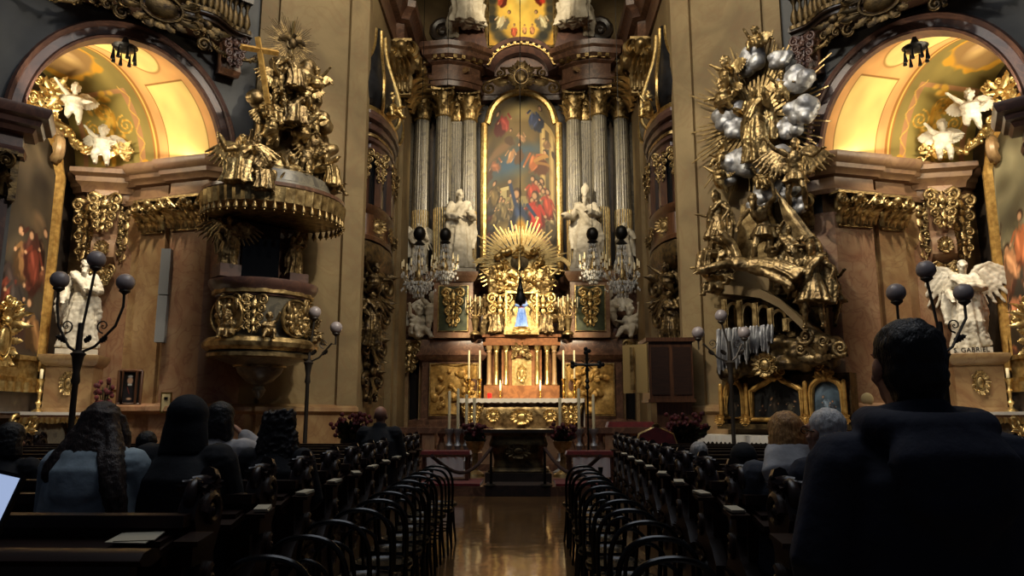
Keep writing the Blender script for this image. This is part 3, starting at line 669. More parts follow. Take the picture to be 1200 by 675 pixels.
    def vf(u, v):
        t = PI * u; a = W(sg, sc - AH * math.cos(t)); z0 = ZS + AR * math.sin(t)
        Yb = 16.5 + 2.35 * math.cos(t); zb = ZS + 2.3 * math.sin(t)
        k = v; return V((a.x * (1 - k) + sg * 11.75 * k, a.y * (1 - k) + Yb * k, z0 * (1 - k) + zb * k))
    struct(p.apply(vf, 'ceiling_chapel_' + nm, MT['fresco']))
    # near pier
    b = MB(); P = [W(sg, 8.2), W(sg, 8.2, .22), W(sg, 10.4, .22), W(sg, 10.4)]
    b.prism([(q.x, q.y) for q in P], 6.8, (0, 0, 3.4), (1, 0, 0), (0, 1, 0)); trim(b, MT['marble_plum'])
    nv = (V((sg * 11.8, 14.0)) - nx.xy).normalized()
    path = [W(sg, 10.5, .22).xy, W(sg, 8.16, .22).xy, nx.xy + nv * .0, nx.xy + nv * 1.2]
    b = MB(); b.sweep([tuple(q) for q in path], [(o * 1.35, z) for o, z in CORN], side=1 if sg < 0 else -1); trim(b, MT['marble_plum'])
    # chancel side wall with an end pilaster
    b = MB(); b.add([(sg * 4.7, 20.5, 0), (sg * 4.85, 31, 0), (sg * 4.85, 31, 22), (sg * 4.7, 20.5, 22)], [(0, 1, 2, 3)])
    struct(b.build('wall_chancel_' + nm, MT['stucco'], smooth=0))
    b = MB()
    for y0, y1, o in ((20.5, 21.3, .16), (26.3, 28.9, .14), (26.8, 28.5, .28)):
        xs = [sg * (4.72), sg * (4.72 - o)]
        b.box((sg * (4.86 - (o + .16) / 2), (y0 + y1) / 2, 7.6), (o + .16, y1 - y0, 15.2))
    trim(b, MT['stucco'])
    b = MB(); b.sweep([(sg * 4.76, 20.4), (sg * 4.78, 26.2), (sg * 4.5, 26.3), (sg * 4.5, 28.9), (sg * 4.8, 29.0), (sg * 4.8, 29.6)],
                      [(0, 15.2), (.1, 15.2), (.14, 15.5), (.1, 15.6), (.1, 16.1), (.3, 16.2), (.42, 16.5), (.55, 16.6), (.58, 16.85), (.2, 16.95), (0, 17)], side=-1 if sg > 0 else 1)
    trim(b, MT['marble_red'])
    # carved capitals on the piers
    t = struct(MB().box((*(W(sg, 3.35, .05).xy), 6.5), (.3, .3, .3), rz=RZ(sg)).build('trim_%d' % (TRIM[0] + 1), MT['cornice'])); TRIM[0] += 1
    fr = math.atan2(sg * far.y, far.x) if sg > 0 else -math.atan2(far.y, far.x)
    def pilcap(x, y, z, rz, wd, hh, m=MT['gold_old'], parent=None):
        g = bpy.data.objects.new('capital', None); C.objects.link(g); return g
    def flatcap(cx, cy, z, rz, wd, hh, m):
        """a pilaster capital, seen flat against its pier"""
        k = ('flat', round(wd / hh, 1))
        if k not in CAP:
            q = MB(); a = wd / hh / 2
            q.box((0, .02, .5), (2 * a * .86, .08, .95)); q.box((0, -.05, .97), (2 * a * 1.1, .26, .07))
            nl = max(3, int(round(a * 6)))
            for row, (zz, h_) in enumerate(((.06, .36), (.1, .62))):
                for i in range(nl + row):
                    q.leaf((a * (-.84 + 1.68 * (i + .5 * (1 - row)) / nl), -.05, zz), Z_, (0, -1, 0), h_, 1.7 * a / nl * 1.05, .8)
            for sx in (-1, 1):
                q.scroll((sx * a * .84, -.16, .76), .18, .05, 1.7, start=PI * .5, hand=-sx, tail=(sx * a * .35, -.1, .58)); q.scroll((sx * a * .3, -.14, .78), .11, .035, 1.5, start=PI * .5, hand=sx, tail=(sx * a * .1, -.1, .55))
                q.leaf((sx * a * .7, -.1, .4), (sx * .3, -.3, 1), (0, -1, 0), .36, .24, .8)
            q.ell((0, -.16, .86), (.12, .08, .12)); q.leaf((0, -.1, .5), Z_, (0, -1, 0), .4, .24, .6)
            for i in range(9): q.ell((a * (-.8 + .2 * i), -.12, .66 + .03 * (i % 2)), (.04, .05, .04), n=6)
            CAP[k] = q.mesh('capital', 50)
        return obj('capital', CAP[k], m, t, V((cx, cy, z)), (0, 0, rz), (hh, hh * 1.7, hh))
    p1 = f(.6, .24); flatcap(p1.x, p1.y, 5.92, fr, 1.12, .84, MT['gold_old'])
    p1 = W(sg, 3.36, .2); flatcap(p1.x, p1.y, 5.92, RZ(sg), .6, .84, MT['gold_old'])
    p1 = f(1.72, .16); flatcap(p1.x, p1.y, 5.92, fr, .76, .84, MT['gold_old'])
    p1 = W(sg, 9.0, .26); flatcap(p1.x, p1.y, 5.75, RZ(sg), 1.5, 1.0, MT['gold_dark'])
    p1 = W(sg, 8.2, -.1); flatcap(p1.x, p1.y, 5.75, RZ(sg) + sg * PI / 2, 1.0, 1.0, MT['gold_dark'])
    flatcap(sg * 4.5, 27.65, 13.2, -sg * PI / 2, 1.9, 2.0, MT['gold_old']); flatcap(sg * 4.4, 26.25, 13.2, 0, .7, 2.0, MT['gold_old'])
# apse wall behind the high altar, and the vaults over nave and chancel
b = MB(); b.add([(-5, 31, 0), (5, 31, 0), (5, 31, 24), (-5, 31, 24)], [(0, 1, 2, 3)]); struct(b.build('wall_apse', MT['stucco'], smooth=0))
b = MB(); b.grid(lambda u, v: V((5 * math.cos(PI * u), 19.8 + 11.4 * v, 19 + 4.6 * math.sin(PI * u))), 32, 6); struct(b.build('ceiling_chancel', MT['stucco']))
b = MB(); b.grid(lambda u, v: V((15 * math.sin(u * PI / 2) * math.cos(2 * PI * v), 9 + 15 * math.sin(u * PI / 2) * math.sin(2 * PI * v), 19 + 9 * math.cos(u * PI / 2))), 10, 40)
struct(b.build('ceiling', MT['stucco']))
# ---------------------------------------------------------------- high altar
def TB(loc): b = MB(); b.m = M.Translation(-V(loc)); return b
O = V((0, 29.5, .6))
ret = thing('altar_retable', 'tall marble high altar retable with fluted columns and gilded capitals behind the altar table', 'altarpiece', O)
HALF = [(-4.85, 29.75), (-3.62, 29.45), (-3.6, 28.85), (-2.95, 28.75), (-2.3, 28.95), (-1.78, 29.35), (-1.72, 30.25)]
FULL = HALF + [(-x, y) for x, y in reversed(HALF)]
b = TB(O); b.box((0, 30.75, 9), (9.6, .3, 16.8)); b.build('backboard', MT['marble_dark'], ret)
b = TB(O); b.sweep(FULL, [(-.6, 4.4), (.15, 4.4), (.18, 4.6), (.05, 4.7), (.02, 6.4), (.1, 6.48), (.22, 6.6), (.26, 6.75), (.26, 6.9), (-.6, 6.9)]); b.build('pedestal_course', MT['marble_red'], ret)
b = TB(O); b.sweep([(-4.85, 29.5), (-3.75, 29.2), (-3.7, 28.6), (-1.6, 28.5), (-1.6, 29.6), (1.6, 29.6), (1.6, 28.5), (3.7, 28.6), (3.75, 29.2), (4.85, 29.5)],
                   [(-.8, .6), (.25, .6), (.25, 1.3), (.1, 1.4), (.08, 3.5), (.2, 3.6), (.34, 3.75), (.2, 3.9), (.1, 4.35), (-.8, 4.4)]); b.build('lower_wall', MT['marble_red'], ret)
ENT = [(o_, z_ - .42) for o_, z_ in [(-.7, 15.2), (.1, 15.2), (.12, 15.4), (.17, 15.42), (.17, 15.62), (.06, 15.66), (.06, 16.12), (.2, 16.2), (.24, 16.3), (.44, 16.42), (.48, 16.62), (.6, 16.7), (.64, 16.9), (-.7, 17.0)]]
b = TB(O); b.sweep(HALF[:-1] + [(-1.75, 29.9)], ENT); b.sweep([(1.75, 29.9)] + [(-x, y) for x, y in reversed(HALF[:-1])], ENT); b.sweep([(-1.7, 30.3), (1.7, 30.3)], ENT[:8] + [(-.7, 16.2)])
b.build('entablature', MT['marble_red'], ret)
b = TB(O)
for P in (HALF[:-1], [(-x, y) for x, y in HALF[:-1]]):
    for (x0, y0), (x1, y1) in zip(P[:-1], P[1:]):
        d = V((x1 - x0, y1 - y0)); n = max(1, int(d.length / .26)); nr = V((d.y, -d.x)).normalized(); nr = nr if nr.y < 0 else -nr
        for i in range(n):
            q = V((x0, y0)) + d * ((i + .5) / n) + nr * .32; b.box((q.x, q.y, 15.93), (.15, .2, .18), rz=math.atan2(d.y, d.x))
b.sweep([(x, y - .24) for x, y in HALF[:-1]], [(0, 15.84), (.06, 15.84), (.06, 15.88), (0, 15.88)]); b.sweep([(-x, y - .24) for x, y in reversed(HALF[:-1])], [(0, 15.84), (.06, 15.84), (.06, 15.88), (0, 15.88)])
b.build('dentil_moulding', MT['gold_old'], ret)
for sx in (-1, 1):
    orn(('scr', 1), lambda: cartouche_mb(4, .9, .5), 'frieze_scroll', MT['marble_beige'], ret, V((sx * 2.35, 28.86, 15.47)) - O, (0, 0, sx * .45), (.62, .4, .4))
def column_meshes():
    b = MB(); b.lathe((0, 0, 0), [(.33, 0), (.34, .3), (.335, 2.2), (.31, 4.3), (.285, 6.2)], 100, wav=(20, .045)); sh = b.mesh('shaft', 60)
    b = MB(); b.box((0, 0, .06), (.92, .92, .12)); b.lathe((0, 0, .12), [(.44, 0), (.47, .07), (.44, .14), (.37, .17), (.36, .22), (.41, .26), (.41, .31), (.35, .36)], 28); ba = b.mesh('base', 35)
    b = MB()
    for i in range(20):
        a = 2 * PI * i / 20 + PI / 20; b.limb([(.325 * math.cos(a), .325 * math.sin(a), .05), (.325 * math.cos(a), .325 * math.sin(a), 2.3)], .03, 6)
    return sh, ba, b.mesh('gilded_fluting', 40)
SH, BA, GF = column_meshes()
for x, y in ((-4.12, 29.6), (-3.2, 29.25), (-2.18, 29.7), (2.18, 29.7), (3.2, 29.25), (4.12, 29.6)):
    c = obj('column', SH, MT['marble_grey'], ret, V((x, y, 7.38)) - O)
    obj('base', BA, MT['gold_old'], c, (0, 0, -.48)); obj('gilded_fluting', GF, MT['gold'], c)
    capital('col', MT['gold_old'], c, (0, 0, 6.2), 0, 1, r=.34, h=1.2)
for x, y in ((-4.72, 29.9), (-2.72, 29.75), (2.72, 29.75), (4.72, 29.9)):
    b = TB((0, 0, 0)); b.box((0, 0, 3.1), (.5, .3, 6.2))
    for i in range(5): b.limb([(-.2 + .1 * i, -.15, .1), (-.2 + .1 * i, -.15, 6.1)], .035, 6)
    c = b.build('pilaster', MT['marble_grey'], ret, loc=V((x, y, 7.38)) - O)
    capital('pil', MT['gold_old'], c, (0, 0, 6.2), 0, 1, r=.3, h=1.2, flat=.6)
# pediment over the painting with its cartouche
b = TB(O); b.archband((0, 29.9, 15.65), 1.35, 1.2, [(-.2, -.3), (-.2, .3), (0, .5), (.12, .55), (.12, .7), (.25, .78), (.3, .7), (.3, -.3)], n=36, t0=.12, t1=PI - .12)
b.prism([(1.3 * math.cos(t), 1.15 * math.sin(t)) for t in np.linspace(.1, PI - .1, 20)], .2, (0, 30.1, 15.65)); b.build('pediment', MT['marble_plum'], ret)
b = TB(O)
for i in range(15):
    t = .25 + (PI - .5) * i / 14; b.box((1.42 * math.cos(t), 29.3, 15.65 + 1.27 * math.sin(t)), (.12, .14, .1), ry=PI / 2 - t)
b.archband((0, 29.3, 15.65), 1.36, 1.21, [(0, -.05), (0, .02), (.04, .02), (.04, -.05)], n=24, t0=.25, t1=PI - .25)
b.build('pediment_dentil_moulding', MT['gold'], ret)
b = MB(); b.merge(cartouche_mb(7, 1, 1))
for sx in (-1, 1):
    b.scroll((sx * 1.15, -.1, -.5), .26, .06, 1.7, start=PI / 2, hand=-sx, tail=(sx * .35, -.05, .1)); b.scroll((sx * .75, -.1, .1), .2, .05, 1.6, start=PI / 2, hand=sx, tail=(sx * .2, 0, .35))
    b.leaf((sx * .5, -.05, -.2), (sx, -.1, -.35), (0, -1, 0), .7, .3, .5)
b.build('pediment_cartouche', MT['bronze'], ret, loc=V((0, 29.3, 15.4)) - O, sc=(1.15, 1.2, 1.1), smooth=60)
# pedestal blocks with gilded panels
for sx in (-1, 1):
    b = TB(O); b.box((sx * 2.6, 28.7, 5.6), (1.5, .9, 2.4)); b.sweep([(sx * 2.6 - .75, 29.1), (sx * 2.6 - .75, 28.25), (sx * 2.6 + .75, 28.25), (sx * 2.6 + .75, 29.1)], [(0, 6.55), (.06, 6.55), (.16, 6.72), (.2, 6.78), (.2, 6.92), (0, 6.94)])
    p = b.build('statue_pedestal', MT['marble_pink'], ret)
    b = TB(O); b.box((sx * 2.6, 28.22, 5.5), (1.1, .04, 1.7)); b.build('green_panel', mat('green_marble', (74, 80, 50), .35, c2=(52, 56, 36), scale=4), p)
    orn(('drop', 2), lambda: drop_mb(3, 1.4, .55), 'gilded_trophy', MT['gold'], p, V((sx * 2.6, 28.2, 6.2)) - O)
    b = TB(O); x0 = sx * 2.6
    b.tube([(x0 - .56, 28.2, 4.65), (x0 + .56, 28.2, 4.65), (x0 + .56, 28.2, 6.38), (x0 - .56, 28.2, 6.38)], .035, 6, closed=True); b.build('panel_frame', MT['gold'], p)
    # gilded relief at the foot
    b = TB(O); x0 = sx * 2.55; rr = random.Random(5 + sx)
    b.grid(lambda u, v: V((x0 + (u - .5) * 1.75, 28.4 - .05 * math.sin(u * 9) * math.sin(v * 8), 1.55 + v * 1.85)), 20, 20)
    for i in range(22):
        px_, pz_ = x0 + rr.uniform(-.75, .75), 1.75 + rr.random() * 1.45
        b.ell((px_, 28.36, pz_), (rr.uniform(.06, .16), .07, rr.uniform(.08, .24)), (0, rr.uniform(-1, 1), 0), 8)
        if i % 3 == 0: b.leaf((px_, 28.36, pz_), (rr.uniform(-1, 1), -.1, rr.uniform(-1, 1)), (0, -1, 0), .4, .2, .5)
    rl = b.build('gilded_relief', MT['gold_matte'], ret, smooth=60)
    b = TB(O); b.tube([(x0 - .9, 28.34, 1.5), (x0 + .9, 28.34, 1.5), (x0 + .9, 28.34, 3.42), (x0 - .9, 28.34, 3.42)], .05, 6, closed=True); b.build('relief_frame', MT['gold'], rl)
    # side consoles, volutes and a dark panel in place of the unlit doorway
    b = TB(O); b.box((sx * 4.15, 29.0, 3.9), (1.2, .7, .5)); b.box((sx * 4.15, 29.05, 4.3), (1.35, .8, .16))
    b.box((sx * 4.5, 29.05, 2.2), (.34, .5, 3.0)); b.box((sx * 3.78, 29.05, 2.2), (.3, .5, 3.0)); c = b.build('side_portal', MT['marble_beige'], ret)
    b = TB(O); b.box((sx * 4.15, 29.2, 2.1), (.5, .1, 2.9)); b.build('doorway_shade_panel', MT['glass_dark'], c)
    b = TB(O); b.scroll((sx * 3.75, 28.75, 4.7), .34, .12, 1.4, start=PI / 2, hand=-sx, tail=(sx * 4.5, 28.8, 4.4), n=8); b.build('volute', MT['marble_plum'], ret)
    orn(('drop', 3), lambda: drop_mb(9, 1.1, .6), 'gilded_trophy', MT['gold_old'], ret, V((sx * 4.3, 28.6, 4.2)) - O)
    # attic: raking pediment pieces and scrolls carrying the upper statues
    b = TB(O); b.prism([(sx * 1.35, 16.5), (sx * 3.3, 16.5), (sx * 3.1, 16.95), (sx * 2.6, 17.5), (sx * 1.75, 18.0), (sx * 1.6, 17.7)], .9, (0, 29.9, 0)); b.build('broken_pediment', MT['marble_plum'], ret)
    b = TB(O); b.scroll((sx * 3.35, 29.6, 17.6), .62, .2, 1.6, start=PI * (1 if sx > 0 else 0), hand=-sx, n=8, tail=(sx * 2.6, 29.8, 19.8)); b.build('attic_volute', MT['marble_dark'], ret)
b = TB(O); b.box((0, 30.6, 19.9), (3.9, .5, 5.0)); b.build('attic', MT['marble_beige'], ret)
# paintings
def framed_canvas(name, label, cat, loc, rz, w, z0, z1, top, paint, frame_m, fr=(.12, .1), depth=.08):
    """canvas over x -w/2..w/2, from z0 up to z1 + top(x); local -y faces the viewer"""
    t = thing(name, label, cat, loc, rz)
    paint.apply(lambda u, v: V(((u - .5) * w, -depth, z0 + v * (z1 + top((u - .5) * w) - z0))), 'canvas', MT['oil'], t)
    b = MB(); k = 24
    pts = [(-w / 2, -depth, z0), (w / 2, -depth, z0), (w / 2, -depth, z1 + top(w / 2 * .999) if abs(top(w / 2 * .999)) > .05 else z1)]
    pts += [((.5 - i / k) * w * .999, -depth, z1 + top((.5 - i / k) * w * .999)) for i in range(0, k + 1)]
    pts.append((-w / 2, -depth, z1))
    P = []
    for p in pts:
        if not P or (V(p) - P[-1]).length > .02: P.append(V(p))
    b.tube(P, [fr] * len(P), 8, ref=(0, 1, 0), closed=True)
    Q = [V((p.x * (1 - .1 / w * 2), p.y - .05, p.z)) for p in P]; b.tube(Q, [(.03, .03)] * len(Q), 6, closed=True)
    b.build('frame', frame_m, t); 
    b = MB(); b.box((0, depth * .5 - .02, (z0 + z1) / 2), (w * .98, .06, z1 - z0)); b.build('backing', MT['wood'], t)
    return t
p = Painter(140, 300, (96, 80, 46), .46, 5); p.mottle(4, .35)
for k in range(40):   # clouded sky above, buildings and crowd below
    p.blob(p.r.rand(), .5 + .5 * p.r.rand(), .05 + .06 * p.r.rand(), .03 + .03 * p.r.rand(), [(112, 88, 52), (62, 52, 40), (150, 124, 74), (64, 74, 78)][k % 4], p.r.rand() * 3, .9, .6)
p.blob(.35, .6, .2, .1, (52, 86, 116), .2, .8, .9); p.blob(.6, .68, .14, .05, (60, 88, 110), .2, .8, .7); p.blob(.5, .9, .14, .07, (214, 186, 116), 0, .9, .9)
for x in (.78, .9): p.rect(x - .035, .38, x + .035, .84, (164, 136, 82)); p.rect(x - .012, .38, x + .02, .84, (196, 168, 106))
p.rect(.66, .83, 1, .87, (176, 146, 88)); p.rect(.06, .3, .3, .47, (176, 160, 112)); p.rect(.03, .46, .33, .48, (196, 178, 124)); p.blob(.17, .36, .05, .08, (214, 200, 150), 0, .2); p.rect(.3, .36, .62, .42, (150, 134, 88))
p.blob(.2, .7, .12, .04, (120, 92, 64), .2, .6); p.blob(.72, .62, .1, .05, (118, 84, 52), -.3, .6)
p.person(.28, .78, .19, (150, 62, 54), lean=.3); p.person(.66, .79, .19, (52, 62, 92), lean=-.3); p.person(.16, .56, .17, (140, 88, 62), lean=.6); p.person(.36, .59, .15, (170, 126, 88), lean=-.5); p.person(.5, .7, .12, (150, 112, 80), lean=.8); p.person(.84, .7, .13, (120, 90, 60), lean=-.6)
p.person(.66, .54, .2, (168, 96, 54), lean=-.5, arm=((-1, -.3, .2), (1, .4, .7))); p.line(.68, .62, .84, .68, .012, (176, 128, 66)); p.line(.7, .61, .86, .63, .01, (150, 106, 54))
p.rect(0, 0, 1, .16, (92, 76, 46), .6); p.blob(.3, .22, .3, .06, (168, 146, 90), .1, .8)
for i in range(9): p.person(.05 + .04 * (i % 3) + .002 * i, .1 + .035 * i, .19, [(96, 44, 40), (62, 58, 54), (112, 92, 54)][i % 3])
for i in range(26): p.person(.62 + .29 * p.r.rand(), .14 + .22 * p.r.rand(), .21, [(150, 128, 84), (168, 60, 40), (86, 74, 52), (188, 168, 120)][i % 4])
for i in range(9): p.person(.2 + .26 * p.r.rand(), .27 + .06 * p.r.rand(), .15, [(120, 104, 70), (150, 128, 90)][i % 2])
p.person(.68, .2, .3, (186, 46, 34)); p.person(.5, .16, .36, (40, 56, 88), lean=.1, arm=((-1, -.2, .95), (1, .25, .4))); p.blob(.5, .22, .045, .1, (204, 150, 52), .1, .4); p.person(.25, .1, .2, (70, 58, 44), lean=-.5); p.person(.8, .1, .18, (196, 150, 104), lean=.5)
p.c = np.clip(p.c, 0, 255) * np.array([.7, .7, .7]); p.blob(.12, .1, .07, .1, (52, 40, 30), 0, .7, .8); p.blob(.9, .1, .08, .08, (120, 96, 58), 0, .7, .8)
framed_canvas('altar_painting', 'tall arched oil painting of a robed crowd under clouds at the high altar', 'painting', (0, 30.15, 0), 0, 3.15, 7.2, 13.65,
              lambda x: 1.42 * math.sqrt(max(0, 1 - (x / 1.42) ** 2)) if abs(x) < 1.42 else 0, p, MT['gold'], (.17, .16))
p = Painter(100, 120, (206, 160, 64), .85, 9); p.blob(.5, .5, .45, .5, (244, 206, 96), 0, .9); p.mottle(6, .2)
for k in range(26):
    a = k / 26 * 2 * PI; p.blob(.5 + .43 * math.cos(a), .46 + .48 * math.sin(a), .1, .1, [(58, 56, 44), (72, 66, 48), (46, 46, 40)][k % 3], a, .6)
p.person(.2, .48, .26, (182, 74, 50), lean=-.4); p.person(.2, .2, .3, (206, 190, 150), lean=-.5); p.person(.8, .5, .26, (196, 62, 40), lean=.4); p.person(.82, .2, .3, (200, 186, 146), lean=.4); p.person(.4, .12, .2, (196, 92, 60)); p.person(.55, .16, .14, (214, 150, 96)); p.person(.66, .15, .16, (206, 140, 90)); p.blob(.5, .62, .1, .12, (255, 236, 150), 0, .8)
framed_canvas('attic_painting', 'small bright yellow painting of angels in the gable above the high altar', 'painting', (0, 30.2, 0), 0, 3.0, 17.15, 21.0, lambda x: 0, p, MT['gold_old'], (.14, .12))
# statues of the high altar
def statue(key, label, loc, rz, sc, m='stone', name='statue', cat='statue', group=None, base=True, plinth=(.62, .5)):
    t = thing(name, label, cat, loc, rz, group); k = sc
    z = 0
    if base: MB().box((0, 0, .05 * k), (plinth[0] * k, plinth[1] * k, .1 * k)).build('plinth', MT[m], t); z = .1 * k
    o = obj('figure', fm(key), MT[m], t, (0, 0, z), (0, 0, 0), k)
    return t
statue('queen', 'white stone statue of a crowned robed figure beside the altar painting, toward the pulpit', (-2.45, 28.75, 6.93), .35, 1.85)
statue('bishop', 'white stone statue of a bishop beside the altar painting, toward the bridge sculpture', (2.55, 28.75, 6.93), -.35, 1.8)
statue('angel', 'small white angel statue at the outer pulpit side edge of the high altar', (-4.05, 28.7, 6.93), .5, 1.1)
statue('saint_b', 'small white robed statue at the outer edge of the high altar beside the brown box', (4.05, 28.7, 6.93), -.5, 1.1)
statue('seated', 'seated white stone figure in the gable, pulpit side of the yellow painting', (-2.35, 29.3, 17.3), .3, 2.0, base=False)
statue('seated_b', 'seated white stone figure in the gable, bridge sculpture side of the yellow painting', (2.35, 29.3, 17.3), -.3, 2.0, base=False)
for key, x, z, lb, rz in (('putto_sit', -3.95, 4.42, 'white putto crouching beneath the crystal chandelier on the pulpit side', .6), ('putto_w', -3.4, 4.7, 'white putto standing beside the green gilded panel, pulpit side', .4),
                          ('putto_sit_b', 4.15, 4.42, 'white putto leaning beneath the crystal chandelier nearer the brown box', -.6), ('putto_fly', 3.35, 4.8, 'white putto with raised arm beside the green gilded panel, bridge sculpture side', -.4)):
    statue(key, lb, (x, 28.55, z), rz, 1.5, name='putto', base=False)
# altar table
O = V((0, 27.6, 1.0)); al = thing('high_altar_table', 'gilded sarcophagus altar table with a white cloth below the gold tabernacle', 'altar', O)
b = TB(O)
def sarc(u, v):
    z = 1.0 + v * .95; k = [0.86, .82, .95, 1.0, .97, .88, .9][min(6, int(v * 6.99))]; k = np.interp(v, [0, .12, .3, .55, .8, .92, 1], [.88, .86, .96, 1.0, .97, .87, .9])
    a = u * 2 * PI; sx = math.copysign(abs(math.cos(a)) ** .35, math.cos(a)); sy = math.copysign(abs(math.sin(a)) ** .35, math.sin(a))
    return V((2.02 * k * sx, 27.4 + .6 * k * sy, z))
b.grid(sarc, 48, 18); b.build('sarcophagus', MT['bronze'], al)
orn(('cart', 21), lambda: cartouche_mb(21), 'antependium_relief', MT['gold'], al, V((0, 26.8, 1.45)) - O, sc=(.8, .6, .5))
for sx in (-1, 1):
    orn(('drop', 22), lambda: drop_mb(22, .7, .5), 'corner_relief', MT['gold'], al, V((sx * 1.75, 26.85, 1.9)) - O)
    orn(('cart', 23), lambda: cartouche_mb(23), 'antependium_relief', MT['gold'], al, V((sx * 1.0, 26.8, 1.5)) - O, sc=(.5, .5, .4))
b = TB(O); b.box((0, 27.45, 2.0), (4.5, 1.5, .1)); b.build('table_slab', MT['marble_red'], al)
b = TB(O); b.box((0, 27.4, 2.07), (4.4, 1.5, .04)); b.grid(lambda u, v: V((-2.2 + 4.4 * u, 26.64 - .015 * math.sin(u * 90), 2.08 - v * (.12 + .03 * abs(math.sin(u * 60))))), 140, 2)
for sx in (-1, 1): b.grid(lambda u, v: V((sx * (2.22 + .02 * math.sin(u * 16)), 26.7 + 1.3 * u, 2.08 - v * (.95 + .05 * math.sin(u * 7)))), 16, 4)
tag(b.build('altar_cloth', MT['linen'], loc=O), 'white lace edged cloth covering the high altar table', 'cloth')
# tabernacle with its niche
O = V((0, 28.2, 2.09)); tb = thing('tabernacle', 'gilded tabernacle with paired columns and an ornate door on the altar table', 'tabernacle', O)
b = TB(O); b.box((0, 28.45, 2.35), (2.8, .9, .5)); b.box((0, 28.55, 3.3), (1.5, .6, 1.5)); b.box((0, 28.5, 4.15), (2.9, .95, .12)); b.box((0, 28.5, 4.3), (2.7, .9, .2)); b.box((0, 28.5, 4.45), (2.95, 1.0, .1))
for sx in (-1, 1): b.box((sx * 1.1, 28.6, 3.3), (.3, .4, 1.5))
b.build('body', mat('orange_marble', (146, 96, 58), .3, c2=(112, 72, 44), scale=3, dist=2), tb)
b = TB(O); b.box((0, 28.22, 3.05), (.72, .08, 1.1)); b.tube([(.36 * math.cos(t), 28.16, 3.6 + .3 * math.sin(t)) for t in np.linspace(0, PI, 12)], .05, 6); d = b.build('door', MT['gold'], tb)
orn(('cart', 31), lambda: cartouche_mb(31), 'door_relief', MT['gold'], d, V((0, 28.17, 3.05)) - O, sc=(.36, .6, .6))
orn(('spr', 31), lambda: spray_mb(13, .9, 5, 5.6), 'ornament', MT['gold_old'], tb, V((0, 28.15, 3.95)) - O, sc=(.6, .8, .6))
b = MB(); b.lathe((0, 0, 0), [(.1, 0), (.12, .03), (.085, .08), (.08, .6), (.07, 1.1), (.1, 1.13), (.08, 1.18), (.13, 1.3), (.14, 1.34)], 24, wav=(12, .02)); cm = b.mesh('small_column', 40)
for x in (-1.22, -.95, -.58, .58, .95, 1.22): obj('small_column', cm, MT['gold'] if abs(x) < 1.1 else MT['marble_beige'], tb, V((x, 28.15, 2.6)) - O, sc=(1, 1, 1.1))
b = TB(O)
for x, z, w, h in ((-.58, 5.3, .08, 1.6), (.58, 5.3, .08, 1.6)): b.box((x, 28.3, z), (w, .5, h))
b.box((0, 28.3, 6.12), (1.24, .5, .1)); b.box((0, 28.2, 4.6), (1.3, .7, .24)); b.box((0, 28.55, 5.3), (1.16, .05, 1.6)); nf = b.build('niche', MT['gold'], tb)
orn(('cart', 33), lambda: cartouche_mb(33), 'niche_base_relief', MT['gold'], nf, V((0, 27.85, 4.6)) - O, sc=(.7, .5, .25))
orn(('spr', 34), lambda: spray_mb(9, .6, 8, 2.6), 'niche_crest', MT['gold_old'], nf, V((0, 28.1, 6.15)) - O, sc=1)
for sx in (-1, 1):
    orn(('drop', 35), lambda: drop_mb(35, 1.6, .6), 'side_scroll', MT['gold'], nf, V((sx * .82, 28.25, 6.0)) - O)
    obj('adoring_angel', fm('angel_sit'), MT['bronze'], tb, V((sx * 1.15, 28.35, 4.5)) - O, (0, 0, -sx * .7), (1.0, 1, 1.15))
md = thing('madonna_statuette', 'small madonna in a blue mantle and pink gown in the lit gold niche', 'statue', (0, 28.12, 4.72))
obj('figure', fm('lady'), mat('blue_mantle', (84, 122, 196), .6, c2=(140, 168, 220), scale=2), md, sc=(.7, .7, .76))
b = MB(); b.tube([(0, .02, 1.16), (0, .0, 1.06), (0, .0, .9), (0, .02, .72)], [(.07, .08), (.13, .12), (.15, .14), (.1, .1)], 20, folds=(6, [.02, .05, .08, .1], 1)); b.build('pink_bodice', mat('pink_gown', (214, 120, 112), .6), md)
b = MB(); b.lathe((0, -.02, 0), [(.3, 0), (.32, .04), (.24, .07)], 20); b.build('plinth', MT['gold'], md)
b = MB(); b.lathe((0, .0, 1.26), [(.06, 0), (.07, .04), (.1, .14), (.03, .18)], 12); b.build('crown', MT['gold'], md)
# sunburst
O = V((-.08, 28.5, 7.35)); sb = thing('sunburst', 'golden sunburst of rays with cherub clouds above the tabernacle niche', 'sunburst', O)
for i in range(32):
    a = 2 * PI * i / 32; L_ = 1.0 + .45 * ((i * 7) % 5) / 4
    obj('ray', ray_mesh(), MT['gold'], sb, (.35 * math.sin(a), 0, .35 * math.cos(a)), (0, a, 0), (6, 3, L_ * 1.1))
b = MB(); rr = random.Random(3)
for i in range(34):
    a = rr.random() * 2 * PI; q = .35 + .5 * rr.random(); b.ell((q * math.cos(a) * 1.1, -.15, q * math.sin(a) - .1), (.17, .15, .15), n=8)
obj('cloud_ring', bake(b, .035, 2), MT['gold'], sb)
b = MB(); b.tube([(0, -.36, -.35), (0, -.36, .45)], .05, 6); b.tube([(-.28, -.36, .18), (.28, -.36, .18)], .05, 6); b.build('cross', MT['gold'], sb)
for i in range(8):
    a = i / 8 * 2 * PI + .2; obj('cherub', fm('putto_sit_b'), MT['gold'], sb, (.75 * math.cos(a) , -.3, .75 * math.sin(a) - .35), (0, a, rr.uniform(-.6, .6)), .55)
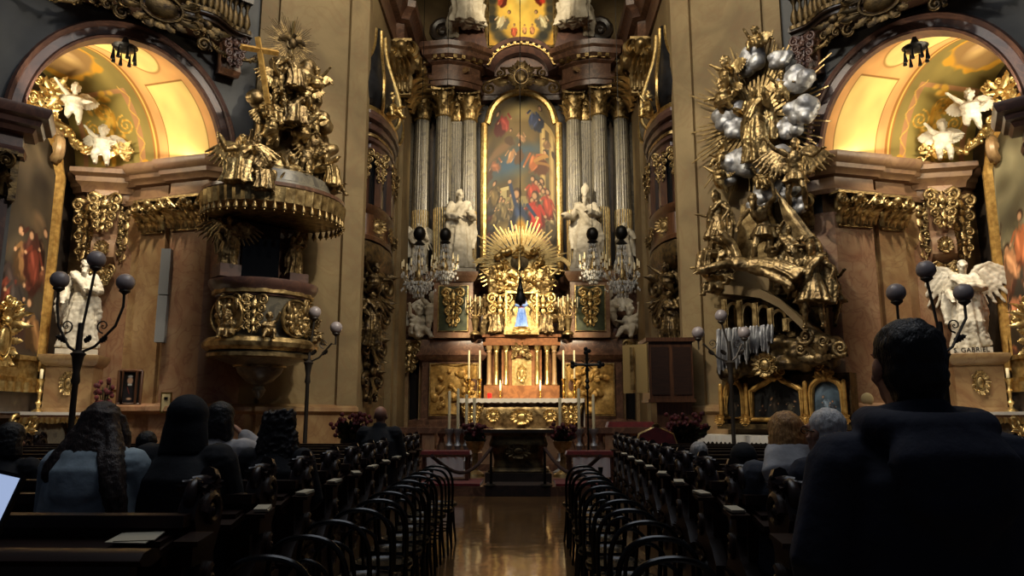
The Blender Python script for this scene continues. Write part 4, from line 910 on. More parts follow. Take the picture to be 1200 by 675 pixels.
for sx in (-1, 1):
    for i in range(3): obj('cloud', clouds_mesh('goldcloud', [(0, 0, 0, .34), (.3, 0, .1, .24), (-.3, 0, -.05, .26)]), MT['gold_old'], sb, (sx * (.75 + .12 * i), -.1 * i, -.75 - .12 * i), (0, i, 0), .8)
    obj('putto', fm('putto_fly' if sx < 0 else 'putto_fly_b'), MT['gold_old'], sb, (sx * 1.05, -.3, -1.25), (0, 0, sx * .5), 1.0)
# arched openings either side of the sunburst are painted walls behind gilded arches
for sx in (-1, 1):
    b = TB((0, 0, 0)); b.archband((sx * 1.5, 29.5, 6.9), .5, .75, [(-.08, 0), (-.08, .2), (.1, .2), (.1, 0)], n=20)
    o = b.build('gilded_arch', MT['gold'], ret); o.location = -V((0, 29.5, .6))
# candlesticks and candles
def stick_mb(h, r):
    b = MB(); b.lathe((0, 0, 0), [(r, 0), (r * .95, .04 * h), (r * .35, .1 * h), (r * .28, .2 * h), (r * .55, .28 * h), (r * .25, .36 * h), (r * .3, .55 * h), (r * .5, .62 * h), (r * .22, .7 * h), (r * .3, .85 * h), (r * .6, .93 * h), (r * .62, h), (r * .2, h)], 16)
    return b
STK = stick_mb(1, .14).mesh('candlestick', 40)
CND = MB().lathe((0, 0, 0), [(.035, 0), (.035, .97), (.02, 1)], 12).mesh('candle', 40)
FLM = MB().lathe((0, 0, 0), [(0, 0), (.018, .03), (.014, .06), (0, .11)], 8).mesh('flame', 80)
def candlestick(label, loc, h, c, m='brass', group=None, lit=False, rw=1):
    t = thing('candlestick', label, 'candlestick', loc, 0, group); s = obj('stick', STK, MT[m], t, sc=(rw, rw, h)); cn = obj('candle', CND, MT['wax'], t, (0, 0, h), sc=(1, 1, c))
    if lit: obj('flame', FLM, MT['flame'], cn, (0, 0, 1), sc=(1, 1, 1 / c))
    return t
for i, x in enumerate((-1.95, -1.55, 1.55, 1.95)):
    candlestick('tall brass candlestick on the altar table, %s from the pulpit side' % ORD[i], (x, 27.9, 2.09), .75, 1.05)
for i, x in enumerate((-.78, .68)):
    candlestick('short candlestick with a burning flame beside the tabernacle door, ' + ('pulpit side' if i == 0 else 'bridge sculpture side'), (x, 27.7, 2.09), .3, .28, lit=True, rw=.6)
t = thing('sanctuary_light', 'small red glass votive light on the altar table', 'candle', (-1.15, 27.2, 2.09)); MB().lathe((0, 0, 0), [(.06, 0), (.08, .05), (.08, .18), (.06, .2)], 14).build('red_glass', flame_mat('red_glass_glow', (220, 30, 24), 1.2), t)
# branched candelabra beside the niche
for sx, nm in ((-1, 'pulpit side'), (1, 'bridge sculpture side')):
    t = thing('candelabrum', 'gilded branched candelabrum beside the madonna niche, ' + nm, 'candelabrum', (sx * 1.75, 28.1, 4.5)); b = MB()
    b.lathe((0, 0, -.0), [(.22, 0), (.2, .06), (.08, .15), (.13, .45), (.16, .6), (.06, .7), (.05, 1.2), (.08, 1.25)], 16)
    for k in (-2, -1, 1, 2): b.tube([(0, 0, .7), (k * .1, -.02, .72), (k * .17, -.03, .85), (k * .18, -.03, 1.0 + .05 * abs(2 - abs(k)))], .022, 6)
    b.build('branch_stand', MT['gold_old'], t)
    for k in (-2, -1, 0, 1, 2): obj('candle', CND, MT['wax'], t, (k * .18, -.03 if k else 0, 1.02 + .05 * abs(2 - abs(k))), sc=(.6, .6, .4))
# crystal chandeliers
def chandelier(label, loc, arms, R_, H, ztop, kind):
    t = thing('chandelier', label, 'chandelier', loc, 0); b = MB()
    b.lathe((0, 0, 0), [(.02, -.5 * H), (.08, -.44 * H), (.03, -.36 * H), (.1, -.22 * H), (.12, -.1 * H), (.05, 0), (.07, .2 * H), (.04, .32 * H), (.03, .5 * H)], 14)
    for i in range(arms):
        a = 2 * PI * i / arms; c, s = math.cos(a), math.sin(a)
        b.tube([(0, 0, -.1 * H), (.4 * R_ * c, .4 * R_ * s, -.24 * H), (.85 * R_ * c, .85 * R_ * s, -.18 * H), (R_ * c, R_ * s, -.02 * H)], .016, 6)
        b.lathe((R_ * c, R_ * s, -.02 * H), [(.02, 0), (.06, .03), (.05, .05)], 8)
    b.build('frame', MT['gold_old'], t)
    cr = MB()
    for i in range(arms):
        a = 2 * PI * i / arms; c, s = math.cos(a), math.sin(a)
        for k in range(7):
            f = .15 + .85 * k / 6; cr.ell((f * R_ * c, f * R_ * s, -.32 * H - .06 * H * math.sin(k * 2.3) ), (.035, .035, .06), n=6)
        cr.ell((R_ * c, R_ * s, -.12 * H), (.05, .05, .09), n=6)
    for tier, (q, z) in enumerate(((.5, .1), (.38, .24), (.3, .36), (.95, -.28), (.7, -.4), (.4, -.48))):
        k = max(6, int(26 * q))
        for i in range(k): cr.ell((q * R_ * .75 * math.cos(2 * PI * i / k), q * R_ * .75 * math.sin(2 * PI * i / k), z * H), (.035, .035, .07), n=6)
    for q, z in ((.5, .1), (.38, .24), (.3, .36), (.95, -.28), (.7, -.4), (.4, -.48)): cr.tube([(q * R_ * .75 * math.cos(a), q * R_ * .75 * math.sin(a), z * H + .05) for a in np.linspace(0, 2 * PI, 24)[:-1]], .01, 5, closed=True)
    for a in np.linspace(0, 2 * PI, arms + 1)[:-1]: cr.tube([(.12 * R_ * math.cos(a), .12 * R_ * math.sin(a), .45 * H), (.38 * R_ * .75 * math.cos(a), .38 * R_ * .75 * math.sin(a), .24 * H), (.7 * R_ * math.cos(a), .7 * R_ * math.sin(a), -.24 * H), (R_ * math.cos(a), R_ * math.sin(a), -.1 * H), (.5 * R_ * math.cos(a), .5 * R_ * math.sin(a), -.4 * H), (0, 0, -.5 * H)], .008, 5)
    cr.build('crystal_fringe', MT['crystal'], t, smooth=0)
    for i in range(arms):
        a = 2 * PI * i / arms; obj('candle', CND, MT['wax'], t, (R_ * math.cos(a), R_ * math.sin(a), .0), sc=(.7, .7, .26))
    b = MB(); b.ell((0, 0, .62 * H), (.22, .22, .26), n=14); b.lathe((0, 0, .4 * H), [(.05, 0), (.2, .06), (.06, .2)], 12); b.build('dark_ball', MT['iron'], t)
    b = MB(); b.tube([(0, 0, .5 * H), (0, 0, ztop - loc[2])], .012, 5); b.build('cable', MT['iron'], t)
    return t
chandelier('large crystal chandelier with a dark ball top hanging near the pulpit side chancel wall', (-3.5, 25.2, 6.45), 10, .58, 2.0, 21.5, 0)
chandelier('large crystal chandelier with a dark ball top hanging above the brown wooden box', (3.45, 25.2, 6.45), 10, .58, 2.0, 21.5, 0)
chandelier('smaller crystal chandelier hanging in front of the crowned statue', (-2.72, 26.2, 6.9), 8, .46, 1.6, 22, 1)
chandelier('smaller crystal chandelier hanging in front of the bishop statue', (2.55, 26.2, 6.9), 8, .46, 1.6, 22, 1)
t = thing('hanging_sanctuary_lamp', 'dark hanging sanctuary lamp on a long cable in front of the madonna niche', 'lamp', (0, 22.0, 4.72))
b = MB(); b.lathe((0, 0, 0), [(.03, -.04), (.05, .0), (.15, .04), (.17, .12), (.12, .3), (.09, .42), (.1, .46), (.06, .56), (.04, .7), (.06, .76), (.02, .84)], 20)
b.build('bowl', MT['iron'], t); MB().tube([(0, 0, .7), (0, 0, 17.5)], .014, 5).build('cable', MT['iron'], t)
for i in range(3):
    a = 2 * PI * i / 3; MB().tube([(.155 * math.cos(a), .155 * math.sin(a), .12), (.02 * math.cos(a), .02 * math.sin(a), 1.1)], .008, 5).build('chain', MT['iron'], t)
# ---------------------------------------------------------------- things on the diagonal nave walls
def onwall(sg, s0, px, py, off):
    """local (x, y, z) in the frame of a wall-hung thing at W(sg, s0): where pixel px, py meets the plane off metres out of the wall"""
    d = CR @ V((px - 600, 337.5 - py, -FPX)); n = V((-sg * .7009, -.7133, 0)); p0 = V((sg * 4.7, 20.5, 0)); e = V((sg * .7133, -.7009, 0))
    t = (off - n.dot(CAM - p0)) / n.dot(d); p = CAM + d * t; s = (p - p0).dot(e)
    return V(((s - s0) * sg, -off, p.z))
# ------------------------------------------------ pulpit
PS = 2.75
pu = thing('pulpit', 'richly gilded pulpit with grey marble basket and a figure crowned canopy on the nave wall', 'pulpit', W(-1, PS), RZ(-1))
pw = lambda x, y, off: onwall(-1, PS, x, y, off)
BC = V((pw(308, 370, 1.1).x, -1.1, -.3)); CC = V((pw(322, 250, 1.2).x, -1.2, 0))
b = MB(); b.lathe(BC, [(.02, 2.15), (.1, 2.22), (.16, 2.35), (.1, 2.45), (.3, 2.55), (.5, 2.75), (.56, 2.9), (.9, 3.02), (1.12, 3.1), (1.16, 3.2), (.98, 3.26), (.98, 3.5), (1.0, 3.55), (1.02, 4.35), (1.06, 4.45)], 48, sy=.88); bk = b.build('basket', MT['marble_grey'], pu)
b = MB(); b.lathe(BC, [(1.0, 3.22), (1.2, 3.22), (1.3, 3.3), (1.32, 3.4), (1.24, 3.5), (1.06, 3.54)], 56, sy=.88, wav=(14, .02)); b.build('lower_rim', MT['gold_old'], bk)
b = MB(); b.lathe(BC, [(.5, 2.86), (.62, 2.88), (.62, 2.96), (.5, 3.0)], 40, sy=.88); b.lathe(BC, [(1.05, 3.06), (1.22, 3.08), (1.22, 3.16), (1.1, 3.2)], 48, sy=.88); b.build('rim_moulding', MT['bronze'], bk)
b = MB(); b.lathe(BC, [(1.0, 4.42), (1.1, 4.46), (1.12, 4.56), (1.22, 4.66), (1.28, 4.76), (1.28, 4.84), (1.12, 4.86), (1.05, 4.8)], 56, sy=.88); b.build('hand_rail', MT['marble_plum'], bk)
b = MB(); b.lathe(BC, [(1.11, 4.5), (1.17, 4.52), (1.17, 4.6), (1.12, 4.62)], 56, sy=.88, wav=(40, .02)); b.build('frieze', MT['gold_old'], bk)
def around(c, r, a, z, sy=.88): return V((c.x + r * math.cos(a), c.y + r * sy * math.sin(a), z))
for a in (-2.75, -PI / 2 + .35, -.25):
    p_ = around(BC, 1.06, a, 3.68); p = obj('relief_panel', (lambda: ORN.setdefault('relief', (lambda q: (q.ell((0, 0, 0), (.46, .06, .5), n=20), q.tube([(.47 * math.cos(t), -.05, .52 * math.sin(t)) for t in np.linspace(0, 2 * PI, 30)[:-1]], .04, 6, closed=True), [q.ell((RN.uniform(-.3, .3), -.06, RN.uniform(-.3, .3)), (.08, .06, RN.uniform(.08, .2)), n=8) for _ in range(16)], q.mesh('relief', 60))[-1])(MB())))(), MT['gold_old'], bk, p_, (0, 0, a + PI / 2), (.95, 1, .82))
for a in (-2.15, -1.6 + .95, -2.9 + .2, -.75):
    orn(('drop', 41), lambda: drop_mb(41, .9, .4), 'gilded_scroll', MT['gold_old'], bk, around(BC, 1.04, a, 4.1), (0, 0, a + PI / 2), .9)
orn(('cart', 42), lambda: cartouche_mb(42, 1.1, 1.1), 'gilded_cartouche', MT['gold_old'], bk, around(BC, 1.08, -1.2, 3.68), (0, 0, -1.2 + PI / 2), (.62, .6, .62))
for a, k in ((-2.6, 'putto_sit'), (-1.85, 'putto_sit_b'), (-.55, 'putto_sit'), (-.1, 'putto_w')):
    obj('putto', fm(k), MT['bronze'], bk, around(BC, 1.26, a, 3.16), (0, 0, a + PI / 2), .68)
b = MB(); b.box((CC.x - .05, -.35, 5.4), (2.0, .5, 1.5)); bb = b.build('back_panel', MT['marble_red'], pu)
MB().box((CC.x - .05, -.64, 5.45), (.95, .1, 1.35)).build('opening_shade_panel', MT['glass_dark'], bb)  # dark panel in place of the unlit opening behind the basket
for x in (-.95, .78):
    obj('herm_figure', fm('angel' if x < 0 else 'queen'), MT['bronze'], bb, (CC.x + x, -.85, 4.86), (0, 0, x * .4), .72)
    MB().box((CC.x + x, -.85, 4.8), (.5, .5, .3)).build('herm_pedestal', MT['marble_plum'], bb)
cp = MB(); cp.lathe(CC, [(.2, 6.42), (1.45, 6.4), (1.5, 6.5), (1.58, 6.56), (1.6, 6.66), (1.48, 6.72), (1.45, 6.8), (1.38, 6.84), (1.3, 7.1), (1.05, 7.22), (.5, 7.3), (.02, 7.3)], 56, sy=.85); cn = cp.build('canopy', MT['marble_grey'], pu)
b = MB(); b.lathe(CC, [(1.46, 6.44), (1.6, 6.5), (1.72, 6.6), (1.72, 6.68), (1.52, 6.7)], 56, sy=.85); b.build('canopy_moulding', MT['marble_red'], cn)
b = MB(); b.lathe(CC, [(1.66, 6.2), (1.7, 6.22), (1.74, 6.56), (1.68, 6.56)], 96, sy=.85, wav=(48, .012)); b.build('valance', MT['gold_old'], cn)
TS = MB().lathe((0, 0, 0), [(.0, .02), (.02, 0), (.055, -.13), (.05, -.16), (.015, -.17), (.022, -.2), (0, -.22)], 10).mesh('tassel', 50)
for i in range(48):
    a = 2 * PI * i / 48; obj('tassel', TS, MT['gold_old'], cn, around(CC, 1.69, a, 6.22, .85), sc=1.1)
# canopy sculpture, pile of putti, angels, cross and rays
def pfig(k, px, py, off, sc, rz=0, m='bronze', nm='figure', rx=0, ry=0):
    q = pw(px, py, off); return obj(nm, fm(k), MT[m], cn, q, (rx, ry, rz), sc)
pfig('angel_sit', 281, 222, 1.9, .95, -.5, 'gold_old', 'seated_angel'); pfig('angel_sit_b', 375, 222, 1.6, .9, .6, 'gold_old', 'seated_angel'); pfig('seated', 300, 228, 2.2, .8, .3, 'bronze', 'seated_angel'); pfig('putto_sit_b', 318, 232, 2.3, .75, .2, 'gold_old', 'putto'); pfig('putto_w', 340, 222, 2.1, .85, 0, 'gold_old', 'putto'); pfig('putto_sit', 392, 228, 1.7, .75, .5, 'bronze', 'putto')
pfig('putto_sit', 300, 190, 1.7, .8, .3, 'bronze', 'putto'); pfig('putto_w', 358, 200, 1.6, .8, -.3, 'bronze', 'putto')
b = MB(); r_ = random.Random(8)
for i in range(70):
    f = i / 70; y = 205 - 135 * f; wd = 42 * (1 - f) ** .6 + 18; q = pw(336 + r_.uniform(-wd, wd), y, 1.2 + r_.uniform(-.3, .25))
    b.ell(q, (r_.uniform(.14, .28), .24, r_.uniform(.13, .24)), (0, r_.uniform(-.5, .5), 0), 8)
q0, q1 = pw(338, 225, .9), pw(342, 90, .9); b.tube([q0, q1], [.75, .35], 12)
obj('cloud_pile', bake(b, .05, 2, disp=.05, dscale=.15), MT['bronze'], cn)
for k, x, y, s_, rz in (('putto_fly', 318, 168, .95, .4), ('putto_fly_b', 352, 172, .9, -.3), ('putto_sit', 330, 150, .9, 0), ('seated', 345, 152, .8, -.3), ('putto_w', 366, 160, .8, -.4), ('putto_sit_b', 312, 142, .8, .4), ('fly', 326, 126, .75, .3), ('putto_fly', 357, 128, .85, -.5), ('seated_b', 338, 108, .78, .2), ('putto_fly_b', 370, 112, .75, -.6), ('putto_sit', 326, 108, .7, .5)):
    pfig(k, x, y, 1.75, s_, rz, 'gold_old' if k[0] != 's' else 'bronze', 'putto' if 'putto' in k else 'angel')
c0, c1 = pw(314, 122, 2.3), pw(302, 44, 2.3); b = MB(); b.tube([c0, c1], .075, 4); m_ = c0.lerp(c1, .8); b.tube([m_ + V((-.44, 0, -.06)), m_ + V((.44, 0, .1))], .075, 4); b.build('gilded_cross', MT['gold_matte'], cn)
h = pw(341, 52, 1.1)
for i in range(36):
    a = 2 * PI * i / 36; obj('ray', ray_mesh(), MT['gold_dark'] if i % 3 else MT['gold_old'], cn, h + V((.12 * math.sin(a), 0, .12 * math.cos(a))), (0, a, 0), (1.8, 1, (.5, .72, .6)[i % 3]))
b = MB(); b.tube([h + V((0, -.08, -.45)), h + V((0, -.08, .6))], .045, 4); b.build('ray_stem', MT['gold'], cn)
b = MB(); b.ell(h + V((0, -.1, 0)), (.12, .09, .16)); b.ell(h + V((0, -.16, .17)), (.06, .08, .06))
for sx in (-1, 1): b.tube([h + V((0, -.1, .05)), h + V((.2 * sx, -.12, .14)), h + V((.36 * sx, -.1, .02))], [(.09, .03), (.1, .03), (.03, .02)], 8)
b.build('dove', MT['gold_dark'], cn)
# ------------------------------------------------ bridge sculpture opposite the pulpit
NS = 2.3
ne = thing('bridge_sculpture', 'large gilded wall sculpture of a saint falling from a bridge below silver clouds and rays', 'sculpture', W(1, NS), RZ(1))
nw = lambda x, y, off: onwall(1, NS, x, y, off)
def nfig(k, px, py, off, sc, rz=0, m='bronze', nm='figure', rx=0, ry=0, dx=0, dz=0):
    return obj(nm, fm(k), MT[m], ne, nw(px, py, off) + V((dx, 0, dz)), (rx, ry, rz), sc)
h = nw(884, 138, .45)
r_ = random.Random(2)
for i in range(30):
    a = 2 * PI * i / 30 + r_.uniform(-.07, .07); l = (1.25, 1.75, 1.45, 1.65)[i % 4]
    obj('ray', ray_mesh(), MT['gold_old'], ne, h + V((.3 * math.sin(a), .05 * (i % 3), .3 * math.cos(a))), (0, a, 0), (4.5, 2.6, l * (1.15 if abs(math.sin(a)) < .9 else 1)))
for i, (x, y, q) in enumerate(((880, 72, .42), (933, 95, .42), (940, 130, .4), (855, 135, .42), (872, 190, .5), (905, 190, .48), (925, 150, .36), (850, 210, .3), (898, 225, .36), (922, 222, .34), (890, 240, .3), (935, 242, .26), (862, 150, .34), (915, 70, .3))):
    r2 = random.Random(i); b = MB()
    b.ell((0, 0, 0), (q, q * .6, q * .8), n=14)
    for k in range(5):
        a = k / 5 * 2 * PI + r2.random(); u_ = r2.uniform(.42, .62); b.ell((q * .7 * math.cos(a), -q * .3 * r2.random(), q * .5 * math.sin(a)), (q * u_, q * .5, q * u_ * .85), n=12)
    obj('silver_cloud', bake(b, .03, 7, disp=.05, dscale=.22), MT['silver'], ne, nw(x, y, .55 + .1 * (i % 3)), (0, r2.uniform(-.4, .4), 0))
nfig('madonna', 888, 190, 1.0, 1.12, .2, 'gold_old', 'madonna_figure'); nfig('fly', 934, 236, 1.1, 1.1, .5, 'bronze', 'angel_figure')
nfig('putto_fly', 852, 108, .9, 1.0, -.5, 'gold_old', 'putto'); nfig('putto_fly_b', 848, 135, .9, 1.0, -.4, 'gold_old', 'putto'); nfig('putto_sit', 886, 60, .7, .8, 0, 'gold_old', 'putto'); nfig('putto_sit_b', 846, 195, .9, .8, -.3, 'gold_old', 'putto'); nfig('putto_fly', 843, 225, .9, .8, -.3, 'gold_old', 'putto'); nfig('putto_sit', 895, 222, 1.1, .7, .1, 'gold_old', 'cherub'); nfig('putto_w', 918, 120, .8, .8, .4, 'gold_old', 'putto')
# broad flat gilded shaft of light below the cloud, banner pole
b = MB(); b.prism([tuple(nw(870, 240, .2).xz), tuple(nw(900, 235, .2).xz), tuple(nw(925, 300, .2).xz), tuple(nw(862, 305, .2).xz)], .12, (0, -.2, 0)); b.build('light_shaft', MT['gold_old'], ne)
b = MB(); q0, q1 = nw(925, 280, 1.0), nw(912, 218, .8); b.tube([nw(952, 285, .9), nw(908, 222, .9)], .03, 6); b.tube([nw(945, 282, .9), nw(925, 252, .95), nw(914, 232, .95)], [(.2, .05), (.16, .05), (.05, .03)], 12, folds=(4, [.3, .3, .2], 0)); b.build('banner', MT['bronze'], ne)
# figures on the bridge
nfig('reach', 898, 322, .95, 1.2, .3, 'bronze', 'executioner_figure'); nfig('fallen', 872, 338, 1.5, 1.3, .1, 'bronze', 'falling_saint_figure', ry=.32); nfig('soldier', 842, 304, 1.0, 1.0, -.3, 'bronze', 'figure'); nfig('seated', 840, 322, 1.2, .9, -.5, 'bronze', 'figure'); nfig('soldier', 957, 386, 1.25, 1.12, .2, 'bronze', 'soldier_figure'); nfig('soldier_b', 931, 352, .9, 1.05, .1, 'bronze', 'soldier_figure'); nfig('saint_b', 917, 346, .7, 1.0, .2, 'bronze', 'onlooker_figure')
nfig('soldier_b', 972, 384, .8, 1.0, .7, 'gold_dark', 'soldier_figure'); nfig('queen', 943, 350, .8, 1.05, -.2, 'bronze', 'onlooker_figure'); nfig('putto_sit', 838, 345, 1.2, 1.0, -.4, 'bronze', 'putto'); nfig('putto_fly_b', 832, 335, 1.0, .9, -.6, 'gold_old', 'putto')
b = MB(); q = nw(838, 312, 1.3); b.tube([q + V((-.7, 0, .05)), q + V((.5, 0, -.05))], .035, 6); b.build('staff', MT['gold_old'], ne)
# bridge: a parapet sloping down to the right over arches
P = [nw(838, 335, .8), nw(870, 337, .8), nw(900, 341, .8), nw(922, 352, .8), nw(942, 370, .8), nw(962, 390, .8)]
b = MB(); poly = [(p.x, p.z) for p in P] + [(p.x, p.z - .22) for p in reversed(P)]; b.prism(poly, .9, (0, -.75, 0)); br = b.build('bridge', MT['stucco'], ne)
base = nw(850, 396, .8).z
for i, (x, zz) in enumerate(((848, 346), (866, 347), (884, 350), (902, 356), (920, 368))):
    q = nw(x, zz, 1.15); b = MB(); hh = q.z - base - .1; b.box((q.x, -1.0, base + hh / 2), (.16, .3, hh)); b.box((q.x, -1.16, base + hh * .5), (.1, .06, hh * .9)); b.build('bridge_pier', MT['gold_old'], br)
    q2 = nw(x + 9, zz, 1.15); b = MB(); b.archband((q2.x, -1.05, base + hh * .55), .14, hh * .3, [(-.02, -.1), (-.02, .08), (.05, .1), (.05, -.1)], n=14); b.build('bridge_arch', MT['gold_old'], br)
b = MB(); b.box((nw(905, 370, .5).x, -.45, base + .35), (2.6, .3, 1.2)); b.build('bridge_wall', MT['gold_dark'], br)
# silver water spilling over gilded rocks
b = MB(); q0, q1 = nw(845, 388, 1.1), nw(908, 388, 1.1)
def wf(u, v):
    x = q0.x + (q1.x - q0.x) * u; return V((x, -1.25 - .06 * math.sin(u * 60) - .12 * math.sin(v * 2.5), q0.z - v * (.95 * (1 - .55 * u) + .12 * math.sin(u * 37) + .06 * math.sin(u * 91))))
b.grid(wf, 120, 10)
for k in range(26):
    u = k / 25; p = wf(u, 0); e_ = wf(u, 1); b.limb([p, p.lerp(e_, .6), e_ + V((0, 0, -.05))], [.04, .05, .02], 6)
b.build('silver_water', MT['silver'], ne)
b = MB(); r_ = random.Random(4)
for i in range(60):
    f = r_.random(); q = nw(848 + 130 * f, 392 + (20 + 20 * (1 - f)) * r_.random() + 8, .75 + r_.random() * .25); b.ell(q, (r_.uniform(.16, .4), .32, r_.uniform(.14, .26)), (0, r_.uniform(-.5, .5), 0), 8)
obj('rocks', bake(b, .05, 1, disp=.1, dscale=.2), MT['gold_dark'], ne)
orn(('cart', 51), lambda: cartouche_mb(51), 'rocaille', MT['gold_old'], ne, nw(897, 428, 1.3), sc=(.6, .8, .5))
orn(('spr', 52), lambda: spray_mb(9, 1.0, 9, 3), 'rocaille', MT['bronze'], ne, nw(960, 420, 1.2), sc=.8)
# shrine frame with three small paintings under the sculpture
sf = thing('shrine_triptych', 'gilded rocaille frame with three dark paintings beneath the bridge sculpture', 'frame', W(1, NS), RZ(1))
zf = lambda y: nw(900, y, .7).z
def shape(cx, w, z0, z1, kind):
    k = 24; pts = []
    for i in range(k + 1):
        x = 1 - 2 * i / k
        if kind == 0: zt = z1 - .28 * abs(x) ** 1.3 + (.12 * math.exp(-(x * 6) ** 2))
        else: zt = z0 + (z1 - z0) * (.62 + .38 * math.sqrt(max(0, 1 - x * x)))
        pts.append((cx + w / 2 * x, zt))
    return [(cx - w / 2, z0), (cx + w / 2, z0)] + pts
for i, (x0, x1, y0, y1, kind) in enumerate(((851, 871, 490, 446, 1), (881, 940, 492, 444, 0), (951, 988, 488, 446, 1))):
    a, c = nw(x0, 470, .7).x, nw(x1, 470, .7).x; poly = shape((a + c) / 2, c - a, zf(y0), zf(y1), kind)
    zc = (zf(y0) + zf(y1)) / 2; xc = (a + c) / 2; w_ = c - a; h_ = zf(y1) - zf(y0)
    p = Painter(50, 50, (30, 30, 30) if i < 2 else (70, 86, 98), w_ / h_, 60 + i); p.mottle(5, .5)
    p.person(.45, .15, .5, (52, 44, 36) if i < 2 else (120, 136, 150), lean=.2); 
    if i == 1: p.person(.75, .2, .45, (84, 76, 60), lean=-.4); p.person(.2, .1, .4, (44, 34, 30))
    if i == 2: p.blob(.35, .7, .3, .25, (128, 148, 166), .5, .9, .7)
    if i == 2: p.person(.65, .1, .4, (60, 64, 70))
    def cf(u, v, x_=xc, w_=w_, a_=zf(y0), b_=zf(y1), kd=kind):
        x = u * 2 - 1; zt = (b_ - .28 * abs(x) ** 1.3 + .12 * math.exp(-(x * 6) ** 2)) if kd == 0 else a_ + (b_ - a_) * (.62 + .38 * math.sqrt(max(0, 1 - x * x)))
        return V((x_ + x * w_ / 2, -.66, a_ + (zt - a_) * v))
    p.apply(cf, 'painting', MT['oil'], sf)
    b = MB(); b.tube([(x, -.7, z) for x, z in poly], [(.07, .09)] * len(poly), 8, closed=True); b.tube([(x, -.78, z) for x, z in poly], .025, 6, closed=True); fr = b.build('frame', MT['gold_matte'], sf)
    orn(('spr', 61), lambda: spray_mb(9, .55, 61, 2.8), 'crest', MT['gold_matte'], fr, (xc, -.74, zf(y1) - .0), sc=1 if kind == 0 else .8)
b = MB(); a, c = nw(845, 470, .7).x, nw(996, 470, .7).x; b.box(((a + c) / 2, -.42, (zf(499) + zf(440)) / 2), (c - a, .4, zf(440) - zf(499))); b.box(((a + c) / 2, -.5, zf(500)), (c - a + .1, .7, .12)); b.build('backing', MT['gold_dark'], sf)
for x in (846, 876, 946, 992):
    q = nw(x, 498, .74); b = MB(); b.limb([(q.x, -.74, q.z), (q.x, -.74, zf(450))], .05, 8); b.build('colonnette', MT['gold_matte'], sf); orn(('cart', 62), lambda: cartouche_mb(62), 'rocaille', MT['gold_matte'], sf, (q.x, -.8, q.z + .12), sc=(.26, .5, .26))
q = nw(905, 508, 1.0)
sd = thing('shrine_table', 'wooden side altar table with a white lace cloth under the gilded shrine frame', 'table', W(1, NS), RZ(1)); zt = nw(880, 513, 1.3).z
b = MB(); b.box((q.x - .2, -.85, zt / 2 - .03), (3.4, .9, zt - .06)); b.build('body', MT['wood'], sd); b = MB(); b.box((q.x - .2, -.85, zt), (3.6, 1.05, .06)); b.build('table_top', MT['wood'], sd)
b = MB(); b.box((q.x - .2, -.85, zt + .04), (3.62, 1.06, .02)); b.grid(lambda u, v: V((q.x - 2.0 + 3.62 * u, -1.39 - .01 * math.sin(u * 120), zt + .05 - v * (.18 + .03 * math.sin(u * 200)))), 160, 2)
t = b.build('lace_cloth', MT['linen']); t.location = W(1, NS); t.rotation_euler = (0, 0, RZ(1)); tag(t, 'white lace cloth on the table under the gilded shrine frame', 'cloth')
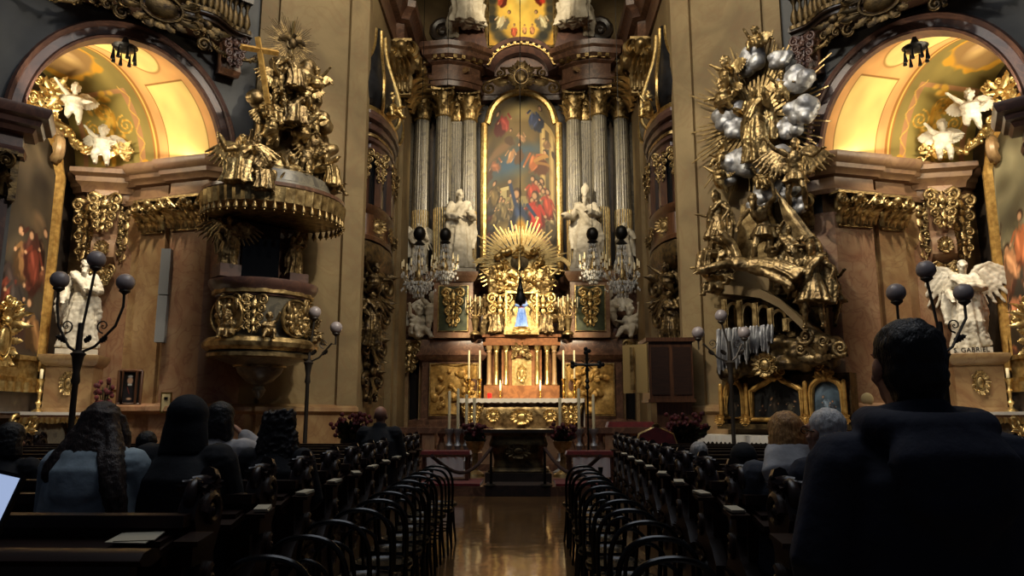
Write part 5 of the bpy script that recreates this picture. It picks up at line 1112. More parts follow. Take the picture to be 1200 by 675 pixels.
# ------------------------------------------------ balconies over the chapel arches
BAL = MB().lathe((0, 0, 0), [(.075, 0), (.08, .04), (.04, .08), (.05, .14), (.1, .28), (.085, .4), (.04, .55), (.035, .68), (.07, .76), (.08, .82)], 12).mesh('baluster', 45)
for sg, nm in ((-1, 'pulpit'), (1, 'bridge sculpture')):
    t = thing('balcony', 'dark carved balcony with gilded ornament above the chapel arch on the %s side' % nm, 'balcony', W(sg, 5.9), RZ(sg))
    def bow(x, k=0): return -(.55 + k + .55 * math.cos(max(-1, min(1, x / 2.4)) * PI / 2) + .08 * math.cos(x * 5))
    xs = np.linspace(-2.35, 2.35, 36); z0 = 10.65
    b = MB()
    for zz, k, hh in ((z0, -.1, .12), (z0 + .12, .0, .1), (z0 + .22, .12, .12)):
        poly = [(x, bow(x, k)) for x in xs] + [(2.35, .0), (-2.35, .0)]; b.prism(poly, hh, (0, 0, zz + hh / 2), (1, 0, 0), (0, 1, 0))
    b.build('slab', MT['wood'], t)
    b = MB(); poly = [(x, bow(x, .05)) for x in xs] + [(x, bow(x, -.22)) for x in reversed(xs)]; b.prism(poly, .16, (0, 0, z0 + 1.24), (1, 0, 0), (0, 1, 0)); b.prism(poly, .07, (0, 0, z0 + 1.38), (1, 0, 0), (0, 1, 0)); b.build('hand_rail', MT['wood'], t)
    for i in range(30):
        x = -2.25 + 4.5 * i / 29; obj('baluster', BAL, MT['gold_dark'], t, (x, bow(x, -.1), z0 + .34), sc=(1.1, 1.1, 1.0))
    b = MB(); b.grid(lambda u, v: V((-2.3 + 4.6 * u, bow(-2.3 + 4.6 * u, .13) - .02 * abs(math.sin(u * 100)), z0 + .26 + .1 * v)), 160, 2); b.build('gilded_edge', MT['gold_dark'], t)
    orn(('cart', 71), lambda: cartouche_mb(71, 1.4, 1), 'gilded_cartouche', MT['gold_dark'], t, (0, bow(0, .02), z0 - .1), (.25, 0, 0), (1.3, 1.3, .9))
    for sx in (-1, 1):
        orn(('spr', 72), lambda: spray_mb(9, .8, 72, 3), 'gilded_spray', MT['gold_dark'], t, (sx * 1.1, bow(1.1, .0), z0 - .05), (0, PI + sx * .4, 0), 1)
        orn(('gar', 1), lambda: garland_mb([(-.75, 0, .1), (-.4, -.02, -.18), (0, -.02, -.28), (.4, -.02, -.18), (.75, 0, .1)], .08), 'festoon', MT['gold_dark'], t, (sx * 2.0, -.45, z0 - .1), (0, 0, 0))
    t2 = thing('wall_bracket', 'carved volute bracket under the balcony end beside the %s' % ('pulpit' if sg < 0 else 'silver clouds'), 'bracket', W(sg, 3.35), RZ(sg))
    q = onwall(sg, 3.35, 272 if sg < 0 else 945, 60, .4); b = MB()
    b.prism([(0, .5), (-.55, .5), (-.6, .3), (-.42, .1), (-.36, -.3), (-.42, -.5), (-.3, -.62), (0, -.55)], .5, (q.x, 0, q.z), (0, 1, 0), (0, 0, 1))
    b.scroll((q.x + .26, -.4, q.z + .22), .2, .06, 1.5, (0, 1, 0), (0, 0, 1), start=0, hand=1); b.scroll((q.x - .26, -.4, q.z + .22), .2, .06, 1.5, (0, 1, 0), (0, 0, 1), start=0, hand=1)
    b.build('volute_block', MT['marble_red'], t2); orn(('drop', 73), lambda: drop_mb(73, .8, .4), 'carved_leaf', MT['marble_plum'], t2, (q.x, -.55, q.z + .3))
# ------------------------------------------------ oratories on the chancel walls
for sg, nm in ((-1, 'pulpit side'), (1, 'bridge sculpture side')):
    O = V((sg * 4.72, 23.4, 0)); t = thing('oratory_bay', 'domed oratory bay with gilded ribs projecting from the chancel wall, ' + nm, 'balcony', O); t.scale = (1, 1, .93); t.location.z = .15
    def ring(prof, n=40, px=.62, py=1.75, **kw):
        q = MB(); q.lathe((0, 0, 0), prof, n, sx=px * .84, sy=py, **kw); return q
    ring([(1.0, 11.35), (1.3, 11.6), (1.4, 12.0), (1.3, 12.5), (1.0, 13.1), (.65, 13.7), (.42, 14.3), (.34, 14.9), (.2, 15.1)]).build('onion_dome', MT['onion'], t)
    OP = smooth([V((r, z, 0)) for r, z in [(1.02, 11.35), (1.33, 11.6), (1.43, 12.0), (1.33, 12.5), (1.02, 13.1), (.67, 13.7), (.44, 14.3), (.36, 14.9)]], 3); OP = [(p.x, p.y) for p in OP]
    for k in range(5):
        a = (PI / 2 + PI * k / 4) if sg > 0 else (-PI / 2 + PI * k / 4)
        b = MB(); b.tube([(r * .54 * math.cos(a), r * 1.77 * math.sin(a), z) for r, z in OP], .06, 6); b.build('gilded_rib', MT['gold'], t)
    b = ring([(.9, 11.3), (1.14, 11.3), (1.18, 11.42), (1.1, 11.5), (.9, 11.5)]); b.build('dome_rim', MT['gold'], t)
    ring([(.8, 10.0), (.95, 10.0), (.97, 10.12), (.9, 10.15), (.9, 10.3), (1.0, 10.34), (1.02, 10.44), (.93, 10.48), (.93, 10.66), (1.06, 10.7), (1.1, 10.84), (1.02, 10.88), (1.02, 10.96), (1.18, 11.0), (1.22, 11.14), (1.15, 11.18), (1.15, 11.3), (.9, 11.35)], wav=(16, .02)).build('cornice', MT['marble_plum'], t)
    ring([(.9, 10.5), (.97, 10.52), (.97, 10.62), (.9, 10.64)], wav=(34, .02)).build('gilded_frieze', MT['gold_old'], t)
    ring([(.78, 8.2), (.78, 10.0)]).build('window_glass', MT['glass_dark'], t)
    for k in range(5):
        a = (PI / 2 + PI * k / 4) if sg > 0 else (-PI / 2 + PI * k / 4); c, s = math.cos(a) * .54 * .86, math.sin(a) * 1.75 * .86
        b = MB(); b.box((c, s, 9.1), (.2, .26, 1.8)); p = b.build('post', MT['wood_mid'], t)
        orn(('drop', 81), lambda: drop_mb(81, 1.1, .4), 'gilded_trophy', MT['gold_old'], p, (c * 1.15, s * 1.06, 10.0), (0, 0, a + PI / 2), .9)
    ring([(.85, 7.0), (1.0, 7.02), (1.02, 7.15), (.95, 7.2), (.92, 7.9), (1.0, 8.0), (1.03, 8.18), (.8, 8.2)]).build('parapet', MT['wood_mid'], t)
    for k in (1, 2, 3):
        a = (PI / 2 + PI * (k - .0) / 4) if sg > 0 else (-PI / 2 + PI * k / 4)
        orn(('cart', 82), lambda: cartouche_mb(82), 'parapet_ornament', MT['gold_old'], t, (math.cos(a) * .52, math.sin(a) * 1.7, 7.55), (0, 0, a + PI / 2), (.6, .5, .45))
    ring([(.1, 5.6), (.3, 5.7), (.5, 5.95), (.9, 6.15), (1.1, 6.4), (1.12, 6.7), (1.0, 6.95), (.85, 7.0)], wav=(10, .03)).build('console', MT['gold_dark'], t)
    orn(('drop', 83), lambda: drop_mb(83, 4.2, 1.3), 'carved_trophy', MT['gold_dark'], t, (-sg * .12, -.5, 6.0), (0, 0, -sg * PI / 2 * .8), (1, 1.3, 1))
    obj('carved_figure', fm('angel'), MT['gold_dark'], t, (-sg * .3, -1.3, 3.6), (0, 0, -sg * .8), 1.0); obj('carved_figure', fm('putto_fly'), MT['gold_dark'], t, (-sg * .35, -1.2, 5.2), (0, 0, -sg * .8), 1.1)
    obj('finial_putto', fm('putto_sit'), MT['gold'], t, (-sg * .6, -.9, 11.4), (0, 0, -sg * .9), 1.1)
# ------------------------------------------------ side chapels
for sg, nm, sd_ in ((-1, 'left', 'pulpit'), (1, 'right', 'bridge sculpture')):
    rz = -sg * PI / 2
    p = Painter(110, 190, (58, 50, 40), .5, 80 + sg); p.mottle(5, .4)
    if sg < 0:
        L = lambda u: u     # local +x runs up the nave
        p.blob(.75, .8, .25, .12, (96, 84, 66), .3, .9, .9); p.blob(.62, .86, .12, .06, (130, 112, 84), 0, .9, .8); p.person(.78, .3, .3, (92, 46, 34), lean=-.2); p.blob(.8, .6, .06, .06, (164, 126, 88), 0, .6, .8); p.person(.58, .2, .32, (56, 44, 40), lean=.3); p.blob(.85, .42, .12, .06, (120, 70, 48), .5, .7, .8); p.blob(.7, .15, .2, .1, (60, 36, 28), 0, .9, .8)
    else:
        p.blob(.25, .75, .35, .2, (146, 138, 104), .2, .9, .9); p.blob(.2, .85, .2, .1, (180, 170, 130), 0, .9, .8); p.blob(.3, .5, .3, .15, (84, 76, 56), .3, .9, .8); p.person(.2, .42, .26, (96, 88, 64), lean=.4); p.person(.35, .25, .3, (150, 84, 50), lean=-.3); p.person(.15, .12, .28, (176, 112, 76), lean=.2); p.blob(.3, .12, .2, .1, (120, 60, 40), .2, .8, .8)
    for k in range(14):
        cx_ = (.55 + .42 * p.r.rand()) if sg < 0 else (.03 + .4 * p.r.rand())
        if sg < 0: p.blob(cx_, .45 + .5 * p.r.rand(), .1, .05, [(70, 60, 46), (44, 38, 32), (92, 78, 58)][k % 3], p.r.rand() * 3, .9, .7)
        else: p.blob(cx_, .5 + .48 * p.r.rand(), .1, .05, [(120, 112, 84), (92, 84, 62), (160, 150, 116)][k % 3], p.r.rand() * 3, .9, .7)
    for k in range(7):
        cx_ = (.56 + .06 * k) if sg < 0 else (.04 + .06 * k)
        p.person(cx_, .06 + .36 * p.r.rand(), .26, [(104, 48, 34), (58, 50, 46), (128, 92, 56), (70, 40, 32)][k % 4] if sg < 0 else [(168, 98, 60), (120, 70, 46), (186, 130, 88), (90, 72, 52)][k % 4], lean=p.r.rand() - .5)
    def top(x): return .9 * math.cos(min(1, abs(x) / 1.5) * PI / 2) ** .7 + (.35 if abs(x) < 1.3 else 0)
    framed_canvas('side_altar_painting', ('dark painting of kneeling figures' if sg < 0 else 'painting of figures under a pale sky') + ' in a tall gilded side chapel frame', 'painting', (sg * 11.62, 16.35, 0), rz, 3.0, 2.5, 7.35, top, p, MT['gold_matte'], (.13, .16), depth=.12)
    # console on the chapel wall above the statue
    t = thing('wall_console', 'carved pilaster console with gilded scrolls and a cornice above the chapel statue, %s side' % sd_, 'console', (sg * 10.55, 18.62, 0), -sg * .21)
    b = MB(); b.sweep([(-.62, .1), (-.55, -.35), (.55, -.35), (.62, .1)], [(0, 7.05), (.06, 7.05), (.1, 7.2), (.2, 7.3), (.22, 7.42), (.34, 7.5), (.34, 7.62), (-.3, 7.66)]); b.box((0, -.1, 6.95), (1.0, .5, .3)); b.build('cornice', MT['cornice'], t)
    b = MB(); b.prism([(.1, 7.1), (-.5, 7.1), (-.55, 6.7), (-.4, 6.4), (-.3, 6.0), (-.42, 5.7), (-.4, 5.4), (-.2, 5.2), (.1, 5.15)], .55, (0, 0, 0), (0, 1, 0), (0, 0, 1)); b.build('body', MT['marble_pink'], t)
    orn(('drop', 91), lambda: drop_mb(91, .9, .5), 'gilded_scroll', MT['gold_old'], t, (0, -.52, 6.9)); orn(('cart', 92), lambda: cartouche_mb(92), 'gilded_cartouche', MT['gold_old'], t, (0, -.45, 5.6), sc=(.36, .5, .36))
    for sx in (-1, 1): orn(('drop', 93), lambda: drop_mb(93, 1.6, .45), 'gilded_scroll', MT['gold_old'], t, (sx * .48, -.2, 6.85))
    orn(('drop', 94), lambda: drop_mb(94, .45, .4), 'gilded_pendant', MT['gold_old'], t, (0, -.3, 5.1))
    # statue and pedestal
    pd = thing('statue_pedestal', 'stone pedestal with a gilded ornament under the chapel statue, %s side' % sd_, 'pedestal', (sg * 10.55, 17.72, 0), -sg * .25)
    b = MB(); b.box((0, 0, 1.4), (1.0, .8, 2.8)); b.sweep([(-.5, .4), (-.5, -.4), (.5, -.4), (.5, .4)], [(0, 2.6), (.08, 2.65), (.14, 2.78), (.14, 2.86), (0, 2.88)]); b.box((0, 0, .9), (1.12, .92, 1.5)); b.build('block', MT['marble_beige'], pd)
    orn(('cart', 95), lambda: cartouche_mb(95), 'gilded_ornament', MT['gold_old'], pd, (0, -.42, 2.2), sc=(.36, .4, .5))
    if sg < 0:
        statue('saint', 'white stone statue of a robed saint on a pedestal behind a three globe lamp', (sg * 10.55, 17.72, 2.89), .5, 1.25, plinth=(.7, .5))
    else:
        g = statue('angel', 'white winged angel statue on a lettered plinth in the chapel beside the bridge sculpture', (sg * 10.55, 17.72, 2.89), -.5, 1.2, plinth=(.7, .5))
        fc = bpy.data.curves.new('inscription', 'FONT'); fc.body = 'S. GABRIEL'; fc.size = .15; fc.align_x = 'CENTER'; fc.extrude = .006
        to = bpy.data.objects.new('t', fc); C.objects.link(to); me = bpy.data.meshes.new_from_object(to.evaluated_get(bpy.context.evaluated_depsgraph_get())); bpy.data.objects.remove(to); me.materials.clear(); me.materials.append(None)
        obj('inscription', me, MT['iron'], g, (0, -.305, .02), (PI / 2, 0, 0))
    # putti, garland and rocaille crowning the side altar
    for k, px_, py_, Yy, sc_, rz_, lb in (('putto_w', 118 if sg < 0 else 1110, 192 if sg < 0 else 205, 17.8, 1.0, -sg * .3, 'white stone putto standing on the console cornice, %s side chapel' % sd_), ('putto_fly', 85 if sg < 0 else 1140, 142 if sg < 0 else 150, 16.8, .95, -sg * .6, 'white stone putto climbing the gilded garland, %s side chapel' % sd_)):
        q = at(px_, py_, Yy); q.z = max(q.z, 7.68) if k == 'putto_w' else q.z
        statue(k, lb, q, rz_, sc_, name='putto', base=False)
    g = thing('gilded_garland', 'gilded garland and rocaille scrolls crowning the side altar on the %s side' % sd_, 'garland', (sg * 11.0, 17.2, 7.4))
    mx = (lambda x: x) if sg < 0 else (lambda x: 1232 - x)
    pts = [at(mx(x), y, Y) - V(g.location) for x, y, Y in ((62, 100, 16.8), (50, 112, 16.6), (48, 128, 16.7), (60, 140, 17), (78, 150, 17.3), (88, 168, 17.5), (102, 178, 17.7), (122, 172, 17.8), (134, 182, 18))]
    garland_mb(pts, .13, 5).build('garland', MT['gold'], g, smooth=60)
    for x, y, Y, s_ in ((60, 108, 16.7, .9), (52, 128, 16.6, .8), (140, 178, 18.1, .7)): orn(('spr', 96), lambda: spray_mb(11, .7, 96, 5), 'rocaille', MT['gold'], g, at(mx(x), y, Y) - V(g.location), (0, 0, rz * .5), s_)
    b = MB(); q = at(mx(68), 172, 17.4) - V(g.location); b.scroll(q, .45, .16, 1.5, u=(.7 * -sg, -.7, 0), v=(0, 0, 1), start=PI / 2, hand=1, n=8); b.build('stone_volute', MT['marble_beige'], g)
    # hanging ornament at the crown of the arch
    q = at(146 if sg < 0 else 1073, 61, 15.9); t = thing('hanging_tassel', 'small dark tasselled ornament hanging under the arch crown, %s side chapel' % sd_, 'ornament', q)
    b = MB(); b.lathe((0, 0, 0), [(.03, .0), (.22, .05), (.28, .12), (.1, .2), (.04, .36)], 16)
    for i in range(8):
        a = 2 * PI * i / 8; b.lathe((.24 * math.cos(a), .24 * math.sin(a), -.2), [(0, -.06), (.05, -.04), (.03, .08), (.012, .26)], 6)
    b.build('tassels', MT['iron'], t)
    # side altar table
    t = thing('side_altar_table', 'side chapel altar table with grey marble front and gilded corner reliefs, %s side' % sd_, 'altar', (sg * 10.6, 16.1, 0))
    b = MB(); b.box((0, 0, .18), (2.0, 2.6, .36)); b.build('step', MT['marble_red'], t)
    b = MB(); b.box((0, 0, .92), (1.1, 2.0, 1.1)); b.build('body', MT['marble_grey'], t)
    b = MB(); b.box((0, 0, 1.46), (1.35, 2.3, .1)); b.build('table_slab', MT['marble_pink'], t)
    for y in (-.95, .95): orn(('drop', 97), lambda: drop_mb(97, .9, .5), 'gilded_corner_relief', MT['gold'], t, (-sg * .6, y, 1.36), (0, 0, rz), 1)
    b = MB(); b.grid(lambda u, v: V((-sg * (.68 + .02 * math.sin(u * 80)), -1.15 + 2.3 * u, 1.43 - v * (.1 + .04 * abs(math.sin(u * 50))))), 120, 2); b.build('gilded_border', MT['gold'], t)
    b = MB(); b.box((0, 0, .0), (1.4, 2.34, .03)); b.grid(lambda u, v: V((-sg * .71, -1.17 + 2.34 * u, .01 - v * .06)), 20, 1); tag(b.build('altar_cloth', MT['linen'], loc=(sg * 10.6, 16.1, 1.525)), 'white cloth on the side chapel altar, %s side' % sd_, 'cloth')
    t = thing('altar_shelf', 'stepped gilded shelf behind the side altar table, %s side' % sd_, 'shelf', (sg * 11.35, 16.3, 0))
    b = MB(); b.box((0, 0, 1.1), (.5, 3.0, 2.2)); b.build('body', MT['marble_dark'], t); b = MB(); b.box((-sg * .05, .0, 2.25), (.6, 3.1, .1)); b.grid(lambda u, v: V((-sg * (.36 + .03 * math.sin(u * 70)), -1.5 + 3 * u, 2.2 - .22 * v)), 90, 2); b.build('gilded_edge', MT['gold'], t)
    b = MB(); b.box((0, .55, 2.5), (.5, .7, .4)); b.box((0, .55, 2.75), (.6, .8, .1)); b.build('gilded_step', MT['gold'], t)
    rq = thing('reliquary', 'gilded rocaille reliquary on the side altar shelf, %s side' % sd_, 'reliquary', (sg * 11.15, 16.0 if sg < 0 else 16.4, 2.3))
    orn(('cart', 98), lambda: cartouche_mb(98, 1, 1.2), 'frame', MT['gold'], rq, (0, 0, .75), (0, 0, rz), (.75, .7, 1.0)); orn(('spr', 98), lambda: spray_mb(11, .7, 98, 3.4), 'crest', MT['gold'], rq, (0, 0, 1.2), (0, 0, rz), 1.0)
    MB().box((0, 0, .1), (.4, .7, .2)).build('base', MT['gold'], rq)
    for i, (dx, y) in enumerate(((-.05, 16.95),)):
        candlestick('gilded candlestick on the side altar table in the %s side chapel' % sd_, (sg * (10.9 + dx), y, 1.54), .75, .22, 'gold')
    # standing lamps with three globes
    for (gx, gy, Yd, tops, nm2) in (((93, 400, 12.0, ((113, 304), (70, 328), (147, 331)), 'in front of the saint statue'), (362, 415, 17.6, ((369, 366), (341, 386), (394, 384)), 'beside the pulpit')) if sg < 0 else ((1103, 400, 11.6, ((1085, 316), (1050, 343), (1129, 343)), 'behind the standing man'), (855, 415, 17.6, ((845, 370), (818, 390), (872, 390)), 'in front of the bridge sculpture'))):
        q = at(gx, gy, Yd); t = thing('globe_lamp', 'black iron standing lamp with three frosted globes ' + nm2, 'lamp', (q.x, Yd, 0)); b = MB()
        zj = q.z + .3; b.lathe((0, 0, 0), [(.3, 0), (.3, .06), (.12, .12), (.07, .3), (.05, .6), (.045, zj - 1.0), (.07, zj - .95), (.05, zj - .8), (.09, zj - .55), (.12, zj - .5), (.05, zj - .45), (.04, zj)], 14); b.build('post', MT['iron_grey'], t)
        for x, y in tops:
            g_ = at(x, y, Yd) - V((q.x, Yd, 0)); g_.y = 0; b = MB(); sx = 1 if g_.x > .05 else -1; w0 = V((0, 0, zj - .5))
            if abs(x - gx) < 25 and y < tops[1][1]: b.tube([w0, w0 + V((.04 * sx, 0, .5)), g_ + V((0, 0, -.16))], .022, 7)
            else: b.tube([w0, w0 + V((g_.x * .4, 0, .12)), w0 + V((g_.x * .85, 0, .45)), g_ + V((0, 0, -.4)), g_ + V((0, 0, -.16))], .022, 7); b.scroll(w0 + V((g_.x * .55, 0, .45)), .12, .014, 1.4, start=-PI / 2, hand=1 if g_.x < 0 else -1)
            b.leaf(w0 + V((g_.x * .5, 0, .2)), (sx, 0, .6), (0, -1, 0), .22, .1, .5); b.lathe(g_ + V((0, 0, -.2)), [(.03, 0), (.09, .05), (.08, .09)], 12); arm = b.build('arm', MT['iron_grey'], t)
            MB().ell(g_, (.145, .145, .145), n=24).build('globe', MT['globe'], arm, smooth=80)
# ------------------------------------------------ small things on the pulpit side wall
q0, q1 = at(183, 402, 17.75), at(202, 292, 17.75)
t = thing('column_speaker', 'slim grey column loudspeaker on the marble pier beside the pulpit', 'speaker', (q0.lerp(q1, .5).x, 17.72, 0), .2); zz = (q0.z, q1.z)
for k in (0, 1): MB().box((0, 0, zz[0] + (zz[1] - zz[0]) * (.25 + .5 * k)), (.22, .2, (zz[1] - zz[0]) * .49)).build('cabinet', MT['speaker'], t)
def wallpic(px, py, Y): return at(px, py, Y)
q = at(154, 454, 17.6); p = Painter(50, 70, (24, 20, 18), .75, 3); p.mottle(4, .4); p.blob(.5, .25, .3, .28, (26, 22, 24), 0, .3); p.blob(.5, .7, .12, .14, (200, 160, 128), 0, .4); p.blob(.5, .83, .11, .05, (176, 172, 164), 0, .5); p.rect(.42, .55, .58, .6, (190, 186, 178)); p.blob(.5, .15, .12, .05, (182, 142, 112), 0, .6); p.line(.4, .5, .5, .3, .012, (110, 40, 30))
framed_canvas('portrait_painting', 'small framed portrait of a seated clergyman in black hanging low beside the pulpit', 'painting', (q.x, 17.55, 0), .2, .5, q.z - .38, q.z + .38, lambda x: 0, p, MT['wood_mid'], (.04, .04), depth=.05)
q = at(197, 472, 17.7); t = thing('wall_plaque', 'small framed notice plaque on the wall just under the loudspeaker', 'plaque', (q.x, 17.6, q.z), .2); MB().box((0, 0, 0), (.24, .04, .48)).build('frame', MT['brass'], t); MB().box((0, -.025, 0), (.18, .02, .4)).build('card', MT['card'], t); MB().box((0, -.04, .1), (.08, .02, .06)).build('dark_label', MT['iron'], t)
q = at(122, 462, 17.2); t = thing('flower_spray', 'spray of dark red flowers beside the small portrait', 'flowers', q); b = MB(); r_ = random.Random(1)
for i in range(24): b.ell((r_.uniform(-.25, .25), r_.uniform(-.1, .1), r_.uniform(-.2, .35)), (.06, .06, .06), n=6)
b.build('petals', MT['bloom'], t); b = MB()
for i in range(9): b.tube([(0, 0, -.45), (r_.uniform(-.2, .2), r_.uniform(-.1, .1), r_.uniform(0, .3))], .01, 5)
b.build('stems', MT['leafy'], t); MB().lathe((0, 0, -.8), [(.08, 0), (.13, .15), (.09, .35), (.11, .4)], 14).build('vase', MT['iron'], t)
MB().box((0, 0, -.8 - (q.z - .8) / 2), (.4, .4, q.z - .8)).build('stand', MT['wood_mid'], t)
q = at(1014, 468, 17.7); t = thing('wall_plaque', 'small round ivory plaque on the pink marble pier behind the standing man', 'plaque', (q.x, 17.62, q.z)); MB().lathe((0, 0, 0), [(.14, 0), (.15, .02), (.12, .04)], 20).build('disc', MT['card'], t, rot=(PI / 2, 0, 0))
# ---------------------------------------------------------------- sanctuary furniture
# communion rail
RB = MB().lathe((0, 0, 0), [(.09, 0), (.1, .05), (.05, .1), (.06, .2), (.11, .36), (.06, .52), (.055, .6), (.1, .66), (.1, .7)], 12).mesh('rail_baluster', 45)
for sg, nm in ((-1, 'pulpit side'), (1, 'bridge sculpture side')):
    t = thing('communion_rail', 'marble communion rail with balusters in front of the high altar, ' + nm, 'railing', (sg * 2.2, 18.6, .17))
    b = MB(); b.box((0, 0, .08), (3.0, .5, .16)); b.box((0, 0, .95), (3.1, .5, .14)); b.build('rail', MT['marble_red'], t)
    for x in (-1.45, 0, 1.45): MB().box((x, 0, .5), (.3, .42, .78)).build('post', MT['marble_pink'], t)
    for i in range(10):
        x = -1.2 + .24 * i + (.06 if i > 4 else -.0); obj('baluster', RB, MT['marble_pink'], t, (x, 0, .18))
# dark altar block with carpet
t = thing('free_standing_altar', 'dark carved block altar on the step before the communion rail', 'altar', (0, 15.5, .17)); t.scale = (1, 1, .86); b = MB()
def ab(u, v):
    a = u * 2 * PI; sx = math.copysign(abs(math.cos(a)) ** .3, math.cos(a)); sy = math.copysign(abs(math.sin(a)) ** .3, math.sin(a)); k = np.interp(v, [0, .06, .1, .3, .5, .7, .85, .93, 1], [.98, .98, .82, .78, .84, .95, .9, .86, .92]); return V((.62 * k * sx, .45 * k * sy, .22 + .88 * v))
b.grid(ab, 48, 26); b.build('block', MT['gold_dark'], t); b = MB(); b.box((0, 0, 1.15), (1.4, 1.0, .08)); b.build('top_slab', MT['marble_dark'], t); MB().box((0, 0, .11), (1.3, 1.0, .22)).build('base', MT['marble_dark'], t)
orn(('cart', 111), lambda: cartouche_mb(111), 'carved_relief', MT['gold_dark'], t, (0, -.44, .7), sc=(.5, .3, .3))
t = thing('carpet', 'dark patterned carpet hanging over the step before the block altar', 'carpet', (0, 14.6, 0)); b = MB(); b.box((0, 0, .185), (1.2, .8, .02)); b.box((0, -.41, .1), (1.2, .02, .19)); b.build('pile', mat('dark_carpet', (52, 36, 28), .95, c2=(34, 26, 24), scale=14), t)
for sg, nm in ((-1, 'pulpit side'), (1, 'bridge sculpture side')):
    t = thing('kneeler', 'low kneeler bench with red cushion top and white cloth front, ' + nm, 'kneeler', (sg * 1.42, 15.2, .17)); t.scale = (1, 1, .74); b = MB()
    for x in (-.42, .42):
        for y in (-.2, .2): MB().box((x, y, .35), (.07, .07, .7)).build('leg', MT['wood_mid'], t)
    MB().box((0, 0, .7), (1.0, .55, .06)).build('table_board', MT['wood_mid'], t)
    b = MB(); b.box((0, 0, .77), (.98, .53, .1), top=.96); b.build('red_cushion', MT['red'], t); b = MB(); b.grid(lambda u, v: V((-.36 + .72 * u, -.27 - .012 * math.sin(u * 30), .66 - .5 * v)), 24, 3); b.build('white_cloth', MT['linen'], t)
    b = MB(); b.box((0, 0, .03), (1.7, 1.2, .04)); o = b.build('red_carpet', MT['red'], loc=(sg * 1.55, 14.85, .17)); tag(o, 'red carpet on the sanctuary step under the kneeler, ' + nm, 'carpet')
    t = thing('flower_arrangement', 'arrangement of dark red flowers on a gilded stand beside the block altar, ' + nm, 'flowers', (sg * .95, 16.6, .17)); r_ = random.Random(7 + sg)
    b = MB(); b.lathe((0, 0, 0), [(.22, 0), (.2, .06), (.07, .14), (.06, .5), (.18, .62), (.22, .75)], 16); b.build('stand', MT['gold_old'], t); b = MB()
    for i in range(40): b.ell((r_.uniform(-.26, .26), r_.uniform(-.14, .14), .95 + r_.uniform(-.14, .16)), (.05, .05, .05), n=6)
    b.build('petals', MT['bloom'], t); b = MB()
    for i in range(30): b.leaf((0, 0, .75), (r_.uniform(-1, 1), r_.uniform(-.6, .6), r_.uniform(.1, 1)), (0, -1, 0), .34, .1, .5)
    b.build('leaves', MT['leafy'], t)
    # silver standing candlesticks
    xs = ((527, 458), (537, 455), (547, 462), (556, 466)) if sg < 0 else ((656, 466), (678, 455), (695, 462))
    for i, (px_, py_) in enumerate(xs):
        q = at(px_, py_, 17.6); candlestick('tall silver candlestick, %s from the block altar at the communion rail, %s' % (ORD[len(xs) - 1 - i] if sg < 0 else ORD[i], nm), (q.x, 17.6, .17), 1.0, max(.7, q.z - 1.17), 'silver', rw=1.3)
    # rope barriers
    t = thing('rope_barrier', 'dark sagging barrier rope between brass posts across the aisle end, ' + nm, 'barrier', (sg * .75, 13.4, 0)); b = MB(); P = []
    for i in range(13):
        u = i / 12; P.append((sg * (-.25 + .75 * u), .9 - 2.9 * u, .86 - .34 * math.sin(u * PI) ** 1 ))
    b.tube(P, .03, 8); b.build('rope', mat('rope', (48, 26, 24), .9), t)
    for p_ in (P[0], P[-1]): q = MB(); q.lathe((p_[0], p_[1], .17 if p_[1] > .8 else 0), [(.14, 0), (.14, .02), (.03, .05), (.022, .6), (.04, .7)], 12); q.build('post', MT['iron'], t)
q = at(688, 420, 18.0); t = thing('processional_cross', 'dark processional cross on a tall staff in front of the altar table', 'cross', (q.x, 18.05, .17)); b = MB(); b.lathe((0, 0, 0), [(.2, 0), (.18, .05), (.05, .1), (.022, .3), (.022, 1.9), (.06, 1.95), (.03, 2.05), (.06, 2.1), (.02, 2.2)], 12); b.build('staff', MT['iron'], t)
b = MB(); z = 2.5
b.tube([(0, 0, 2.15), (0, 0, z + .3)], .035, 6); b.tube([(-.3, 0, z), (.3, 0, z)], .035, 6)
for dx, dz in ((-.32, 0), (.32, 0), (0, .33)):
    for k in range(3): a = k * 2 * PI / 3; b.ell((dx + .05 * math.cos(a), 0, z + dz + .05 * math.sin(a)), (.055, .03, .055), n=8)
for i in range(10): a = 2 * PI * i / 10; b.tube([(0, 0, z), (.17 * math.cos(a), 0, z + .17 * math.sin(a))], .012, 5)
b.build('cross', MT['iron'], t)
# brown wooden box (pulpit like cabinet) with an open brass door
q0, q1 = at(758, 470, 19.9), at(806, 402, 19.9)
t = thing('wooden_cabinet', 'large brown wooden cabinet with an open pale panelled leaf beside the high altar', 'cabinet', (q0.lerp(q1, .5).x, 20.0, .17)); w_ = q1.x - q0.x; z0, z1 = q0.z - .17, q1.z - .17
b = MB(); b.box((0, 0, (z0 + z1) / 2), (w_, 1.2, z1 - z0)); b.box((0, 0, z1 + .04), (w_ + .14, 1.34, .1)); b.box((0, 0, z0), (w_ + .08, 1.26, .08)); b.build('body', MT['wood_mid'], t)
MB().box((.1, .1, z0 / 2), (w_ * .8, .9, z0)).build('base', MT['wood_mid'], t)
for sx in (-.25, .25): MB().box((sx * w_, -.61, (z0 + z1) / 2), (w_ * .4, .04, (z1 - z0) * .8)).build('panel', MT['wood'], t)
b = MB(); b.box((-w_ / 2 - .32, -.45, (z0 + z1) / 2 + .06), (.06, .72, (z1 - z0) * .82), rz=.9); lf = b.build('open_leaf', mat('pale_brass', (196, 168, 112), .4, .5), t)
for i in range(4): MB().box((-w_ / 2 - .42 + .13 * i, -.55 + .11 * i, (z0 + z1) / 2 + .06), (.05, .1, (z1 - z0) * .72), rz=.9).build('leaf_panel', MT['gold_old'], lf)
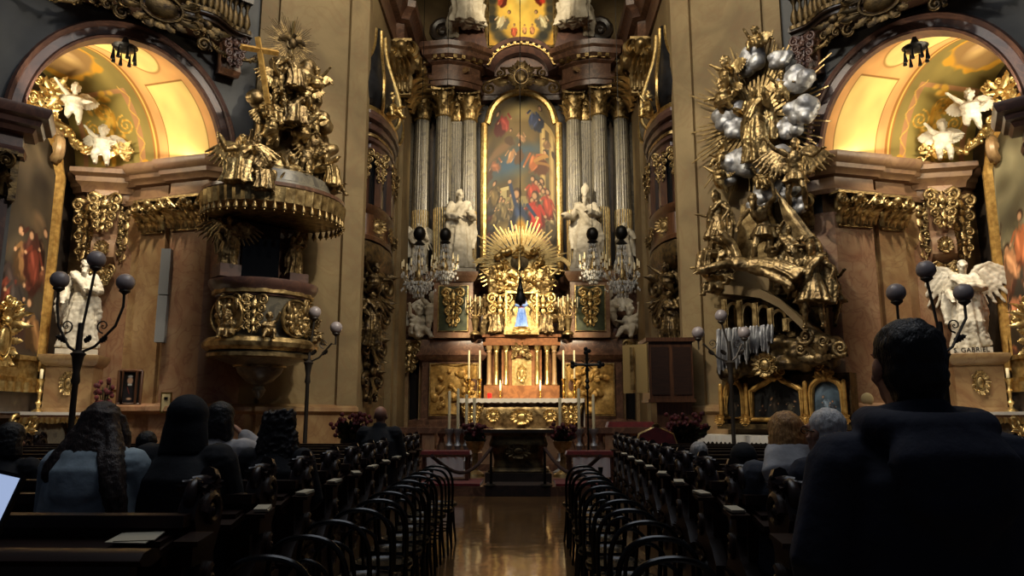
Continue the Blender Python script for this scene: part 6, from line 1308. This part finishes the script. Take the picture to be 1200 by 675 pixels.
t = thing('prayer_desk', 'small desk with a red cushion in front of the brown wooden cabinet', 'desk', (at(742, 492, 19.4).x, 19.4, .17)); MB().box((0, 0, .5), (.8, .5, 1.0)).build('body', MT['wood_mid'], t); MB().box((-.1, -.1, 1.08), (1.2, .6, .14), top=.92).build('red_cushion', MT['red'], t)
# red armchair
q = at(764, 520, 14.2); t = thing('red_armchair', 'red upholstered armchair with a carved gilded back rail beside the pews', 'armchair', (q.x, 14.2, 0), .1); b = MB()
po = [(-.33, .55), (.33, .55), (.36, .95), (.3, 1.12), (.12, 1.2), (0, 1.26), (-.12, 1.2), (-.3, 1.12), (-.36, .95)]; b.prism(po, .08, (0, -.3, 0)); b.build('backrest', MT['red'], t)
b = MB(); b.tube([(x, -.3, z) for x, z in po], .035, 7, closed=True); b.leaf((0, -.33, 1.2), (0, 0, 1), (0, -1, 0), .16, .16, .5); b.build('gilded_frame', MT['gold_old'], t); MB().box((0, 0, .48), (.66, .6, .14), top=.95).build('seat', MT['red'], t)
for x in (-.29, .29):
    for y in (-.28, .26): MB().tube([(x, y, .42), (x * 1.05, y, .2), (x, y * 1.1, 0)], [.035, .03, .025], 7).build('leg', MT['gold_old'], t)
    MB().tube([(x, -.28, .75), (x * 1.1, .0, .76), (x * 1.08, .24, .7), (x, .26, .45)], .03, 7).build('armrest', MT['gold_old'], t)
# potted flowers near the chancel corners
for px_, nm in ((413, 'beside the lone man at the front pew'), (803, 'in front of the gilded shrine frame')):
    q = at(px_, 505, 16.2); t = thing('potted_flowers', 'bouquet of dark flowers in a metal urn ' + nm, 'flowers', (q.x, 16.2, 0)); r_ = random.Random(px_)
    MB().lathe((0, 0, 0), [(.22, 0), (.2, .08), (.1, .15), (.14, .6), (.26, .85), (.24, 1.0)], 18).build('urn', MT['iron'], t); b = MB()
    for i in range(110): b.leaf((r_.gauss(0, .05), r_.gauss(0, .05), .95), (r_.uniform(-1, 1), r_.uniform(-1, 1), r_.uniform(.1, 1.1)), (0, -1, 0), r_.uniform(.3, .6), .12, .5)
    b.build('leaves', MT['leafy'], t); b = MB()
    for i in range(60): q_ = (r_.uniform(-.4, .4), r_.uniform(-.3, .3), 1.25 + r_.uniform(-.24, .26)); b.ell(q_, (.05, .05, .05), n=6); b.tube([(0, 0, .95), q_], .005, 4)
    b.build('petals', MT['bloom'], t)
# ---------------------------------------------------------------- pews
OUTL = [(-.3, 0), (.26, 0), (.26, .42), (.2, .5), (.12, .62), (.1, .74), (.16, .84), (.18, .93), (.12, 1.01), (.02, 1.04), (-.08, 1.0), (-.12, .9), (-.08, .82), (-.02, .72), (-.08, .6), (-.22, .52), (-.3, .44)]
def bench_end_mesh():
    b = MB(); b.prism(OUTL, .075, (0, 0, 0), (0, 1, 0), (0, 0, 1))
    for sx in (-1, 1): b.box((sx * .075, -.2, .835), (.1, .16, .02), rx=.1); b.box((sx * .06, -.18, .78), (.05, .1, .1))
    for sx in (-1, 1):
        b.scroll((sx * .045, .03, .92), .085, .022, 1.5, (0, 1, 0), (0, 0, 1), start=PI, hand=-1); b.scroll((sx * .045, .0, .3), .16, .026, 1.6, (0, 1, 0), (0, 0, 1), start=0, hand=1); b.scroll((sx * .045, .06, .62), .07, .018, 1.4, (0, 1, 0), (0, 0, 1), start=PI / 2, hand=1)
        for a in range(5): b.leaf((sx * .04, .0, .42), (0, math.cos(a * .7 + .2), math.sin(a * .7 + .2)), (sx, 0, 0), .16, .07, .5)
    for k in range(3): b.leaf((0, -.06 + .06 * k, .98), (0, -.5 + .5 * k, 1), (0, 1, 0), .14, .12, .8)
    b.scroll((0, .1, 1.0), .075, .035, 1.4, (0, 1, 0), (0, 0, 1), start=PI * .6, hand=-1, n=8); b.scroll((0, -.05, .98), .06, .03, 1.4, (0, 1, 0), (0, 0, 1), start=PI * .4, hand=1, n=8)
    return b.mesh('bench_end', 45)
BE = bench_end_mesh()
PEWX = lambda Y: 1.22 + .035 * (Y - 3.0)
PEWY = [3.35 + .86 * i for i in range(11)]
def make_pew(sg, Y, label, group, L):
    """a pew whose back faces the camera; the origin is the middle of its aisle end"""
    x0 = PEWX(Y); t = thing('pew', label, 'pew', (sg * x0, Y, .1), 0, group); e = sg
    obj('bench_end', BE, MT['pew'], t, (e * .04, 0, 0)); obj('bench_end', BE, MT['pew'], t, (e * (L - .04), 0, 0))
    b = MB(); b.box((e * L / 2, .18, .42), (L - .08, .42, .05)); b.box((e * L / 2, .1, .2), (L - .1, .04, .38)); b.build('seat', MT['pew'], t)
    b = MB(); b.box((e * L / 2, -.1, .64), (L - .08, .04, .5), rx=.12); b.box((e * L / 2, -.14, .9), (L - .04, .09, .05)); b.box((e * L / 2, -.14, .5), (L - .08, .05, .07))
    n = max(2, int(L / 1.1))
    for i in range(n): b.box((e * (.08 + (L - .16) * (i + .5) / n), -.13, .68), ((L - .16) / n - .16, .03, .28), rx=.12)
    b.build('backrest', MT['pew'], t)
    b = MB(); b.box((e * L / 2, -.27, .8), (L - .1, .2, .03), rx=.18); b.build('book_ledge', MT['pew'], t)
    b = MB(); b.box((e * L / 2, -.34, .17), (L - .2, .18, .06)); b.build('kneeling_board', MT['pew'], t)
    return t
for sg, nm in ((-1, 'pulpit'), (1, 'bridge sculpture')):
    for i, Y in enumerate(PEWY):
        L = 3.0 + .34 * (Y - 3)
        make_pew(sg, Y, 'dark wooden pew on the %s side, %s row from the back' % (nm, ORD[i]), 'pews on the %s side' % nm, L)
    for i, Y in enumerate(PEWY[1:9]):
        x = PEWX(Y); r_ = random.Random(i + 5 * sg)
        o = MB().box((0, 0, 0), (.07, .11, .01), rx=.1).box((.003, .002, -.006), (.07, .11, .008), rx=.1, rz=.05).build('hymn_booklet', MT['paper'], loc=(sg * (x - .045), Y - .2, .96), rot=(0, 0, r_.uniform(-.5, .5)))
        tag(o, 'small hymn booklet on the %s pew from the back, %s side' % (ORD[i + 1], nm), 'booklet', 'hymn booklets on the pew ledges')
# nearest pew front with a curved crest, pulpit side
t = thing('kneeling_desk', 'dark panelled prayer desk with curved top rail, in front of the first pulpit side pew', 'desk', (-1.22, 2.72, -.06)); P = [(0, .98), (-.5, .98), (-.95, .95), (-1.15, .9), (-1.35, .9), (-2.1, .9)]
poly = [(0, 0)] + [(x, z) for x, z in P] + [(-2.1, 0)]; b = MB(); b.prism(poly, .06, (0, 0, 0)); b.build('panel', MT['pew'], t); b = MB(); b.tube([(x, -.0, z + .02) for x, z in [(.06, .98)] + P], [(.08, .03)] * 7, 8, ref=(0, 1, 0)); b.build('top_rail', MT['pew'], t)
b = MB(); b.scroll((-.3, -.05, .62), .1, .018, 1.5, start=0, hand=1); b.scroll((-1.5, -.05, .6), .14, .02, 1.5, start=PI, hand=-1); b.tube([(-.1, -.045, .2), (-.1, -.045, .82), (-.9, -.045, .82), (-.9, -.045, .2)], .016, 6, closed=True); b.tube([(-1.05, -.045, .2), (-1.05, -.045, .76), (-2, -.045, .76), (-2, -.045, .2)], .016, 6, closed=True); b.build('carved_frame', MT['pew'], t)
q = at(197, 617, 3.3); o = MB().box((0, 0, 0), (.17, .11, .004)).box((.02, .01, .004), (.16, .1, .004), rz=.15).build('paper_sheet', MT['paper'], loc=(-1.42, 3.1, .945), rot=(.18, 0, -.1)); tag(o, 'loose white paper sheet on the pew ledge behind the hooded person', 'paper')
# ---------------------------------------------------------------- bentwood chairs
def make_chair():
    t = thing('bentwood_chair', 'x', 'chair')
    b = MB(); b.lathe((0, 0, .44), [(.0, .012), (.17, .008), (.185, .02), (.205, .02), (.21, .0), (.2, -.02), (.17, -.02), (0, -.008)], 28, sy=.98); b.build('seat', MT['black'], t)
    ox = lambda a: .2 * math.cos(a)
    P = [(-.17, -.2, 0), (-.165, -.18, .25), (-.175, -.17, .45), (-.185, -.22, .65), (-.17, -.255, .78), (-.11, -.275, .86), (0, -.28, .885), (.11, -.275, .86), (.17, -.255, .78), (.185, -.22, .65), (.175, -.17, .45), (.165, -.18, .25), (.17, -.2, 0)]
    b = MB(); b.tube(smooth(P[2:11], 4), .014, 8, ref=(0, 1, 0)); b.build('back_bow', MT['black'], t)
    b = MB(); b.tube(smooth([(-.1, -.175, .45), (-.105, -.22, .62), (-.085, -.25, .73), (0, -.265, .78), (.085, -.25, .73), (.105, -.22, .62), (.1, -.175, .45)], 4), .011, 8, ref=(0, 1, 0)); b.build('inner_bow', MT['black'], t)
    for sx in (-1, 1):
        MB().tube([(sx * .175, -.17, .45), (sx * .165, -.18, .25), (sx * .18, -.21, 0)], [.015, .014, .012], 8).build('leg', MT['black'], t); MB().tube([(sx * .14, .14, .43), (sx * .15, .16, .22), (sx * .17, .2, 0)], [.017, .015, .012], 8).build('leg', MT['black'], t)
    b = MB(); b.tube([(.15 * math.cos(a), .15 * math.sin(a) - .01, .23) for a in np.linspace(0, 2 * PI, 20)[:-1]], .009, 6, closed=True); b.build('stretcher_ring', MT['black'], t)
    return t
ch0 = make_chair(); first = True
for sg, nm in ((-1, 'pulpit'), (1, 'bridge sculpture')):
    for i in range(1, 13):
        Y = 2.8 + .51 * i; r_ = random.Random(100 + i + sg); lb = 'black bentwood chair along the aisle on the %s side, %s from the back' % (nm, ORD[i - 1])
        x = sg * (.72 if sg > 0 else .84) + sg * .006 * i + r_.uniform(-.02, .02) + (0 if sg > 0 else .004 * i)
        c = ch0 if first else copy_tree(ch0); first = False
        c.location = (x, Y, 0); c.rotation_euler = (0, 0, r_.uniform(-.07, .07)); c['label'] = lb; c['group'] = 'bentwood chairs along the aisle'
# ---------------------------------------------------------------- people
SKIN = mat('skin', (196, 148, 120), .55, c2=(182, 130, 104), scale=6)
def hairmat(n, c, c2): return mat(n, c, .5, c2=c2, scale=5, stretch=(14, 14, 1.5), bump=.4, bscale=12)
def cloth(n, c, c2=None): return mat(n, c, .85, c2=c2 or tuple(int(k * .8) for k in c), scale=6, bump=.35, bscale=14)
def body_mb(J):
    b = MB(); J = {k: V(v) for k, v in J.items()}
    b.limb([J['pel'], J['wst'], J['che'], J['che'].lerp(J['nck'], .6), J['nck']], [(.16, .12), (.14, .1), (.17, .11), (.14, .08), (.06, .06)], 14)
    h = J['head']; b.limb([J['nck'], h + V((0, .01, -.04))], [.056, .054])
    b.ell(h + V((0, -.015, .035)), (.076, .096, .092), n=18); b.ell(h + V((0, .035, -.045)), (.056, .055, .072), n=14)
    b.ell(h + V((0, .1, -.008)), (.013, .02, .03)); b.ell(h + V((0, .083, -.06)), (.026, .012, .008)); b.ell(h + V((0, .083, -.073)), (.022, .012, .008)); b.ell(h + V((0, .07, -.105)), (.022, .02, .02))
    for sx in (-1, 1):
        b.ell(h + V((.032 * sx, .074, .022)), (.016, .012, .01)); b.ell(h + V((.033 * sx, .078, .045)), (.024, .014, .009)); b.ell(h + V((.077 * sx, -.005, -.005)), (.012, .022, .034)); b.ell(h + V((.045 * sx, .055, -.02)), (.025, .02, .022))
    for s_ in 'LR':
        a, e, w = J['sh' + s_], J['el' + s_], J['ha' + s_]; sx = -1 if s_ == 'L' else 1
        b.limb([a, a.lerp(e, .5), e, e.lerp(w, .35), w], [.055, .048, .042, .042, .028], 10)
        d = (w - e).normalized(); q = d.cross(V((0, 0, 1))); q = q.normalized() if q.length > .2 else V((1, 0, 0)); up = q.cross(d)
        b.tube([w, w + d * .04, w + d * .09], [(.03, .02), (.042, .018), (.04, .015)], 10, ref=q)
        for i, L in enumerate((.062, .074, .07, .055)):
            o = w + d * .088 + q * ((i - 1.5) * .021); k1 = o + d * L * .5 - up * .006; b.limb([o, k1, k1 + d * L * .42 - up * .022], [.0095, .009, .0075], 7)
        tq = q * (-1 if (q.x * sx) > 0 else 1); o = w + d * .025 + tq * .03; b.limb([o, o + tq * .03 + d * .03, o + tq * .035 + d * .062], [.012, .011, .008], 7)
        hi, kn, an = J['hi' + s_], J['kn' + s_], J['an' + s_]
        b.limb([hi, hi.lerp(kn, .5), kn, kn.lerp(an, .3), an], [.092, .08, .058, .058, .038], 10); b.limb([an + V((0, -.04, -.04)), an + V((0, .08, -.045)), an + V((0, .17, -.06))], [.035, .038, .028], 8)
    return b
# seated, facing up the nave (+y); z=0 is the seat's floor
PSIT = dict(pel=(0, 0, .55), wst=(0, -.03, .72), che=(0, -.02, .95), nck=(0, 0, 1.14), head=(0, .03, 1.27), shL=(-.185, -.01, 1.08), shR=(.185, -.01, 1.08), elL=(-.25, .05, .8), haL=(-.14, .28, .68), elR=(.25, .05, .8), haR=(.14, .28, .68),
            hiL=(-.1, .03, .53), hiR=(.1, .03, .53), knL=(-.12, .42, .52), knR=(.12, .42, .52), anL=(-.13, .42, .1), anR=(.13, .42, .1))
PSTD = dict(pel=(0, 0, .93), wst=(0, -.02, 1.08), che=(0, -.02, 1.28), nck=(0, 0, 1.46), head=(0, .03, 1.6), shL=(-.19, -.01, 1.36), shR=(.19, -.01, 1.36), elL=(-.27, -.03, 1.12), haL=(-.2, .16, .98), elR=(.27, -.03, 1.12), haR=(.2, .16, .98),
            hiL=(-.1, 0, .9), hiR=(.1, 0, .9), knL=(-.11, .02, .49), knR=(.11, .02, .49), anL=(-.12, -.02, .09), anR=(.12, -.02, .09))
def jacket_mb(J, fat=1.0, hood=0, quilt=0, low=.0, sleeve=.07, seed=1):
    b = MB(); J = {k: V(v) for k, v in J.items()}; f = fat
    P = [J['pel'] + V((0, 0, low - .08)), J['pel'].lerp(J['wst'], .6), J['wst'].lerp(J['che'], .55), J['che'] + V((0, 0, .03)), J['che'].lerp(J['nck'], .62), J['nck'] + V((0, -.01, -.01)), J['nck'] + V((0, 0, .05))]
    b.tube(P, [(.22 * f, .17 * f), (.21 * f, .16 * f), (.21 * f, .155 * f), (.2 * f, .155 * f), (.145 * f, .12 * f), (.088, .09), (.076, .08)], 28, folds=(7, [.03, .025, .02, .015, .01, 0, 0], seed))
    for s_ in 'LR':
        a, e, w = J['sh' + s_], J['el' + s_], J['ha' + s_]; k = sleeve * f
        b.limb([a + V((0, 0, -.01)), a.lerp(e, .45), e, e.lerp(w, .4), e.lerp(w, .93)], [k * 1.22, k * 1.08, k * 1.0, k * .92, k * .74], 14, folds=(4, [0, .04, .08, .06, .05], seed + 1))
        b.limb([a + V((0, 0, -.015)), J['nck'].lerp(a, .35) + V((0, 0, -.015))], [k * 1.0, k * .72], 10)
    if hood:
        n = J['nck']; b.tube(smooth([n + V((-.1, .04, .0)), n + V((-.115, -.06, -.01)), n + V((-.06, -.125, -.02)), n + V((.06, -.125, -.02)), n + V((.115, -.06, -.01)), n + V((.1, .04, .0))], 3), .048, 10)
        b.tube([n + V((0, -.11, .0)), n + V((0, -.165, -.09)), n + V((0, -.18, -.2)), n + V((0, -.165, -.29))], [(.11, .05), (.15, .06), (.13, .055), (.04, .03)], 16, folds=(5, [.02, .06, .08, .05], 2))
    return b
def trousers_mb(J):
    b = MB(); J = {k: V(v) for k, v in J.items()}; b.ell(J['pel'], (.18, .14, .12), n=14)
    for s_ in 'LR': b.limb([J['hi' + s_], J['hi' + s_].lerp(J['kn' + s_], .5), J['kn' + s_], J['kn' + s_].lerp(J['an' + s_], .5), J['an' + s_] + V((0, 0, .0))], [.115, .105, .08, .075, .065], 12)
    return b
def shoes_mb(J):
    b = MB(); J = {k: V(v) for k, v in J.items()}
    for s_ in 'LR': a = J['an' + s_]; b.limb([a + V((0, -.05, -.045)), a + V((0, .09, -.05)), a + V((0, .18, -.06))], [.045, .048, .038], 10); b.limb([a, a + V((0, -.03, -.04))], [.05, .046])
    return b
def hair_mb(J, kind, seed=1):
    h = V(J['head']); b = MB(); r = random.Random(seed)
    if kind == 'short':
        b.ell(h + V((0, -.025, .046)), (.083, .098, .092), n=22); b.ell(h + V((0, -.042, -.012)), (.077, .078, .085), n=18); b.ell(h + V((0, -.045, -.07)), (.06, .055, .05), n=14)
    if kind == 'long':
        b.ell(h + V((0, -.02, .05)), (.09, .106, .092), n=18)
        b.tube([h + V((0, -.04, .08)), h + V((0, -.06, -.02)), h + V((.0, -.1, -.11)), h + V((.02, -.15, -.19)), h + V((.05, -.17, -.25))], [(.09, .08), (.108, .088), (.13, .085), (.125, .06), (.05, .03)], 36, folds=(9, [.02, .04, .05, .07, .1], seed))
        for P_ in ([(.05, -.05, .03), (.1, -.1, -.1), (.15, -.17, -.21), (.2, -.2, -.34), (.235, -.19, -.5)], [(-.05, -.05, .03), (-.1, -.09, -.1), (-.15, -.14, -.2), (-.18, -.15, -.27)]):
            b.tube(smooth([h + V(p) for p in P_], 3), list(np.interp(np.linspace(0, 1, 3 * len(P_) - 2), [0, .4, .8, 1], [.05, .07, .055, .02])), 16, folds=(5, [.12] * (3 * len(P_) - 2), seed))
        for sx in (-1, 1): b.tube([h + V((.06 * sx, .02, .06)), h + V((.095 * sx, .02, -.05)), h + V((.12 * sx, .0, -.18))], [.04, .045, .03], 10)
    if kind == 'bob':
        b.ell(h + V((0, -.015, .048)), (.094, .108, .094), n=18); b.tube([h + V((0, -.03, .07)), h + V((0, -.045, -.02)), h + V((0, -.05, -.1)), h + V((0, -.045, -.155))], [(.09, .08), (.105, .09), (.115, .085), (.095, .06)], 36, folds=(10, [.02, .03, .04, .05], seed))
    if kind == 'curly':
        b.ell(h + V((0, -.02, .05)), (.095, .105, .09), n=16)
        for i in range(260):
            f = r.random(); z = .12 - .42 * f; w_ = .09 + .07 * f; a = r.uniform(PI * .95, PI * 2.05); b.ell(h + V((w_ * math.cos(a), -.02 + w_ * .75 * math.sin(a), z)), (.026, .024, .028), n=7)
        b.tube([h + V((0, -.03, .08)), h + V((0, -.05, -.1)), h + V((0, -.06, -.3))], [(.09, .08), (.13, .08), (.14, .07)], 20)
    return b
def person(label, loc, J, skin=SKIN, jm=None, hm=None, hair='short', fat=1.0, hood=0, tm=None, rz=0, hoodup=None, seed=1, extra=None, vox=.011):
    t = thing('person', label, 'person', loc, rz)
    obj('body', bake(body_mb(J), .009, 3, .5, 'body'), skin, t)
    obj('jacket', bake(jacket_mb(J, fat, hood, seed=seed), vox, 3, .5, 'jacket'), jm, t)
    obj('trousers', bake(trousers_mb(J), .015, 3, .5, 'trousers'), tm or cloth('dark_trousers', (34, 34, 40)), t)
    obj('shoes', bake(shoes_mb(J), .012, 2, .5, 'shoes'), MT['black'], t)
    if hair: obj('hair', bake(hair_mb(J, hair, seed), .009, 1, .4, 'hair', disp=.012 if hair != 'curly' else .03, dscale=.025), hm, t)
    if hoodup:
        h = V(J['head']); b = MB(); b.ell(h + V((0, -.03, .05)), (.108, .125, .112), n=18); b.tube([h + V((0, -.03, .07)), h + V((0, -.045, -.05)), h + V((0, -.05, -.16))], [(.1, .1), (.118, .11), (.13, .11)], 24, folds=(5, [.01, .02, .04], 1))
        obj('hood', bake(b, .011, 3, .5, 'hood'), hoodup, t)
    return t
def seat_at(px, py, Y, top=1.375):
    """where a sitter whose crown shows at px, py stands: x from the pixel, height kept on the pew platform"""
    q = at(px, py, Y); return V((q.x, Y, .1)), q.z - .1 - top
def sitj(dz=0, **kw):
    J = dict(PSIT); J.update(kw)
    if dz:
        for k in ('wst', 'che', 'nck', 'head', 'shL', 'shR', 'elL', 'elR'):
            v = J[k]; f = {'wst': .4, 'che': .8}.get(k, 1); J[k] = (v[0], v[1], v[2] + dz * f)
    return J
black_cl = cloth('black_fabric', (22, 23, 28)); navy = cloth('navy_fabric', (34, 38, 56)); grey_cl = cloth('grey_fabric', (84, 88, 98))
l, dz = seat_at(120, 478, 3.98)
person('person with long brown hair in a pale blue hooded jacket, seated in a pew', l, sitj(dz), jm=cloth('pale_blue_jacket', (186, 204, 212)), hm=hairmat('brown_hair', (64, 46, 36), (40, 28, 22)), hair='long', fat=1.22, hood=1, seed=3)
l, dz = seat_at(221, 474, 4.1)
person('person in a black hooded coat with the hood up, seated beside the pale blue jacket', l, sitj(dz), jm=black_cl, hair=None, hoodup=black_cl, fat=1.25, seed=4)
l, dz = seat_at(258, 476, 5.35)
person('dark haired person in a pale grey jacket with one hand raised to the head', l, sitj(dz, elR=(.34, .14, .98), haR=(.13, .12, 1.2)), jm=cloth('pale_jacket', (214, 208, 204)), hm=hairmat('dark_hair', (24, 19, 17), (14, 11, 10)), hair='bob', fat=1.05, seed=5)
l, dz = seat_at(327, 486, 5.3)
person('person with long curly dark hair in a black coat, beside the raised hand', l, sitj(dz), jm=black_cl, hm=hairmat('curly_hair', (34, 25, 20), (18, 13, 11)), hair='curly', fat=1.0, seed=6)
l, dz = seat_at(446, 474, 9.3)
person('bald man in a black coat alone in a front pew near the potted flowers', l, sitj(dz * .6), jm=black_cl, hm=hairmat('thin_hair', (60, 52, 46), (44, 38, 34)), hair=None, fat=1.1, seed=7)
l, dz = seat_at(172, 509, 6.6)
person('person in black leaning low between the pale blue jacket and the hooded coat', l, sitj(min(0, dz)), jm=black_cl, hm=hairmat('black_hair', (22, 18, 16), (12, 10, 9)), hair='short', fat=1.0, seed=8)
l, dz = seat_at(12, 500, 5.6)
person('dark haired person in a dark coat at the outer end of a pulpit side pew', l, sitj(dz), jm=black_cl, hm=hairmat('black_hair', (26, 20, 18), (14, 11, 10)), hair='bob', fat=1.05, seed=9)
l, dz = seat_at(921, 489, 4.15)
person('person with a blond bob and a pale grey hood over a dark coat', l, sitj(dz), jm=grey_cl, hm=hairmat('blond_hair', (224, 168, 100), (166, 116, 66)), hair='bob', fat=1.0, seed=10)
h = V(sitj(dz)['nck']); b = MB(); b.tube([h + V((0, .02, .06)), h + V((0, -.06, .02)), h + V((0, -.13, -.04)), h + V((0, -.15, -.14)), h + V((0, -.14, -.22))], [(.12, .09), (.15, .09), (.19, .07), (.16, .05), (.05, .03)], 28, folds=(5, [.01, .02, .03, .05, .05], 1)); pt = [o for o in C.objects if o.get('label', '').startswith('person with a blond')][0]
obj('hood', bake(b, .012, 3, .5, 'hood'), cloth('pale_grey_hood', (200, 198, 198)), pt)
l, dz = seat_at(970, 485, 3.95)
t = person('white haired man with glasses in a navy jacket, next to the blond person', l, sitj(dz), jm=navy, hm=hairmat('white_hair', (250, 246, 240), (214, 210, 204)), hair='short', fat=1.15, seed=11, rz=.5)
h = V(sitj(dz)['head']); b = MB()
for sx in (-1, 1):
    b.tube([h + V((.034 * sx + .024 * math.cos(a), .098, .022 + .018 * math.sin(a))) for a in np.linspace(0, 2 * PI, 14)[:-1]], .003, 5, closed=True); b.tube([h + V((.058 * sx, .096, .026)), h + V((.082 * sx, .06, .026)), h + V((.084 * sx, -.01, .016))], .003, 5)
b.tube([h + V((-.011, .1, .024)), h + V((.011, .1, .024))], .003, 5); b.build('glasses', MT['iron'], t)
l, dz = seat_at(819, 521, 7.2)
person('small grey haired person in dark clothes low in a pew near the shrine table', l, sitj(dz), jm=black_cl, hm=hairmat('grey_hair', (206, 200, 194), (160, 156, 150)), hair='short', fat=.95, seed=12)
l, dz = seat_at(871, 526, 6.35)
person('child sized person with a dark hood up, low in a pew before the blond person', l, sitj(dz), jm=grey_cl, hair=None, hoodup=black_cl, fat=.9, seed=13)
# the standing man
q = at(1063, 370, 1.95); k = q.z / 1.742
t = person('man with short dark hair standing in a dark navy hooded jacket, seen from behind', (q.x, 1.95, 0), PSTD, jm=navy, hm=hairmat('short_dark_hair', (24, 19, 17), (14, 11, 10)), hair='short', fat=1.06, hood=1, seed=14); t.scale = (k * 1.06, k * 1.0, k)
# tablet held up at the edge of the frame
a, c, d_ = at(-30, 548, 1.5), at(19, 549, 1.5), at(2, 640, 1.5)
t = thing('tablet_stand', 'tablet with a pale blue lit screen on a thin stand beside the pews', 'tablet', a.lerp(d_, .5)); u = (c - a); v = (d_ - c); o = V(t.location)
b = MB(); w_ = u.normalized(); hgt = v.length; b.box((0, 0, 0), (.2, .012, hgt + .014)); bd = b.build('case', MT['iron'], t); MB().box((0, -.0065, 0), (.188, .002, hgt)).build('screen', mat('lit_screen', (190, 205, 235), .4, emit=((176, 196, 236), .75)), t)
t.location = c + v * .5 - w_ * .1; t.rotation_euler = (-.25, rad(12), 0)
MB().lathe((0, 0, 0), [(.16, 0), (.16, .02), (.02, .04), (.015, t.location.z - .05)], 12).build('pole', MT['iron'], t, loc=t.matrix_basis.inverted() @ V((t.location.x, t.location.y + .06, 0)), rot=tuple(t.rotation_euler.to_matrix().inverted().to_euler()))
# ---------------------------------------------------------------- light
def look(o, tgt):
    o.rotation_euler = (V(tgt) - o.location).to_track_quat('-Z', 'Y').to_euler()
def spot(loc, tgt, w, col=(1, .8, .5), ang=40, blend=.6, r=.15):
    d = bpy.data.lights.new('spot_lamp', 'SPOT'); d.energy = w; d.color = col; d.spot_size = rad(ang); d.spot_blend = blend; d.shadow_soft_size = r
    o = bpy.data.objects.new('spot_lamp', d); C.objects.link(o); o.location = loc; look(o, tgt); return o
def area(loc, tgt, w, col, sx, sy):
    d = bpy.data.lights.new('area_lamp', 'AREA'); d.energy = w; d.color = col; d.shape = 'RECTANGLE'; d.size = sx; d.size_y = sy
    o = bpy.data.objects.new('area_lamp', d); C.objects.link(o); o.location = loc; look(o, tgt); return o
def point(loc, w, col=(1, .75, .42), r=.05):
    d = bpy.data.lights.new('point_lamp', 'POINT'); d.energy = w; d.color = col; d.shadow_soft_size = r
    o = bpy.data.objects.new('point_lamp', d); C.objects.link(o); o.location = loc; return o
WARM = (1, .83, .56); WW = (1, .88, .68); CHW = (1, .87, .62); COOL = (.62, .74, 1)
w = bpy.data.worlds.new('world'); SC.world = w; w.use_nodes = True
w.node_tree.nodes['Background'].inputs[0].default_value = (.5, .58, .8, 1); w.node_tree.nodes['Background'].inputs[1].default_value = .035
# daylight from the dome windows, then added warm fill for walls and chancel
area((0, 7, 18), (0, 9, 0), 620, (.84, .9, 1), 10, 10)
for sg in (-1, 1): spot((sg * 5.5, 6.5, 16.5), (-sg * 7.2, 18.2, 9), 2600, (1, .93, .82), 66, .8, .6)  # warm spots added to brighten the diagonal walls, not window light
area((0, 15, 18.3), (0, 26, 6), 900, (1, .86, .62), 8, 5)  # soft warm fill added toward the chancel, no window there
# high altar
spot((-3.6, 21.5, 13), (1.2, 30, 11), 5200, WARM, 46); spot((3.6, 21.5, 13), (-1.2, 30, 11), 5200, WARM, 46)
spot((2.6, 21, 9), (0, 29, 4.2), 3600, WARM, 36); spot((-2.6, 21, 9), (0, 29, 4.2), 3600, WARM, 36)
spot((0, 24, 17), (0, 31, 18.8), 1500, WARM, 60)
for x in (-.42, .42): point((x, 27.9, 4.82), 5, (1, .9, .7))
for x in (-.78, .68): point((x, 27.4, 2.75), 14, (1, .8, .48), .03)
spot((0, 20.5, 10), (0, 28.4, 3.4), 1500, WARM, 16)
spot((1.5, 19.5, 8), (0, 27.2, 1.6), 1500, WARM, 30); spot((-1.5, 19.5, 8), (0, 27.2, 1.6), 1500, WARM, 30)
# chapels: strips behind the cornice light the vaults, a lamp over each side altar
for sg in (-1, 1):
    area((sg * 9.2, 17.9, 7.9), (sg * 9.2, 17.0, 9.6), 26, CHW, 3.4, .2)
    area((sg * 10.4, 14.9, 7.85), (sg * 9.0, 17.2, 9.8), 160, CHW, 1.8, .3)
    spot((sg * 8.4, 15.6, 9.3), (sg * 10.9, 18, 5), 700, WW, 74)
    spot((sg * 9.2, 16.0, 9.0), (sg * 10.7, 16.2, 1.8), 1300, WW, 58)
# pulpit and sculpture spots from the dome cornice
spot((4.5, 9.5, 15.5), tuple(W(-1, 2.6, .8, 6.2)), 4200, WW, 34)
spot((-4.5, 9.5, 15.5), tuple(W(1, 2.3, .6, 6.6)), 4200, WW, 34)
spot((-3.2, 11, 9.5), tuple(W(1, 2.3, .7, 1.9)), 900, WW, 17, .8); spot((3.2, 11, 9.5), tuple(W(-1, 2.8, 1, 3.9)), 1100, WW, 17, .8)  # lower pair below the cornice, added to fill shrine frames and pulpit basket
SC.view_settings.view_transform = 'Standard'; SC.view_settings.look = 'None'; SC.view_settings.gamma = 1; SC.view_settings.use_curve_mapping = False
SC.view_settings.exposure = 0
SC.cycles.use_denoising = True; SC.cycles.sample_clamp_indirect = 4; SC.cycles.max_bounces = 6; SC.cycles.caustics_reflective = False; SC.cycles.caustics_refractive = False
